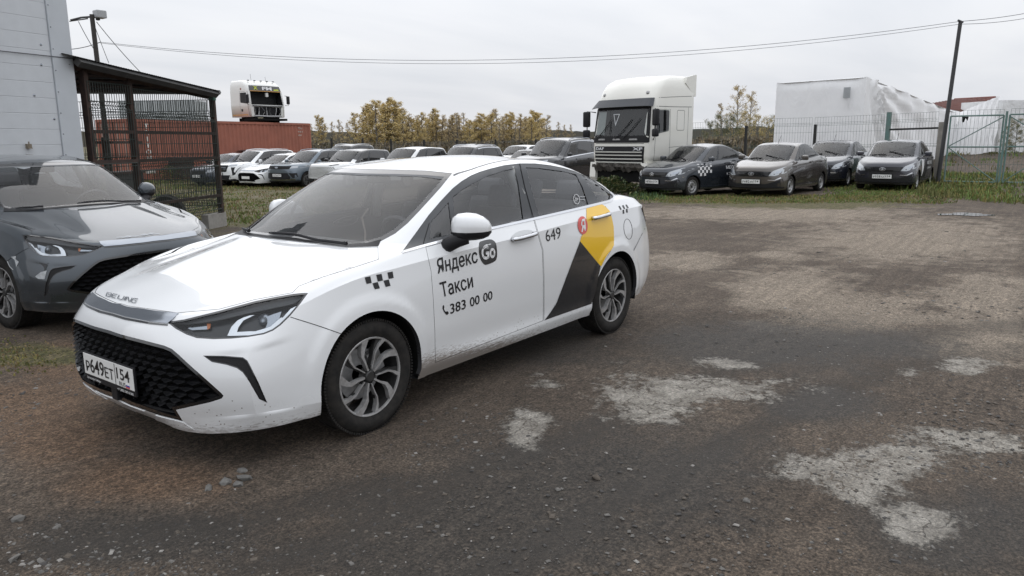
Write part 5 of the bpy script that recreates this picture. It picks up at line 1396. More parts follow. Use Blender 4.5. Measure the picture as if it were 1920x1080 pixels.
def cabloft(rings, n=10):
    """stack of rounded rectangles (z, xf, xr, halfwidth, corner radius front, bow)"""
    bm = nb(); R_ = []
    for z, xf, xr, hw, cr, bow in rings:
        pts = []
        for k in range(n+1):                     # right half: front centre to rear centre on +y side
            pass
        c = []
        m_ = 5
        for k in range(m_): c.append((xf-bow*((k/m_)**2), (hw-cr)*k/m_))
        for k in range(6):
            a = math.pi/2*k/5; c.append((xf-bow-cr+cr*math.cos(a), hw-cr+cr*math.sin(a)))
        L_ = xf-bow-cr-xr
        for k in range(1, 6): c.append((xf-bow-cr-(L_-.06)*k/5, hw))
        for k in range(1, 5):
            a = math.pi/2*k/4; c.append((xr+.06-.06*math.sin(a), hw-.06+.06*math.cos(a)))
        for k in range(1, 4): c.append((xr, (hw-.06)*(1-k/3)))
        full = [(x, y) for x, y in c]+[(x, -y) for x, y in c[-2:0:-1]]
        R_.append([bm.verts.new((x, y, z)) for x, y in full])
    for a, b in zip(R_, R_[1:]):
        q = len(a)
        for k in range(q): bm.faces.new((a[k], a[(k+1) % q], b[(k+1) % q], b[k]))
    bm.faces.new(R_[-1]); bm.faces.new(R_[0][::-1])
    bmesh.ops.recalc_face_normals(bm, faces=bm.faces)
    for f in bm.faces: f.smooth = len(f.verts) < 6
    return bm
class Lofted(Shell):
    def __init__(s, bm): s.bm = bm; s.bvh = BVHTree.FromBMesh(bm)
TRUCKW = paint('truck_cream_white', (.76, .75, .69), .42); TRUCKG = glass('truck_glass', (.30, .33, .34), .05)
def build_truck():
    tp = gd(1210, 25.4); th = math.radians(-13); z0 = -.10
    r = empty('tractor_truck', (tp.x, tp.y, z0), th, 'tall white tractor truck with torn front bumper among weeds', 'truck')
    X = 1.35
    bm = cabloft([(.98, X-.03, -.92, 1.16, .16, .05), (1.2, X, -.92, 1.2, .18, .06), (1.80, X-.01, -.92, 1.22, .2, .07), (2.66, X-.13, -.92, 1.22, .22, .08), (2.74, X-.15, -.92, 1.22, .22, .08), (2.98, X-.18, -.92, 1.215, .26, .10), (3.25, X-.27, -.92, 1.20, .30, .12), (3.46, X-.40, -.92, 1.17, .34, .14), (3.60, X-.60, -.92, 1.10, .38, .16), (3.66, X-.90, -.92, 1.02, .40, .14)])
    sh = Lofted(bm.copy()); 
    dirt = TRUCKW
    obj('cab', bm, dirt, r)
    P = lambda nm, poly, m, proj=FRONT, off=.004, th=.006, res=.15, hole=None, par=None: obj(nm, sh.patch(poly, proj, off, th, res, False, hole), m, par or r)
    ws = rounded([(-1.12,1.80),(1.12,1.80),(1.08,2.64),(-1.08,2.64)], .08)
    dk = mat('truck_dark_interior', (.012, .013, .014), .7)
    P('windscreen_back', ws, dk, off=.003, th=0); P('windscreen_surround', rounded([(-1.17,1.60),(1.17,1.60),(1.17,1.80),(1.12,2.70),(-1.12,2.70),(-1.17,1.80)], .05), TRIM, off=.012, hole=rounded([(-1.08,1.82),(1.08,1.82),(1.03,2.62),(-1.03,2.62)], .06))
    w = P('windscreen', ws, WSGLASS, off=.010, th=0)
    P('curtain', [(.35,1.9),(.98,1.9),(.98,2.55),(.35,2.55)] and [(-1.0,1.86),(-.62,1.86),(-.62,2.58),(-1.0,2.58)], mat('faded_curtain', (.35, .38, .37), .9), off=.006, th=0)
    P('pennant', [(-.30,2.50),(-.02,2.50),(-.16,2.12)], WINK, off=.0065, th=0, hole=[(-.26,2.475),(-.06,2.475),(-.16,2.20)])
    for x0 in (-.95, -.1, .2):
        bm = nb(); pts = [sh.hit(FRONT, a, b) for a, b in ((x0, 1.72), (x0+.3, 1.95), (x0+.62, 2.32))]
        tube(bm, [l+n*.05 for l, n in pts], .012, 5); obj('wiper', bm, TRIM, r)
    # visor
    bm = nb(); prev = None
    for k in range(-12, 13):
        y = k*.098; l, n = sh.hit(FRONT, max(-1.15, min(1.15, y)), 2.66); l2, n2 = sh.hit(FRONT, max(-1.15, min(1.15, y)), 2.95)
        q = [bm.verts.new(v) for v in (l+n*.20+Vector((0, 0, .0)), l2+n2*.03, l2+n2*.0, l+n*.17)]
        if prev:
            for i in range(4): bm.faces.new((prev[i], q[i], q[(i+1) % 4], prev[(i+1) % 4]))
        else: bm.faces.new(q[::-1])
        prev = q
    bm.faces.new(prev); obj('sun_visor', bm, mat('visor_blue_black', (.010, .014, .022), .45), r)
    # grille panel and slats
    P('grille_panel', [(-1.02,.98),(1.02,.98),(1.04,1.49),(-1.04,1.49)], TRIM, off=.012)
    sl = mat('slat_grey_white', (.50, .50, .46), .5)
    for z in (.99, 1.10, 1.21, 1.31):
        bm = nb(); prev = None
        for k in range(-10, 11):
            y = k*.098; l, n = sh.hit(FRONT, y, z); q = [bm.verts.new(l+n*d+Vector((0, 0, dz))) for d, dz in ((.01, -.02), (.05, -.016), (.05, .016), (.01, .02))]
            if prev:
                for i in range(4): bm.faces.new((prev[i], q[i], q[(i+1) % 4], prev[(i+1) % 4]))
            prev = q
        obj('grille_slat', bm, sl, r)
    for t, y, w_ in (('DAF', -.98, .38), ('XF', .62, .36)):
        bm = line_text(t, (y, 1.46), (y+w_, 1.46), (y+w_, 1.37), (y, 1.37), .03); obj('badge_lettering', lay(sh, bm, FRONT, .022), CHROME, r)
    P('front_flap_line', ribbon([(-1.15,1.575),(1.15,1.575)], .012), TRIM, off=.004, th=0)
    for y in (-.72, -.05, .62):
        P('step_handle', rounded([(y-.16,1.68),(y+.16,1.68),(y+.14,1.73),(y-.14,1.73)], .02), STEEL, off=.03, th=.02)
    # side door, window, seams on the near side and the far side
    DOOR = [(1.0,1.05),(.98,2.62),(.30,2.62),(.26,1.05)]
    for s in (1, -1):
        pj = Par((1, 0, 0), (0, 0, 1), (0, -s, 0))
        P('door_gap', ribbon(DOOR+[DOOR[0]], .014), FRAME, pj, .003, 0)
        P('side_window_back', rounded([(.96,1.90),(.90,2.58),(.36,2.58),(.36,2.0)], .06), dk, pj, .004, 0); P('side_window', rounded([(.98,1.86),(.92,2.60),(.34,2.60),(.34,1.96)], .06), TRUCKG, pj, .008, 0)
        P('side_panel_gap', ribbon(rounded([(-.05,1.98),(-.05,2.60),(-.42,2.60),(-.42,1.98)], .05)+[rounded([(-.05,1.98),(-.05,2.60),(-.42,2.60),(-.42,1.98)], .05)[0]], .012), FRAME, pj, .003, 0)
        P('side_panel_gap', ribbon([(-.62,1.0),(-.62,2.70)], .012), FRAME, pj, .003, 0); P('side_panel_gap', ribbon([(.3,1.45),(-.62,1.50)], .012), FRAME, pj, .003, 0)
        P('roof_joint', ribbon([(1.1,2.70),(.2,2.70),(-.9,2.72)], .016), FRAME, pj, .003, 0)
        P('roof_joint', ribbon([(1.0,2.95),(.2,3.0),(-.9,3.06)], .014), FRAME, pj, .003, 0)
        l, n = sh.hit(pj, .98, 2.2); m_ = empty('mirror_set', (0, 0, 0)); m_.parent = r
        c = Vector((1.28, s*1.45, 2.2))
        for dz, h in ((.16, .50), (-.30, .24)):
            bm = nb(); box(bm, c+Vector((0, 0, dz)), (.14, .24, h), rz=s*-.35, bev=.05); obj('mirror', bm, TRIM, m_, True)
        bm = nb(); tube(bm, [l+Vector((.1, 0, .38)), c+Vector((0, -s*.02, .42)), c+Vector((0, -s*.02, -.4)), l+Vector((.1, 0, -.5))], .02, 6); obj('mirror_arm', bm, TRIM, m_)
    for y in (-.9, .9):
        l, n = sh.hit(FRONT, y, 3.12); bm = nb(); lathe(bm, [(0, .03), (.05, .025), (.06, 0)], 14); bmesh.ops.transform(bm, matrix=Matrix.Translation(l) @ Vector((0, 1, 0)).rotation_difference(n).to_matrix().to_4x4(), verts=bm.verts); obj('roof_lamp', bm, STEEL, r, True)
    # rear roof fairing
    for s in (1, -1):
        bm = nb(); prism(bm, [(-.45, 3.45), (-.92, 3.05), (-1.0, 3.05), (-1.0, 3.72), (-.92, 3.72), (-.5, 3.63)], s*1.205, s*1.10, lambda a, b, h: Vector((a, h, b))); bmesh.ops.recalc_face_normals(bm, faces=bm.faces); obj('side_fairing', bm, dirt, r)
    # torn bumper, dark bay below, wheels
    tornm = mat('torn_lining', (.17, .155, .135), .95, var=(7, .5, (.07, .065, .06)), bump=(9, 1.0))
    bm = nb(); rng = random.Random(7); prev = None
    for k in range(-13, 14):
        y = k*.085; q = [bm.verts.new((X-.02+rng.uniform(-.05, .06), y, .97)), bm.verts.new((X+.06+rng.uniform(-.06, .07), y, .84+rng.uniform(-.02, .02))), bm.verts.new((X-.02+rng.uniform(-.08, .06), y, .72+rng.uniform(-.06, .06)))]
        if prev: [bm.faces.new((prev[i], q[i], q[i+1], prev[i+1])) for i in range(2)]
        prev = q
    bmesh.ops.solidify(bm, geom=bm.faces[:], thickness=.02); obj('torn_bumper_lining', bm, tornm, r)
    boxo('radiator_bay', (X-.45, 0, .68), (.7, 2.0, .6), UNDER, r)
    for s in (1, -1):
        bm = nb(); prism(bm, [(X-.02, .98), (X+.02, .5), (X-.15, .18), (X-.75, .30), (X-.80, .98)], s*1.2, s*.95, lambda a, b, h: Vector((a, h, b))); bmesh.ops.recalc_face_normals(bm, faces=bm.faces); obj('bumper_corner', bm, dirt, r)
        boxo('step_well', (-.1, s*1.05, .70), (1.0, .3, .55), TRIM, r)
        wheel(r, (.05, s*1.02, .50), .50, .29, .31, 'steel', s, False, tyremat=RUBBER)
        wheel(r, (-3.55, s*.95, .50), .50, .29, .55, 'steel', s, False, tyremat=RUBBER)
    for y in (-.4, .4): boxo('chassis_rail', (-2.2, y, .85), (5.0, .09, .28), UNDER, r)
    boxo('fifth_wheel', (-3.4, 0, 1.08), (.9, .9, .14), UNDER, r); boxo('fuel_tank', (-1.9, 1.0, .62), (1.2, .5, .55), STEEL, r, bev=.08); boxo('fuel_tank', (-1.9, -1.0, .62), (1.2, .5, .55), STEEL, r, bev=.08)
    return r
def build_wreck_cab(M, s):
    v = atd(516, 46.0); zt = -.2+2.9
    lo = M.inverted() @ Vector((v.x, v.y, 0)); p = M @ Vector((max(8.0, min(11.2, lo.x)), -s*1.22, 0))
    dirc = math.atan2(CAM.y-p.y, CAM.x-p.x); th = dirc+math.radians(32)
    r = empty('wrecked_truck_cab', (p.x, p.y, zt+.004), th, 'gutted white truck cab perched on top of the red container', 'truck cab')
    bm = cabloft([(.30, 1.0, -.95, 1.14, .12, .04), (.95, 1.03, -.95, 1.17, .14, .05), (1.0, 1.03, -.95, 1.17, .14, .05), (1.72, .90, -.95, 1.16, .16, .06), (2.0, .84, -.95, 1.14, .2, .08), (2.25, .55, -.95, 1.08, .25, .08), (2.34, .2, -.95, 1.0, .25, .06)])
    sh = Lofted(bm.copy()); white = paint('cab_white', (.66, .66, .63), .45)
    hole = [(-1.02,.98),(1.02,.98),(.98,1.72),(-.98,1.72)]
    tmp = Shell.__new__(Shell); tmp.bm = bm; tmp.facing = True; bm.normal_update()
    fs = tmp.score(hole, FRONT, lambda c: c.x > .3); bmesh.ops.delete(bm, geom=fs, context='FACES')
    fs = tmp.score([(-.86,.36),(.86,.36),(.88,.86),(-.88,.86)], FRONT, lambda c: c.x > .3); bmesh.ops.delete(bm, geom=fs, context='FACES')
    obj('cab', bm, white, r)
    P = lambda nm, poly, m, proj=FRONT, off=.004, th=.006, res=.15, hole=None: obj(nm, sh.patch(poly, proj, off, th, res, False, hole), m, r)
    dk = bpy.data.materials['truck_dark_interior']
    boxo('dark_interior', (-.3, 0, 1.2), (1.2, 2.1, 1.5), dk, r)
    P('frame_rim', [(-1.06,.94),(1.06,.94),(1.0,1.76),(-1.0,1.76)], white, off=.012, hole=hole)
    visor = [(-1.0,1.74),(1.0,1.74),(.98,2.02),(-.98,2.02)]; P('visor', visor, GLOSSB, off=.03, th=.03)
    mat('lime_sign', (.45, .50, .05), .5)
    P('visor_sign', [(.52,1.78),(.86,1.78),(.86,1.88),(.52,1.86)], bpy.data.materials['lime_sign'], off=.036, th=0)
    obj('visor_lettering', lay(sh, line_text('FM', (-.22,1.98), (.40,1.98), (.40,1.80), (-.22,1.80), .03), FRONT, .037), WINK, r)
    obj('visor_lettering', lay(sh, line_text('X', (-.76,1.99), (-.50,1.99), (-.50,1.81), (-.76,1.81), .06), FRONT, .041), bpy.data.materials['lime_sign'], r)
    P('stripe', [(-.98,1.715),(.98,1.715),(.98,1.745),(-.98,1.745)], mat('orange_stripe', (.5, .25, .05), .5), off=.034, th=0)
    for k in range(7):
        rg = random.Random(k); bm = nb(); y = -.85+k*.27; tube(bm, [(.95, y, .40), (.98+rg.uniform(-.1, .06), y+rg.uniform(-.1, .1), .62), (.96, y+rg.uniform(-.15, .15), .92)], .028, 5); obj('broken_strut', bm, STEEL if k % 2 else white, r)
    bm = nb(); tube(bm, [(1.0, -.95, .92), (1.03, 0, .90), (1.0, .95, .92)], .045, 6); obj('cross_bar', bm, white, r)
    bm = nb(); tube(bm, [(1.0, -.85, .36), (1.05, 0, .34), (1.0, .85, .36)], .05, 6); obj('cross_bar', bm, STEEL, r)
    boxo('radiator', (.72, .1, .60), (.1, 1.2, .42), TRIM, r)
    bm = nb(); tube(bm, [(.62+.07*math.sin(a), .45+.2*math.cos(a), 1.12+.18*math.sin(a)) for a in [6.283*k/16 for k in range(17)]], .016, 5, False); obj('steering_wheel', bm, TRIM, r)
    boxo('panel_scrap', (.8, .1, 1.55), (.1, .16, .22), white, r)
    for sd in (1, -1):
        pj = Par((1, 0, 0), (0, 0, 1), (0, -sd, 0))
        P('side_window', rounded([(.86,1.02),(.74,1.64),(.12,1.64),(.12,1.10)], .05), dk, pj, .006, 0)
        P('door_gap', ribbon([(.92,.34),(.80,1.70),(.06,1.70),(.06,.34)], .016), FRAME, pj, .004, 0)
        P('cab_stripe', ribbon([(.8,.42),(-.94,.42)], .05), bpy.data.materials['orange_stripe'], pj, .004, 0)
        P('vent', [(.15,.60),(.32,.60),(.32,.74),(.15,.74)], TRIM, pj, .006, 0)
        c = Vector((1.08, sd*1.32, 1.28)); bm = nb(); box(bm, c, (.12, .18, .46), bev=.04); tube(bm, [c+Vector((-.1, -sd*.15, .25)), c+Vector((0, 0, .22)), c+Vector((0, 0, -.3)), c+Vector((-.1, -sd*.15, -.3))], .018, 5); obj('mirror', bm, TRIM, r)
        bm = nb(); lathe(bm, [(0, .05), (.06, .04), (.07, 0)], 12); bmesh.ops.transform(bm, matrix=Matrix.Translation((.2, sd*1.12, 1.85)) @ Matrix.Rotation(0 if sd > 0 else math.pi, 4, 'Z'), verts=bm.verts); obj('side_lamp', bm, mat('old_lamp', (.25, .08, .05), .4) if sd > 0 else bpy.data.materials['old_lamp'], r)
        boxo('support', (.2, sd*.7, .15), (1.5, .12, .30), UNDER, r)
    boxo('subframe', (.75, 0, .16), (1.1, 2.1, .12), UNDER, r); boxo('subframe', (-.5, 0, .16), (.5, 1.6, .2), UNDER, r)
    for k in range(5):
        bm = nb(); box(bm, (.45, -.8+k*.4, 2.33), (.1, .1, .06), bev=.02); obj('roof_light', bm, GLOSSB, r)
    for y, h in ((-.2, .45), (.75, .35)):
        bm = nb(); tube(bm, [(-.2, y, 2.3), (-.25, y, 2.3+h)], .008, 4); obj('aerial', bm, TRIM, r)
    return r
def build_fences():
    post = mat('dark_fence_post', (.018, .018, .017), .7); wire = mat('fence_wire', (.035, .05, .045), .6); gw = mat('green_fence_wire', (.09, .125, .105), .6); green = mat('green_gate_paint', (.10, .20, .18), .6, var=(8, .4, (.13, .17, .155))); grey = mat('pole_steel', (.045, .045, .047), .6)
    # far fence behind the car rows
    r = empty('far_wire_fence', gd(860, 52), 0, 'low wire fence on dark posts running behind the parked car rows', 'fence'); o0 = r.location
    pts = [gd(px, 50+(px-560)*.004) for px in (560, 622, 680, 733, 795, 857, 929, 1005, 1085, 1165)]
    for k, p in enumerate(pts): boxo('post', p-o0+Vector((0, 0, 1.03)), (.10, .10, 2.1), post, r)
    for a, b in zip(pts, pts[1:]):
        M, ln = wall_frame(a, b, 0); o = obj('wire_panel', wire_panel(ln-.1, 1.85, .25, .45, .006), wire, r); o.location = a-o0+Vector((0, 0, .08)); o.rotation_euler = (0, 0, math.atan2(b.y-a.y, b.x-a.x))
    # near fence behind the dark saloons
    r = empty('mesh_fence', gd(1450, 31), 0, 'tall green wire mesh fence behind the row of dark saloons', 'fence'); o0 = r.location
    pts = [gd(px, d) for px, d in ((1262, 32), (1398, 31), (1527, 30), (1663, 29), (1764, 28))]
    for k, p in enumerate(pts):
        zt = 2.0 if k < 3 else 2.25
        if k == 3: boxo('post', p-o0+Vector((0, 0, 1.15)), (.24, .12, 2.3), green, r)
        elif k == 4: boxo('post', p-o0+Vector((0, 0, .95)), (.16, .2, 1.9), mat('concrete_post', (.30, .28, .25), .9, var=(6, .3)), r)
        else: boxo('post', p-o0+Vector((0, 0, .98)), (.09, .09, 2.0), post, r)
    for k, (a, b) in enumerate(zip(pts, pts[1:])):
        M, ln = wall_frame(a, b, 0); o = obj('wire_panel', wire_panel(ln-.12, 2.15, .10, .45, .0038, (.3, 1.1, 1.9)), gw, r); o.location = a-o0+Vector((0, 0, .08)); o.rotation_euler = (math.atan2(0, 1), -math.atan2(b.z-a.z, ln), math.atan2(b.y-a.y, b.x-a.x))
    a, b = pts[3], pts[4]; bm = nb(); tube(bm, [a-o0+Vector((0, 0, 1.72)), b-o0+Vector((0, 0, 1.72))], .035, 6); obj('rail', bm, post, r)
    # gate leaves
    for k, (pa, pb, lab) in enumerate((((1776, 27.4), (1879, 27.2), 'green tube-framed mesh gate leaf next to the leaning pole'), ((1886, 27.2), (1990, 27.0), 'green mesh gate leaf cut off by the right edge'))):
        a, b = gd(*pa), gd(*pb); M, ln = wall_frame(a, b, 0); g = empty('yard_gate', a, math.atan2(b.y-a.y, b.x-a.x), lab, 'gate')
        H = 2.06
        for nm, p0, p1 in (('hinge_stile', (.03, 0, .04), (.03, 0, H)), ('lock_stile', (ln-.03, 0, .04), (ln-.03, 0, H)), ('top_rail', (.03, 0, H), (ln-.03, 0, H)), ('middle_rail', (.03, 0, 1.12), (ln-.03, 0, 1.12)), ('bottom_rail', (.03, 0, .06), (ln-.03, 0, .06)), ('brace', (.05, 0, 1.14) if k == 0 else (ln-.05, 0, 1.14), (ln-.05, 0, H-.06) if k == 0 else (.05, 0, H-.06)), ('brace', (.05, 0, 1.10) if k == 0 else (ln-.05, 0, 1.10), (ln-.05, 0, .08) if k == 0 else (.05, 0, .08))):
            bm = nb(); tube(bm, [p0, p1], .026 if 'brace' not in nm else .016, 6); obj(nm, bm, green, g)
        o = obj('wire_panel', wire_panel(ln-.08, H+.12, .10, .45, .0038), gw, g); o.location = (.04, .03, .05)
    a = gd(1882, 27.2); boxo_ = boxo('post', (0, 0, 1.08), (.06, .06, 2.16), green); boxo_.location = a; boxo_.name = 'gate_post'; tag(boxo_, 'green square post between the two gate leaves', 'post')
    # leaning steel pole
    b0 = gd(1766, 27.6); t0 = atd(1801, 27.6, 40); r = empty('steel_pole', b0, 0, 'thin dark steel pole leaning beside the gate post', 'pole')
    bm = nb(); tube(bm, [(0, 0, -.1), t0-b0], [.065, .055], 8); obj('shaft', bm, grey, r); bm = nb(); tube(bm, [t0-b0+Vector((-.1, .05, -.02)), t0-b0+Vector((.12, -.05, .02))], .03, 6); obj('cross_arm', bm, grey, r)
    # wooden pole behind the shed
    b1 = gd(201, 31); t1 = atd(172, 31, 27); r = empty('utility_pole', b1, 0, 'dark wooden utility pole with floodlight above the shed roof', 'pole')
    bm = nb(); tube(bm, [(0, 0, -.2), t1-b1], [.10, .075], 10); obj('shaft', bm, mat('tarred_wood', (.030, .026, .023), .9, var=(6, .4)), r, True)
    q = lambda px, py: atd(px, 31, py)-b1
    bm = nb(); tube(bm, [q(132, 38), q(152, 33), q(176, 31), q(190, 33)], .035, 6); obj('cross_arm', bm, grey, r); bm = nb(); tube(bm, [q(130, 40), q(165, 35)], .02, 5); obj('cross_arm', bm, grey, r)
    bm = nb(); box(bm, q(187, 27), (.34, .34, .26), bev=.03); obj('floodlight', bm, mat('lamp_grey', (.35, .36, .37), .4), r); bm = nb(); box(bm, q(183.5, 35), (.12, .12, .12), bev=.03); obj('camera_box', bm, grey, r)
    # wires
    wm = mat('wire_grey', (.16, .165, .175), .6)
    def cable(pts, rad, lab, grp=None):
        bm = nb(); tube(bm, pts, rad, 4, False); o = obj('overhead_wire', bm, wm); 
        tag(o, lab, 'wire', grp)
    def span(a, b, sag, n=28): return [a.lerp(b, k/n)-Vector((0, 0, sag*4*(k/n)*(1-k/n))) for k in range(n+1)]
    A1 = atd(188, 31, 79); 
    cable(span(A1, t0, zat(130, 830, 29)*-1+(A1.z+t0.z)/2), .0075, 'upper of the two long wires sagging across the sky')
    cable(span(A1-Vector((0, 0, .03)), t0-Vector((0, 0, .08)), zat(133, 830, 29)*-1+(A1.z+t0.z)/2), .0065, 'lower of the two long wires sagging across the sky')
    cable(span(t0, atd(2060, 30, -8), .12), .0085, 'upper wire running from the leaning pole out to the right'); cable(span(t0-Vector((0, 0, .08)), atd(2060, 30, -2), .18), .0075, 'lower wire running from the leaning pole out to the right')
    cable(span(A1, atd(100, 33, 92), .1), .014, 'short wire from the wooden pole to the warehouse')
    cable(span(atd(181, 31, 41), atd(262, 31.5, 134), .05), .014, 'stay wire slanting from the wooden pole down to the shed roof')
    cable(span(atd(178, 31, 50), atd(204, 31.5, 118), .02), .012, 'short stay wire close to the wooden pole'); cable(span(atd(147, 31, 40), atd(180, 31, 98), .05), .012, 'thin wire from the cross arm down to the pole')
def build_wrapped():
    wrap = mat('white_tarpaulin', (.60, .61, .62), .55, spec=.4); P_(wrap).inputs['Subsurface Weight'].default_value = 0
    oc = coords(wrap); mp = N(wrap, 'ShaderNodeMapping'); mp.inputs['Scale'].default_value = (1.2, 1.2, .35); L(wrap, oc, mp.inputs[0]); f = noise(wrap, mp.outputs[0], 1.6, 6, .6, 1.2)
    b = N(wrap, 'ShaderNodeBump'); b.inputs['Strength'].default_value = .35; b.inputs['Distance'].default_value = .12; L(wrap, f, b.inputs['Height']); L(wrap, b.outputs[0], P_(wrap).inputs['Normal'])
    L(wrap, ramp(wrap, noise(wrap, oc, .8, 6), [(.3, (.88, .88, .88)), (.7, (.83, .83, .835))]), P_(wrap).inputs['Base Color'])
    # corner points
    A = gd(1450, 34.5); B = gd(1615, 33.5); C_ = gd(1790, 46)
    zA, zB, zC = zat(155, 1460, 34.5), zat(144, 1615, 33.5), zat(212, 1782, 46)
    D = A+(C_-B)
    r = empty('wrapped_building', A, 0, 'large box-shaped building wrapped in white tarpaulin behind the fence', 'building'); o = A.copy(); o.z = 0
    rng = random.Random(3)
    def sheet(nm, p0, p1, za, zb, n=40, m_=18, folds=.035, foldx=None):
        bm = nb(); g = []; d = (p1-p0); d.z = 0; nrm = Vector((-d.y, d.x, 0)).normalized()
        if nrm.dot(CAM-p0) < 0: nrm = -nrm
        for i in range(n+1):
            t = i/n; col_ = []; base = p0.lerp(p1, t); zt = za+(zb-za)*t
            for j in range(m_+1):
                s_ = j/m_; w = folds*(math.sin(t*9+s_*3+rng.random()*.3)*.5+rng.uniform(-.2, .2))
                if foldx: w += foldx(t, s_)
                col_.append(bm.verts.new(Vector((base.x, base.y, base.z-.1+(zt-base.z+.1)*s_))-o+nrm*((w-.15*max(0, s_-.94)/.06*.6)*min(1, 8*min(t, 1-t)))))
            g.append(col_)
        for i in range(n):
            for j in range(m_): bm.faces.new((g[i][j], g[i+1][j], g[i+1][j+1], g[i][j+1]))
        ob = obj(nm, bm, wrap, r, True); ob.location = (0, 0, -A.z)
        return ob
    r.location = A
    sheet('front_sheet', A, B, zA, zB)
    folds = lambda t, s_: (lambda a_: .5*min(1, t*22)*math.exp(-t*4.5)*(.5+.5*math.sin(a_*30+2*math.sin(a_*7)))*(1-.25*s_))(math.atan2(1.04-s_, t*2.6+.02))+.05*math.sin(t*41+s_*5)
    sheet('side_sheet', B, C_, zB, zC, 110, 22, .03, folds)
    bm = nb(); q = [Vector((p.x, p.y, z-.03))-o for p, z in ((A, zA), (B, zB), (C_, zC), (D, zC+.3))]; bm.faces.new([bm.verts.new(v) for v in q]); ob = obj('top_sheet', bm, wrap, r); ob.location = (0, 0, -A.z)
    sheet('back_sheet', D, C_, zC+.25, zC, 10, 4); sheet('far_sheet', A, D, zA, zC+.3, 10, 4)
    # small flap and torn tail on the front
    fx = lambda t, z: A.lerp(B, t)-o+Vector((0, 0, z-A.lerp(B, t).z))
    nr = (Vector((CAM.x, CAM.y, 0))-Vector((A.x, A.y, 0))).normalized()*.06
    bm = nb(); c0 = fx(.80, zB-.80)+nr*2; tdir = (B-A); tdir.z = 0; tdir.normalize()
    for a, bb, h0, h1, m2 in ((-.13, .13, .0, .42, 0),):
        vs = [bm.verts.new(c0+tdir*a+Vector((0, 0, h0))), bm.verts.new(c0+tdir*bb+Vector((0, 0, h0))), bm.verts.new(c0+tdir*bb+Vector((0, 0, h1))), bm.verts.new(c0+tdir*a+Vector((0, 0, h1)))]; bm.faces.new(vs)
    bmesh.ops.solidify(bm, geom=bm.faces[:], thickness=.05); ob = obj('vent_flap', bm, mat('grey_plastic_window', (.52, .54, .55), .4), r); ob.location = (0, 0, -A.z)
    bm = nb(); bm.faces.new([bm.verts.new(c0+nr+tdir*a+Vector((0, 0, h))) for a, h in ((.02, -.02), (.16, -.02), (.12, -.42), (.06, -.35))]); bmesh.ops.solidify(bm, geom=bm.faces[:], thickness=.02); ob = obj('torn_strip', bm, wrap, r); ob.location = (0, 0, -A.z)
    # house with red roof, end draped in sheet
    tile = mat('red_metal_tile', (.20, .062, .045), .6, var=(3, .3)); wallm = mat('house_wrap_wall', (.78, .785, .79), .7, var=(2, .12), bump=(2.5, .8, 5, .1))
    a, b = gd(1795, 47.5), gd(1872, 45.5); d0 = 47
    h = empty('red_roofed_house', a, 0, 'house with red tiled roof and white sheeting hanging over its end', 'house'); o2 = Vector((a.x, a.y, 0)); dn = Vector((b.x-a.x, b.y-a.y, 0)).normalized(); back = Vector((-dn.y, dn.x, 0)); 
    if back.dot(CAM-a) > 0: back = -back
    W_ = lambda px, d, py: atd(px, d, py)-o2-Vector((0, 0, a.z))
    bm = nb(); z1 = 2.6
    wl = [a-o2, b-o2, b-o2+back*6, a-o2+back*6]
    lo = [bm.verts.new(Vector((p.x, p.y, -.3))) for p in wl]; hi = [bm.verts.new(Vector((p.x, p.y, z1))) for p in wl]
    for i in range(4): bm.faces.new((lo[i], lo[(i+1) % 4], hi[(i+1) % 4], hi[i]))
    bm.faces.new(hi); obj('wall', bm, wallm, h)
    # roof slope facing the yard: eave low left, ridge high right
    e0, e1 = W_(1738, 48.2, 196), W_(1812, 47.0, 212); r0, r1 = W_(1790, 51, 187), W_(1866, 50, 183)
    n = 9
    for k in range(n):
        t0_, t1_ = k/n, (k+.93)/n; bm = nb()
        P4 = [e0.lerp(r0, t0_), e1.lerp(r1, t0_), e1.lerp(r1, t1_)+Vector((0, 0, .05)), e0.lerp(r0, t1_)+Vector((0, 0, .05))]
        bm.faces.new([bm.verts.new(p) for p in P4]); bmesh.ops.solidify(bm, geom=bm.faces[:], thickness=.04); obj('tile_course', bm, tile, h)
    bm = nb(); tube(bm, [r0, r1], .09, 6); obj('ridge', bm, tile, h)
    # draped sheet: hangs from the ridge end to the ground, pulled into folds
    bm = nb(); n, m_ = 26, 12; g = []
    top0, top1 = W_(1800, 46.2, 211), W_(1878, 44.6, 180); bot0, bot1 = W_(1775, 45.6, 300), W_(1870, 44.2, 283)
    for i in range(n+1):
        t = i/n; row = []
        for j in range(m_+1):
            s_ = j/m_; p = (bot0.lerp(bot1, t)).lerp(top0.lerp(top1, t**1.15), s_); p = p-back*(.16*abs(math.sin(t*26+s_*5*t))*(.3+t)); row.append(bm.verts.new(p))
        g.append(row)
    for i in range(n):
        for j in range(m_): bm.faces.new((g[i][j], g[i+1][j], g[i+1][j+1], g[i][j+1]))
    obj('draped_sheet', bm, wrap, h, True)
    bm = nb(); q = [W_(1815, 46.0, 219), W_(1828, 45.8, 219), W_(1828, 45.8, 230), W_(1815, 46.0, 229)]; bm.faces.new([bm.verts.new(p-back*.35) for p in q]); bmesh.ops.solidify(bm, geom=bm.faces[:], thickness=.05); obj('opening', bm, UNDER, h)
    # pale trailer far behind the container
    p = gd(313, 62); tr = empty('box_trailer', p, math.radians(40), 'pale grey box trailer rising behind the red container', 'trailer'); 
    zt = zat(190, 313, 62)-p.z; boxo('box', (0, 0, zt/2+.5), (2.5, 5.4, zt-1.0), mat('trailer_grey', (.42, .45, .46), .5, var=(1, .2)), tr, bev=.04); boxo('chassis', (0, 0, .6), (1.2, 5.0, .5), UNDER, tr)
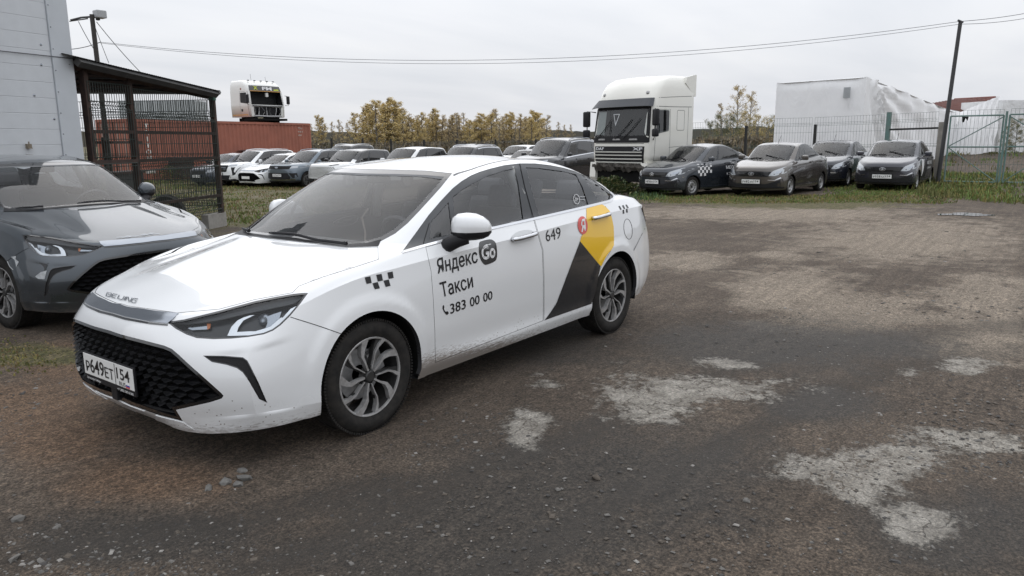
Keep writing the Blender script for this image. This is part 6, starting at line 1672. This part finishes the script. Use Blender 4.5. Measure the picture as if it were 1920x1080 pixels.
    for k in range(8): boxo('panel_seam', (1.256, -2.4+k*.68, zt/2+.6), (.012, .03, zt-1.3), mat('seam_grey', (.25, .27, .28), .6) if k == 0 else bpy.data.materials['seam_grey'], tr)
# ------------------------------------------------------------------ other cars: same loft, other proportions
def warp_grid(S):
    P = u5_grid(); Q = P.copy(); hw, wb = S['hw'], S['wb']
    zf = lambda z: np.interp(z, [.19, .2, .95, 1.03, 1.469], [S['gc']-.01, S['gc'], S['sh'], S['belt'], S['H']])
    xl = lambda x: np.interp(x, [-3.67, -2.67, 0, .975], [-(wb+S['ro']), -wb, 0, S['fo']])
    Q[:, :, 1] *= hw/.91; Q[:, :, 2] = zf(P[:, :, 2]); Q[:8, :, 0] = xl(P[:8, :, 0])
    wcol = np.array([1, 1, 1, .97, .88, .72, .52, .36, .2, .1]+[0]*11)
    lift = S['nose']-Q[7, 0, 2]
    for k, w in ((3, .15), (4, .4), (5, .72), (6, .95), (7, 1.)): Q[k, :, 2] += lift*wcol*w
    bl = S.get('blunt', 0)
    for k, w in ((5, .3), (6, .6), (7, 1.)): Q[k, :5, 0] += bl*w*np.array([1, 1, .9, .7, .4])*(S['fo']-.02-Q[k, :5, 0]*1.0 if False else .07)
    a10 = np.interp(P[10, :, 0], [-3.14, -.07], [S['rbx'], S['cx']]); Q[10, :, 0] = a10
    Q[10, :9, 2] += (S['cz']-Q[10, 0, 2])*np.array([1, 1, 1, 1, .95, .8, .6, .4, .2])
    for k in (8, 9):
        for j in range(21):
            den = P[10, j, 0]-P[7, j, 0]; f = (P[k, j, 0]-P[7, j, 0])/den if j < 9 and abs(den) > .05 else (k-7)/3
            Q[k, j] = Q[7, j]*(1-f)+Q[10, j]*f
            if j < 9: Q[k, j, 2] += .035*math.sin(math.pi*f)*S.get('dome', 1)
    kz = (S['H']-S['belt'])/(1.469-1.03); rf = np.array([1.0]*12+[.9, .75, .6, .5, .45, .45, .45, .45, .45]) if S.get('suv') else np.ones(21)
    for k in (12, 14): Q[k, :, 2] = S['H']-(1.469-P[k, :, 2])*kz*(rf if k == 12 else rf)*(.8 if S.get('suv') else 1)
    Q[12, :, 0] = np.interp(P[12, :, 0], [-2.745, -.93], [S['rtx'], S['wx']]); Q[14, :, 0] = np.interp(P[14, :, 0], [-2.6, -1.08], [S['rtx']+.2, S['wx']-.15])
    Q[12, :, 1] *= S.get('roofw', 1.0)
    for j in range(21):
        p, q = Q[10, j], Q[12, j]; m = (p+q)/2
        n = np.array([[.35, 0, .9], [.0, .9, .4], [-.35, 0, .9]][0 if j < 6 else 1 if j < 16 else 2]); b = .022 if j < 6 else .018 if j < 16 else .02
        Q[11, j] = m+n*b
        p, q = Q[12, j], Q[14, j]; m = p*.5+q*.5; m[1] = p[1]*.62; m[2] = q[2]-(q[2]-p[2])*.42 if 6 <= j < 16 else m[2]+.004
        Q[13, j] = m
    return Q
GREYGLASS = glass('dark_car_glass', (.16, .175, .18), .06)
def gen_car(name, label, paintm, S, group=None, roofm=None, cat='car'):
    root = empty(name, (0, 0, 0), 0, label, cat, group); sr = 4; scn = 4
    sh = Shell(warp_grid(S), {1: 1., 6: np.array([.0]*5+[.4]+[.8]*12+[.3]*3), 10: np.array([1.]*10+[.3]*11)}, sr, scn)
    A = sh.A; R, C = A.shape[:2]; W = S['R']
    bm = nb(); V = [[None]*C for _ in range(R)]; wins = {}
    def vget(b, dct, i, j):
        if (i, j) not in dct: dct[(i, j)] = b.verts.new(A[i, j])
        return dct[(i, j)]
    main = {}; parts = {}
    r0, r1 = 10*sr, 12*sr
    bcol = int(S.get('bp', 10.6)*scn); ccol = int(S.get('cp', 13.4)*scn)
    for i in range(R-1):
        for j in range(C-1):
            key = None; mi = 0
            if r0 <= i < r1:
                if j < 5.5*scn: key = 'windscreen' if r0+0 < i+1 and i < r1-1 else None; mi = 1 if key is None else 0
                elif 8*scn <= j < 15*scn:
                    mi = 1
                    if r0 < i < r1-1 and 8.5*scn <= j < 14.6*scn and j not in (bcol, ccol): key = 'front_window' if j < bcol else 'rear_window' if j < ccol else 'quarter_glass'
                elif j >= 17*scn and r0 < i < r1-1: key = 'rear_screen'
            if roofm is not None and i >= r0+2 and key is None: mi = 3 if (i >= r1 or mi == 0) else 1
            if i < sr*1: mi = 2
            elif S.get('clad') and i < sr*2: mi = 2
            b, d = (bm, main) if key is None else parts.setdefault(key, (nb(), {}))
            try: f = b.faces.new([vget(b, d, *q) for q in ((i, j), (i, j+1), (i+1, j+1), (i+1, j))])
            except ValueError: continue
            f.smooth = True; f.material_index = mi if key is None else 0
    for b, _ in [(bm, 0)]+list(parts.values()):
        bmesh.ops.remove_doubles(b, verts=b.verts[:], dist=1e-4); bmesh.ops.recalc_face_normals(b, faces=b.faces)
    # outward
    bm.normal_update(); f = max(bm.faces, key=lambda f: f.calc_center_median().z)
    if f.normal.z < 0: bmesh.ops.reverse_faces(bm, faces=bm.faces[:])
    sh.bm = bm
    ar = W*1.13
    for cx in (0, -S['wb']):
        arch = [(cx+ar*math.cos(a), W+ar*math.sin(a)) for a in [math.radians(-18+216*k/26) for k in range(27)]]+[(cx-ar, -.2), (cx+ar, -.2)]
        sh.cut(arch, SIDE, lambda c: c.y > .4*S['hw'])
    mirror(bm)
    body = obj('body', bm, [paintm, FRAME, TRIM2, roofm or paintm], root)
    for nm, (b, _) in parts.items():
        gl = WSGLASS if nm == 'windscreen' else GREYGLASS
        if nm in ('windscreen', 'rear_screen'): mirror(b); obj(nm, b, gl, root)
        else: both(nm, b, gl, root)
    y1 = S['hw']
    for cx in (0, -S['wb']):
        b = nb(); pts = [(cx+ar*math.cos(a), W+ar*math.sin(a)) for a in [math.radians(-18+216*k/18) for k in range(19)]]
        rows = [[b.verts.new((x, y, z)) for x, z in pts] for y in (y1*.97, y1*.6)]
        for k in range(18): b.faces.new((rows[0][k], rows[0][k+1], rows[1][k+1], rows[1][k]))
        b.faces.new(rows[1]); both('wheel_housing', b, UNDER, root)
        for s in (1, -1): wheel(root, (cx, s*(y1-.12), W), W, S.get('rim', W*.66), S.get('tw', .2), S.get('wk', 'alloy'), s, False, rot=.3*abs(cx)+.2)
    L_ = S['wb']; box_ = nb(); box(box_, (-L_/2-.2, 0, S['gc']+.05), (L_+1.2, 1.35*y1, .06)); obj('underbody', box_, UNDER, root)
    box_ = nb(); cabx = (S['cx']+S['rbx'])/2; box(box_, (cabx, 0, S['belt']-.12), (abs(S['rbx']-S['cx'])-.1, 1.55*y1, .05)); obj('cabin_shelf', box_, DASH, root)
    if S.get('seats', True): seat_set(root, ((S['wx']-.35, .36), (S['wx']-.35, -.36)), S['wx']-1.15, S['belt']-.72)
    # mirrors
    mz = S['belt']+.06; mx = S['cx']-.52
    b = nb(); box(b, (mx, y1+.09, mz), (.11, .20, .14), rz=-.25, bev=.045); tube(b, [(mx+.03, y1-.04, mz-.06), (mx, y1+.05, mz-.03)], .03, 6)
    both('door_mirror', b, S.get('mirm') or paintm, root)
    P = lambda nm, poly, m, off=.004, th=.006, proj=FRONT, res=.1, mir=True, par=None, hole=None: (both(nm, sh.patch(poly, proj, off, th, res, False, hole), m, par or root) if mir else obj(nm, sh.patch(poly, proj, off, th, res, False, hole), m, par or root))
    # door gaps, handles, waist strip
    for x in (S['cx']-.42, S['cx']-1.55, S['rbx']+.55 if not S.get('suv') else S['cx']-2.45):
        P('door_gap', ribbon([(x, S['belt']-.03), (x+.02, (S['belt']+S['gc'])/2), (x, S['gc']+.14)], .010), UNDER, .002, 0, SIDE)
    P('sill_gap', ribbon([(S['cx']-.42, S['gc']+.14), (S['cx']-1.55, S['gc']+.14), (S['cx']-2.2, S['gc']+.14)], .010), UNDER, .002, 0, SIDE)
    for x in (S['cx']-1.35, S['cx']-2.3):
        P('door_handle', rounded([(x-.10, S['sh']-.03), (x+.10, S['sh']-.03), (x+.10, S['sh']+.01), (x-.10, S['sh']+.01)], .015), S.get('hm') or paintm, .025, .025, SIDE)
    if S.get('chrome'):
        P('window_chrome', ribbon([(A[10*sr, int(8.5*scn), 0], A[10*sr, int(8.5*scn), 2]-.01)]+[(A[10*sr, int(c*scn), 0], A[10*sr, int(c*scn), 2]-.005) for c in (10, 11, 12, 13, 14, 14.8)], .03), CHROME, .006, .006, SIDE)
        P('window_chrome', ribbon([(A[12*sr-1, int(c*scn), 0], A[12*sr-1, int(c*scn), 2]) for c in (8.5, 9, 10, 11, 12, 13, 14, 14.8)], .025), CHROME, .006, .006, SIDE)
        P('window_chrome', ribbon([(A[i, int(14.8*scn), 0], A[i, int(14.8*scn), 2]) for i in range(10*sr, 12*sr)], .025), CHROME, .006, .006, SIDE)
    if S.get('rails'):
        b = nb(); tube(b, [(A[12*sr+1, int(c*scn), 0], A[12*sr+1, int(c*scn), 1], A[12*sr+1, int(c*scn), 2]+(.045 if 8 < c < 14.5 else 0)) for c in (7.6, 8.2, 9, 10, 11, 12, 13, 14, 14.7)], .018, 6); both('roof_rail', b, S['rails'], root)
    # wipers
    for y0, y1_ in ((.55, -.05), (-.1, -.6)):
        pts = [sh.hit(TOP, A[10*sr, 0, 0]-.05-.12*abs(t), y0+(y1_-y0)*t) for t in (0, .5, 1)]
        b = nb(); tube(b, [l+n*.02 for l, n in pts if l is not None], .011, 5); obj('wiper', b, TRIM, root)
    return root, sh, P
def plate(root, sh, z, chars, w=.52, par=None, detail=True):
    l, n = sh.hit(FRONT, 0, z); x = l.x+.02
    fr = boxo('licence_plate', (x, 0, z), (.02, .54, .13), TRIM, root); boxo('plate_board', (x+.011, 0, z), (.004, .52, .112), PLATEW, fr)
    if chars:
        for t, y0, wd, cap, dz in ((chars[0], -.235, .042, .056, 0), (chars[1:4], -.185, .15, .076, 0), (chars[4:6], -.028, .092, .056, 0), (chars[6:], .095, .13, .060, .016)):
            b = line_text(t, (y0, z-.036+dz+cap), (y0+wd, z-.036+dz+cap), (y0+wd, z-.036+dz), (y0, z-.036+dz), .01, 1); obj('plate_lettering', flat(b, lambda a, c: (x+.0145, a, c)), INK, fr)
        boxo('plate_divider', (x+.0140, .078, z), (.0008, .004, .108), INK, fr)
    return fr
HLGREY = mat('headlamp_glassy', (.36, .38, .40), .10, metal=.35, coat=1)
GRANTA = dict(hw=.85, wb=2.476, fo=.80, ro=.98, H=1.50, gc=.19, sh=.93, belt=1.0, nose=.80, cx=-.10, cz=1.0, wx=-.78, rtx=-2.15, rbx=-2.75, R=.29, rim=.185, tw=.18, wk='steel', roofw=1.02, blunt=.6)
def make_granta():
    pm = GR_P[0]
    root, sh, P = gen_car('dark_saloon', 'x', pm, GRANTA)
    P('grille', rounded([(-.46,.56),(.46,.56),(.53,.70),(-.53,.70)], .03), TRIM, .004, .02, mir=False)
    for z in (.595, .635, .67): P('grille_bar', [(-.47,z-.008),(.47,z-.008),(.47,z+.008),(-.47,z+.008)], GLOSSB, .014, .012, mir=False)
    e = ell(0, .635, .085, .05, 20); P('emblem', e, CHROME, .03, .02, mir=False, hole=inset(e, .014)); P('emblem', [(-.05,.625),(.0,.665),(.055,.635),(.0,.61)], CHROME, .03, .02, mir=False)
    hl = both('headlight', sh.patch(rounded([(.47,.59),(.62,.585),(.80,.66),(.83,.80),(.76,.83),(.56,.72)], .02), FRONT, .003, .006, .08), HLGREY, root)
    for k, b in enumerate((sh.patch([(.60,.63),(.72,.665),(.74,.73),(.63,.70)], FRONT, .006, .004, .08),)):
        for q, bb in enumerate((b, mirrored(b))): obj('reflector', bb, CHROMED, hl[q])
    P('lower_intake', [(-.74,.285),(.74,.285),(.76,.40),(.60,.43),(.42,.36),(-.42,.36),(-.60,.43),(-.76,.40)], TRIM2, .004, .01, mir=False)
    P('lip', ribbon([(-.80,.27),(0,.255),(.80,.27)], .03), TRIM, .02, .02, mir=False)
    P('boomerang_trim', ribbon([(.815,.575),(.70,.51),(.62,.465),(.46,.47)], .026), CHROME, .008, .01)
    P('bumper_slot', [(.60,.42),(.78,.50),(.80,.42),(.70,.38)], TRIM, .005, .005)
    P('side_moulding', ribbon([(-.62,.52),(-1.4,.53),(-2.05,.54)], .03), pm, .010, .01, SIDE)
    b = nb(); tube(b, [(-1.0, 0, 1.47), (-1.18, 0, 1.68)], .006, 4); obj('aerial', b, TRIM, root)
    return root, sh, P
GR_P = []
# ------------------------------------------------------------------ the parked fleet
GR_P = [paint('slate_paint', (.030, .036, .045), .24, metal=.3), paint('brown_grey_paint', (.088, .078, .070), .25, metal=.4), paint('blue_black_paint', (.018, .021, .030), .25, metal=.2), paint('violet_grey_paint', (.030, .031, .042), .24, metal=.3)]
def build_grantas():
    proto, sh, P = make_granta()
    spots = [(-18.0, -5.75, -18, 0, 'Р898ХН154', 'slate grey taxi saloon with white checkers beside the white truck'), (-18.9, -3.35, -4, 1, 'Р682ХН154', 'brown-grey saloon parked between the taxi and the other dark saloons'), (-23.5, -2.9, -2, 2, None, 'blue-black saloon set back between its two neighbours'), (-22.3, -.72, 0, 3, 'Р938ХА154', 'violet-grey saloon parked nearest the gate')]
    roots = []
    for k, (x, y, a, pi, pl, lab) in enumerate(spots):
        r = proto if k == 0 else copy_tree(proto, None, {GR_P[0]: GR_P[pi], 'key': 'gr%d' % pi})
        r['label'] = lab; r['group'] = 'dark saloons parked on the grass'; r['category'] = 'car'; r.location = (x, y, hz(x, y)); r.rotation_euler = (0, 0, math.radians(a)); roots.append((r, pl))
    for r, pl in roots:
        if pl: plate(r, sh, .425, pl)
    r = roots[0][0]
    tm = lambda b, nm, rr: obj(nm, lay(sh, b, SIDE, .006), WINK, rr)
    # SIDE view from +y: picture right is -x, so letters are laid mirrored in x
    def T(t, x0, z0, w, cap, rr): 
        b = line_text(t, (x0, z0+cap), (x0-w, z0+cap), (x0-w, z0), (x0, z0), .02, 2); return tm(b, 'door_lettering', rr)
    T('ТАКСИ', -1.60, .90, .30, .06, r); T('МЕСТНОЕ', -1.40, .76, .75, .09, r); T('т.243-00', -1.42, .58, .6, .08, r)
    for i in range(7):
        for j in range(4):
            if (i+j) % 2 == 0:
                x, z = -.18-i*.085, .92-j*.085-i*.0
                if j == 3 and i > 4: continue
                q = [(x, z), (x-.085, z), (x-.085, z-.085), (x, z-.085)]; obj('checker_square', sh.patch(q, SIDE, .006, 0, .2), WINK, r)
    r4 = roots[3][0]; T('МЕСТНОЕ', -1.30, .74, .8, .09, r4); T('т.243-00', -1.35, .60, .6, .06, r4)
    obj('door_splash', sh.patch(smooth2([(-.42,.90),(-.62,.86),(-.70,.72),(-.62,.52),(-.50,.40),(-.42,.50),(-.38,.70)], 3, True), SIDE, .006, 0, .1), WINK, r4)
    return roots
def build_row():
    dark = paint('black_blue_paint', (.012, .014, .018), .2); grey = paint('steel_blue_paint', (.12, .15, .18), .3, metal=.4); char = paint('charcoal_paint', (.035, .036, .038), .28, metal=.3); wine = paint('dark_red_paint', (.07, .022, .02), .3); navy = paint('navy_paint', (.016, .024, .045), .25)
    suv = dict(hw=.91, wb=2.66, fo=.86, ro=.86, H=1.62, gc=.26, sh=.98, belt=1.06, nose=.98, cx=-.12, cz=1.07, wx=-.85, rtx=-2.85, rbx=-3.2, R=.34, rim=.225, tw=.215, suv=True, roofw=1.06, clad=True, blunt=1, seats=False)
    def put(r, px, d, a): v = gd(px, d); r.location = v; r.rotation_euler = (0, 0, math.radians(a))
    G_ = 'cars parked in the back rows'
    # white SUV with tall dark grille
    r, sh, P = gen_car('parked_suv', 'white SUV with tall dark grille, first whole car right of the shed post', WHITE2, dict(suv, rails=CHROME), G_)
    P('grille', rounded([(-.50,.66),(.50,.66),(.58,.95),(-.58,.95)], .06), TRIM, .006, .02, mir=False)
    for z in (.72, .79, .86): P('grille_bar', [(-.48,z-.008),(.48,z-.008),(.48,z+.008),(-.48,z+.008)], CHROMED, .016, .01, mir=False)
    P('headlight', rounded([(.56,.88),(.86,.93),(.84,1.0),(.60,.98)], .02), HLGREY, .006); P('lamp_claw', [(.66,.86),(.86,.86),(.82,.55),(.74,.50),(.72,.68)], TRIM, .006); P('lower_grille', [(-.62,.34),(.62,.34),(.70,.52),(-.70,.52)], TRIM2, .008, .01, mir=False); P('skid_trim', ribbon([(.86,.34),(.66,.50),(.60,.34)], .05), WHITE2, .014)
    plate(r, sh, .575, 'О415ТК154'); put(r, 437, 36.5, 3)
    # steel-blue SUV
    r, sh, P = gen_car('parked_suv', 'steel-blue SUV with slim dark grille between two white cars', grey, dict(suv, H=1.62, rails=CHROMED), G_)
    P('grille', rounded([(-.62,.82),(.62,.82),(.66,.95),(-.66,.95)], .04), TRIM, .006, .02, mir=False)
    e = ell(0, .885, .10, .035, 14); P('emblem', e, CHROMED, .02, .01, mir=False); P('headlight', rounded([(.62,.84),(.88,.88),(.88,.97),(.66,.95)], .02), HLGREY, .007); P('lower_grille', [(-.62,.36),(.62,.36),(.70,.66),(-.70,.66)], TRIM, .006, .01, mir=False); P('corner_intake', [(.70,.42),(.86,.50),(.84,.66),(.60,.64)], TRIM2, .010); P('skid_trim', ribbon([(-.9,.40),(0,.36),(.9,.40)], .05), CHROMED, .016, mir=False); P('corner_trim', ribbon([(.58,.66),(.72,.44),(.88,.42)], .035), grey, .016)
    plate(r, sh, .56, 'Е207МР154'); put(r, 545, 34, 6)
    # white with black roof and dotted grille
    r, sh, P = gen_car('parked_crossover', 'white crossover with black roof and wide dotted grille', WHITE2, dict(suv, H=1.60, mirm=GLOSSB, nose=.98), G_, roofm=GLOSSB)
    gm = nb()
    for i in range(-11, 12):
        for j in range(9):
            y = (i+(j % 2)*.5)*.066; z = .48+j*.05
            if abs(y) > .80-.25*abs(z-.72)/.3: continue
            b = sh.patch([(y-.027, z-.006), (y+.006, z-.017), (y+.027, z+.006), (y-.006, z+.017)], FRONT, .006, 0, .2)
            for f in b.faces: gm.faces.new([gm.verts.new(v.co) for v in f.verts])
            b.free()
    P('headlight', [(.50,.93),(.88,.99),(.90,1.03),(.55,.97)], TRIM, .006); obj('grille_dots', gm, TRIM, r); P('lower_grille', [(-.7,.32),(.7,.32),(.66,.42),(-.66,.42)], TRIM2, .006, mir=False); put(r, 622, 32.5, 6)
    spec = [('parked_suv', 'white SUV whose roof shows just above the white saloon, with dark windows', WHITE2, dict(suv, H=1.66), 730, 31.5, 4, None),
            ('parked_suv', 'charcoal SUV with chrome window line and silver roof rails, centre of the row', char, dict(suv, H=1.70, wb=2.75, ro=.95, rtx=-2.95, rbx=-3.35, rails=CHROME, chrome=True), 842, 32, 5, None),
            ('parked_suv', 'big black SUV with chrome window frame left of the truck', dark, dict(suv, H=1.93, hw=.98, wb=2.85, fo=.88, ro=1.2, sh=1.10, belt=1.22, nose=1.12, cz=1.24, wx=-.95, rtx=-3.4, rbx=-3.75, R=.39, rim=.25, rails=CHROMED, chrome=True), 1008, 29.5, 2, None),
            ('parked_suv', 'dark wagon showing only its roof behind the charcoal SUV', char, dict(suv, H=1.72, rails=TRIM), 846, 38, 4, None),
            ('parked_hatchback', 'white car showing only its roof end behind the charcoal SUV', WHITE2, dict(suv, H=1.60), 952, 40, 4, None),
            ('parked_saloon', 'low dark saloon showing only its roof left of the big black SUV', char, dict(GRANTA, H=1.47, wk='alloy', seats=False), 968, 33.5, 4, None),
            ('parked_suv', 'black SUV with silver roof rails in front of the container end', dark, dict(suv, H=1.75, rails=CHROME, ro=1.0), 618, 42, 8, None),
            ('parked_saloon', 'dark red car showing only its windscreen behind the shed post', wine, dict(GRANTA, H=1.50, wk='alloy', seats=False), 432, 43, 6, None),
            ('parked_saloon', 'navy saloon seen through the shed mesh before the container', navy, dict(GRANTA, H=1.47, wk='alloy', seats=False), 392, 37, 8, 'С518УК54')]
    for nm, lab, pm, S, px, d, a, pl in spec:
        r, sh, P = gen_car(nm, lab, pm, S, G_); put(r, px, d, a); hi = S['nose']
        P('grille', rounded([(-.45,hi-.24),(.45,hi-.24),(.52,hi-.08),(-.52,hi-.08)], .03), TRIM, .006, .02, mir=False); P('headlight', rounded([(.52,hi-.20),(.80,hi-.14),(.80,hi-.02),(.56,hi-.06)], .02), HLGREY, .006); P('lower_grille', [(-.6,.32),(.6,.32),(.66,.44),(-.66,.44)], TRIM2, .006, mir=False)
        if pl: plate(r, sh, .46, pl)
build_ground(); build_warehouse(); build_shed(); _c, _M, _s = build_container(); build_truck(); build_wreck_cab(_M, _s); build_fences(); build_wrapped()
wroot, wsh, wdec, wd_, wrd_ = make_sedan('taxi_saloon', 'white taxi saloon with yellow and black livery in the foreground', WHITE, None)
DEC = set(o.name for o in wdec)
def clone(src, remap, label, name):
    def rec(o, parent):
        if o.name in DEC: return None
        c = o.copy(); COL.objects.link(c); c.parent = parent
        if c.type == 'MESH':
            ms = list(c.data.materials)
            if any(m in remap for m in ms):
                key = (c.data.name, remap['key'])
                if key not in MESHCACHE:
                    d = c.data.copy()
                    for i, m in enumerate(ms): d.materials[i] = remap.get(m, m)
                    MESHCACHE[key] = d
                c.data = MESHCACHE[key]
        for ch in o.children: rec(ch, c)
        return c
    r = rec(src, None); r.name = name; r['label'] = label; return r
g = clone(wroot, {WHITE: GREYM, 'key': 'grey'}, 'dark grey saloon with scuffed front corner parked beside the taxi', 'grey_saloon'); g.location = (-.62, -3.50, 0); g.rotation_euler = (0, 0, 1.636)
b2 = clone(wroot, {WHITE: WHITE2, 'key': 'w2'}, 'white saloon with black mesh grille, second car of the back row', 'parked_saloon'); v_ = gd(490, 35.3); b2.location = v_; b2.rotation_euler = (0, 0, math.radians(4)); b2['group'] = 'cars parked in the back rows'
class PixL(Par):
    def __init__(s, M): s.i = M.inverted(); s.c = s.i @ CAM; s.m = s.i.to_3x3()
    def ray(s, a, b): return s.c, (s.m @ ray(a, b)).normalized()
bpy.context.view_layer.update(); PG = PixL(Matrix.Translation(g.location) @ Matrix.Rotation(g.rotation_euler.z, 4, 'Z'))
scm = mat('chipped_primer', (.50, .52, .53), .8, var=(40, .4)); scd = mat('scraped_paint', (.05, .052, .055), .7)
def scuff(pts, m_, off):
    b = wsh.patch([(p[0]/2.919, 270+p[1]/2.919) for p in pts], PG, off, 0, 99); obj('paint_scuff', b, m_, g)
scuff([(38,642),(62,618),(88,612),(86,630),(104,645),(90,672),(70,690),(52,672)], scm, .0012)
scuff([(192,726),(222,702),(256,692),(250,718),(244,740),(210,738)], scm, .0012)
for q in range(5): scuff([(215+q*9,648+q*4-3*(q%2)),(268-q*4,652+q*9),(262-q*5,660+q*9),(219+q*6,655+q*5)], scd, .0014+q*.0003)
sedan_decals(wroot, wsh, wd_, wrd_)
build_grantas(); build_row()
scatter_stones(); scatter_grass(); build_trees()
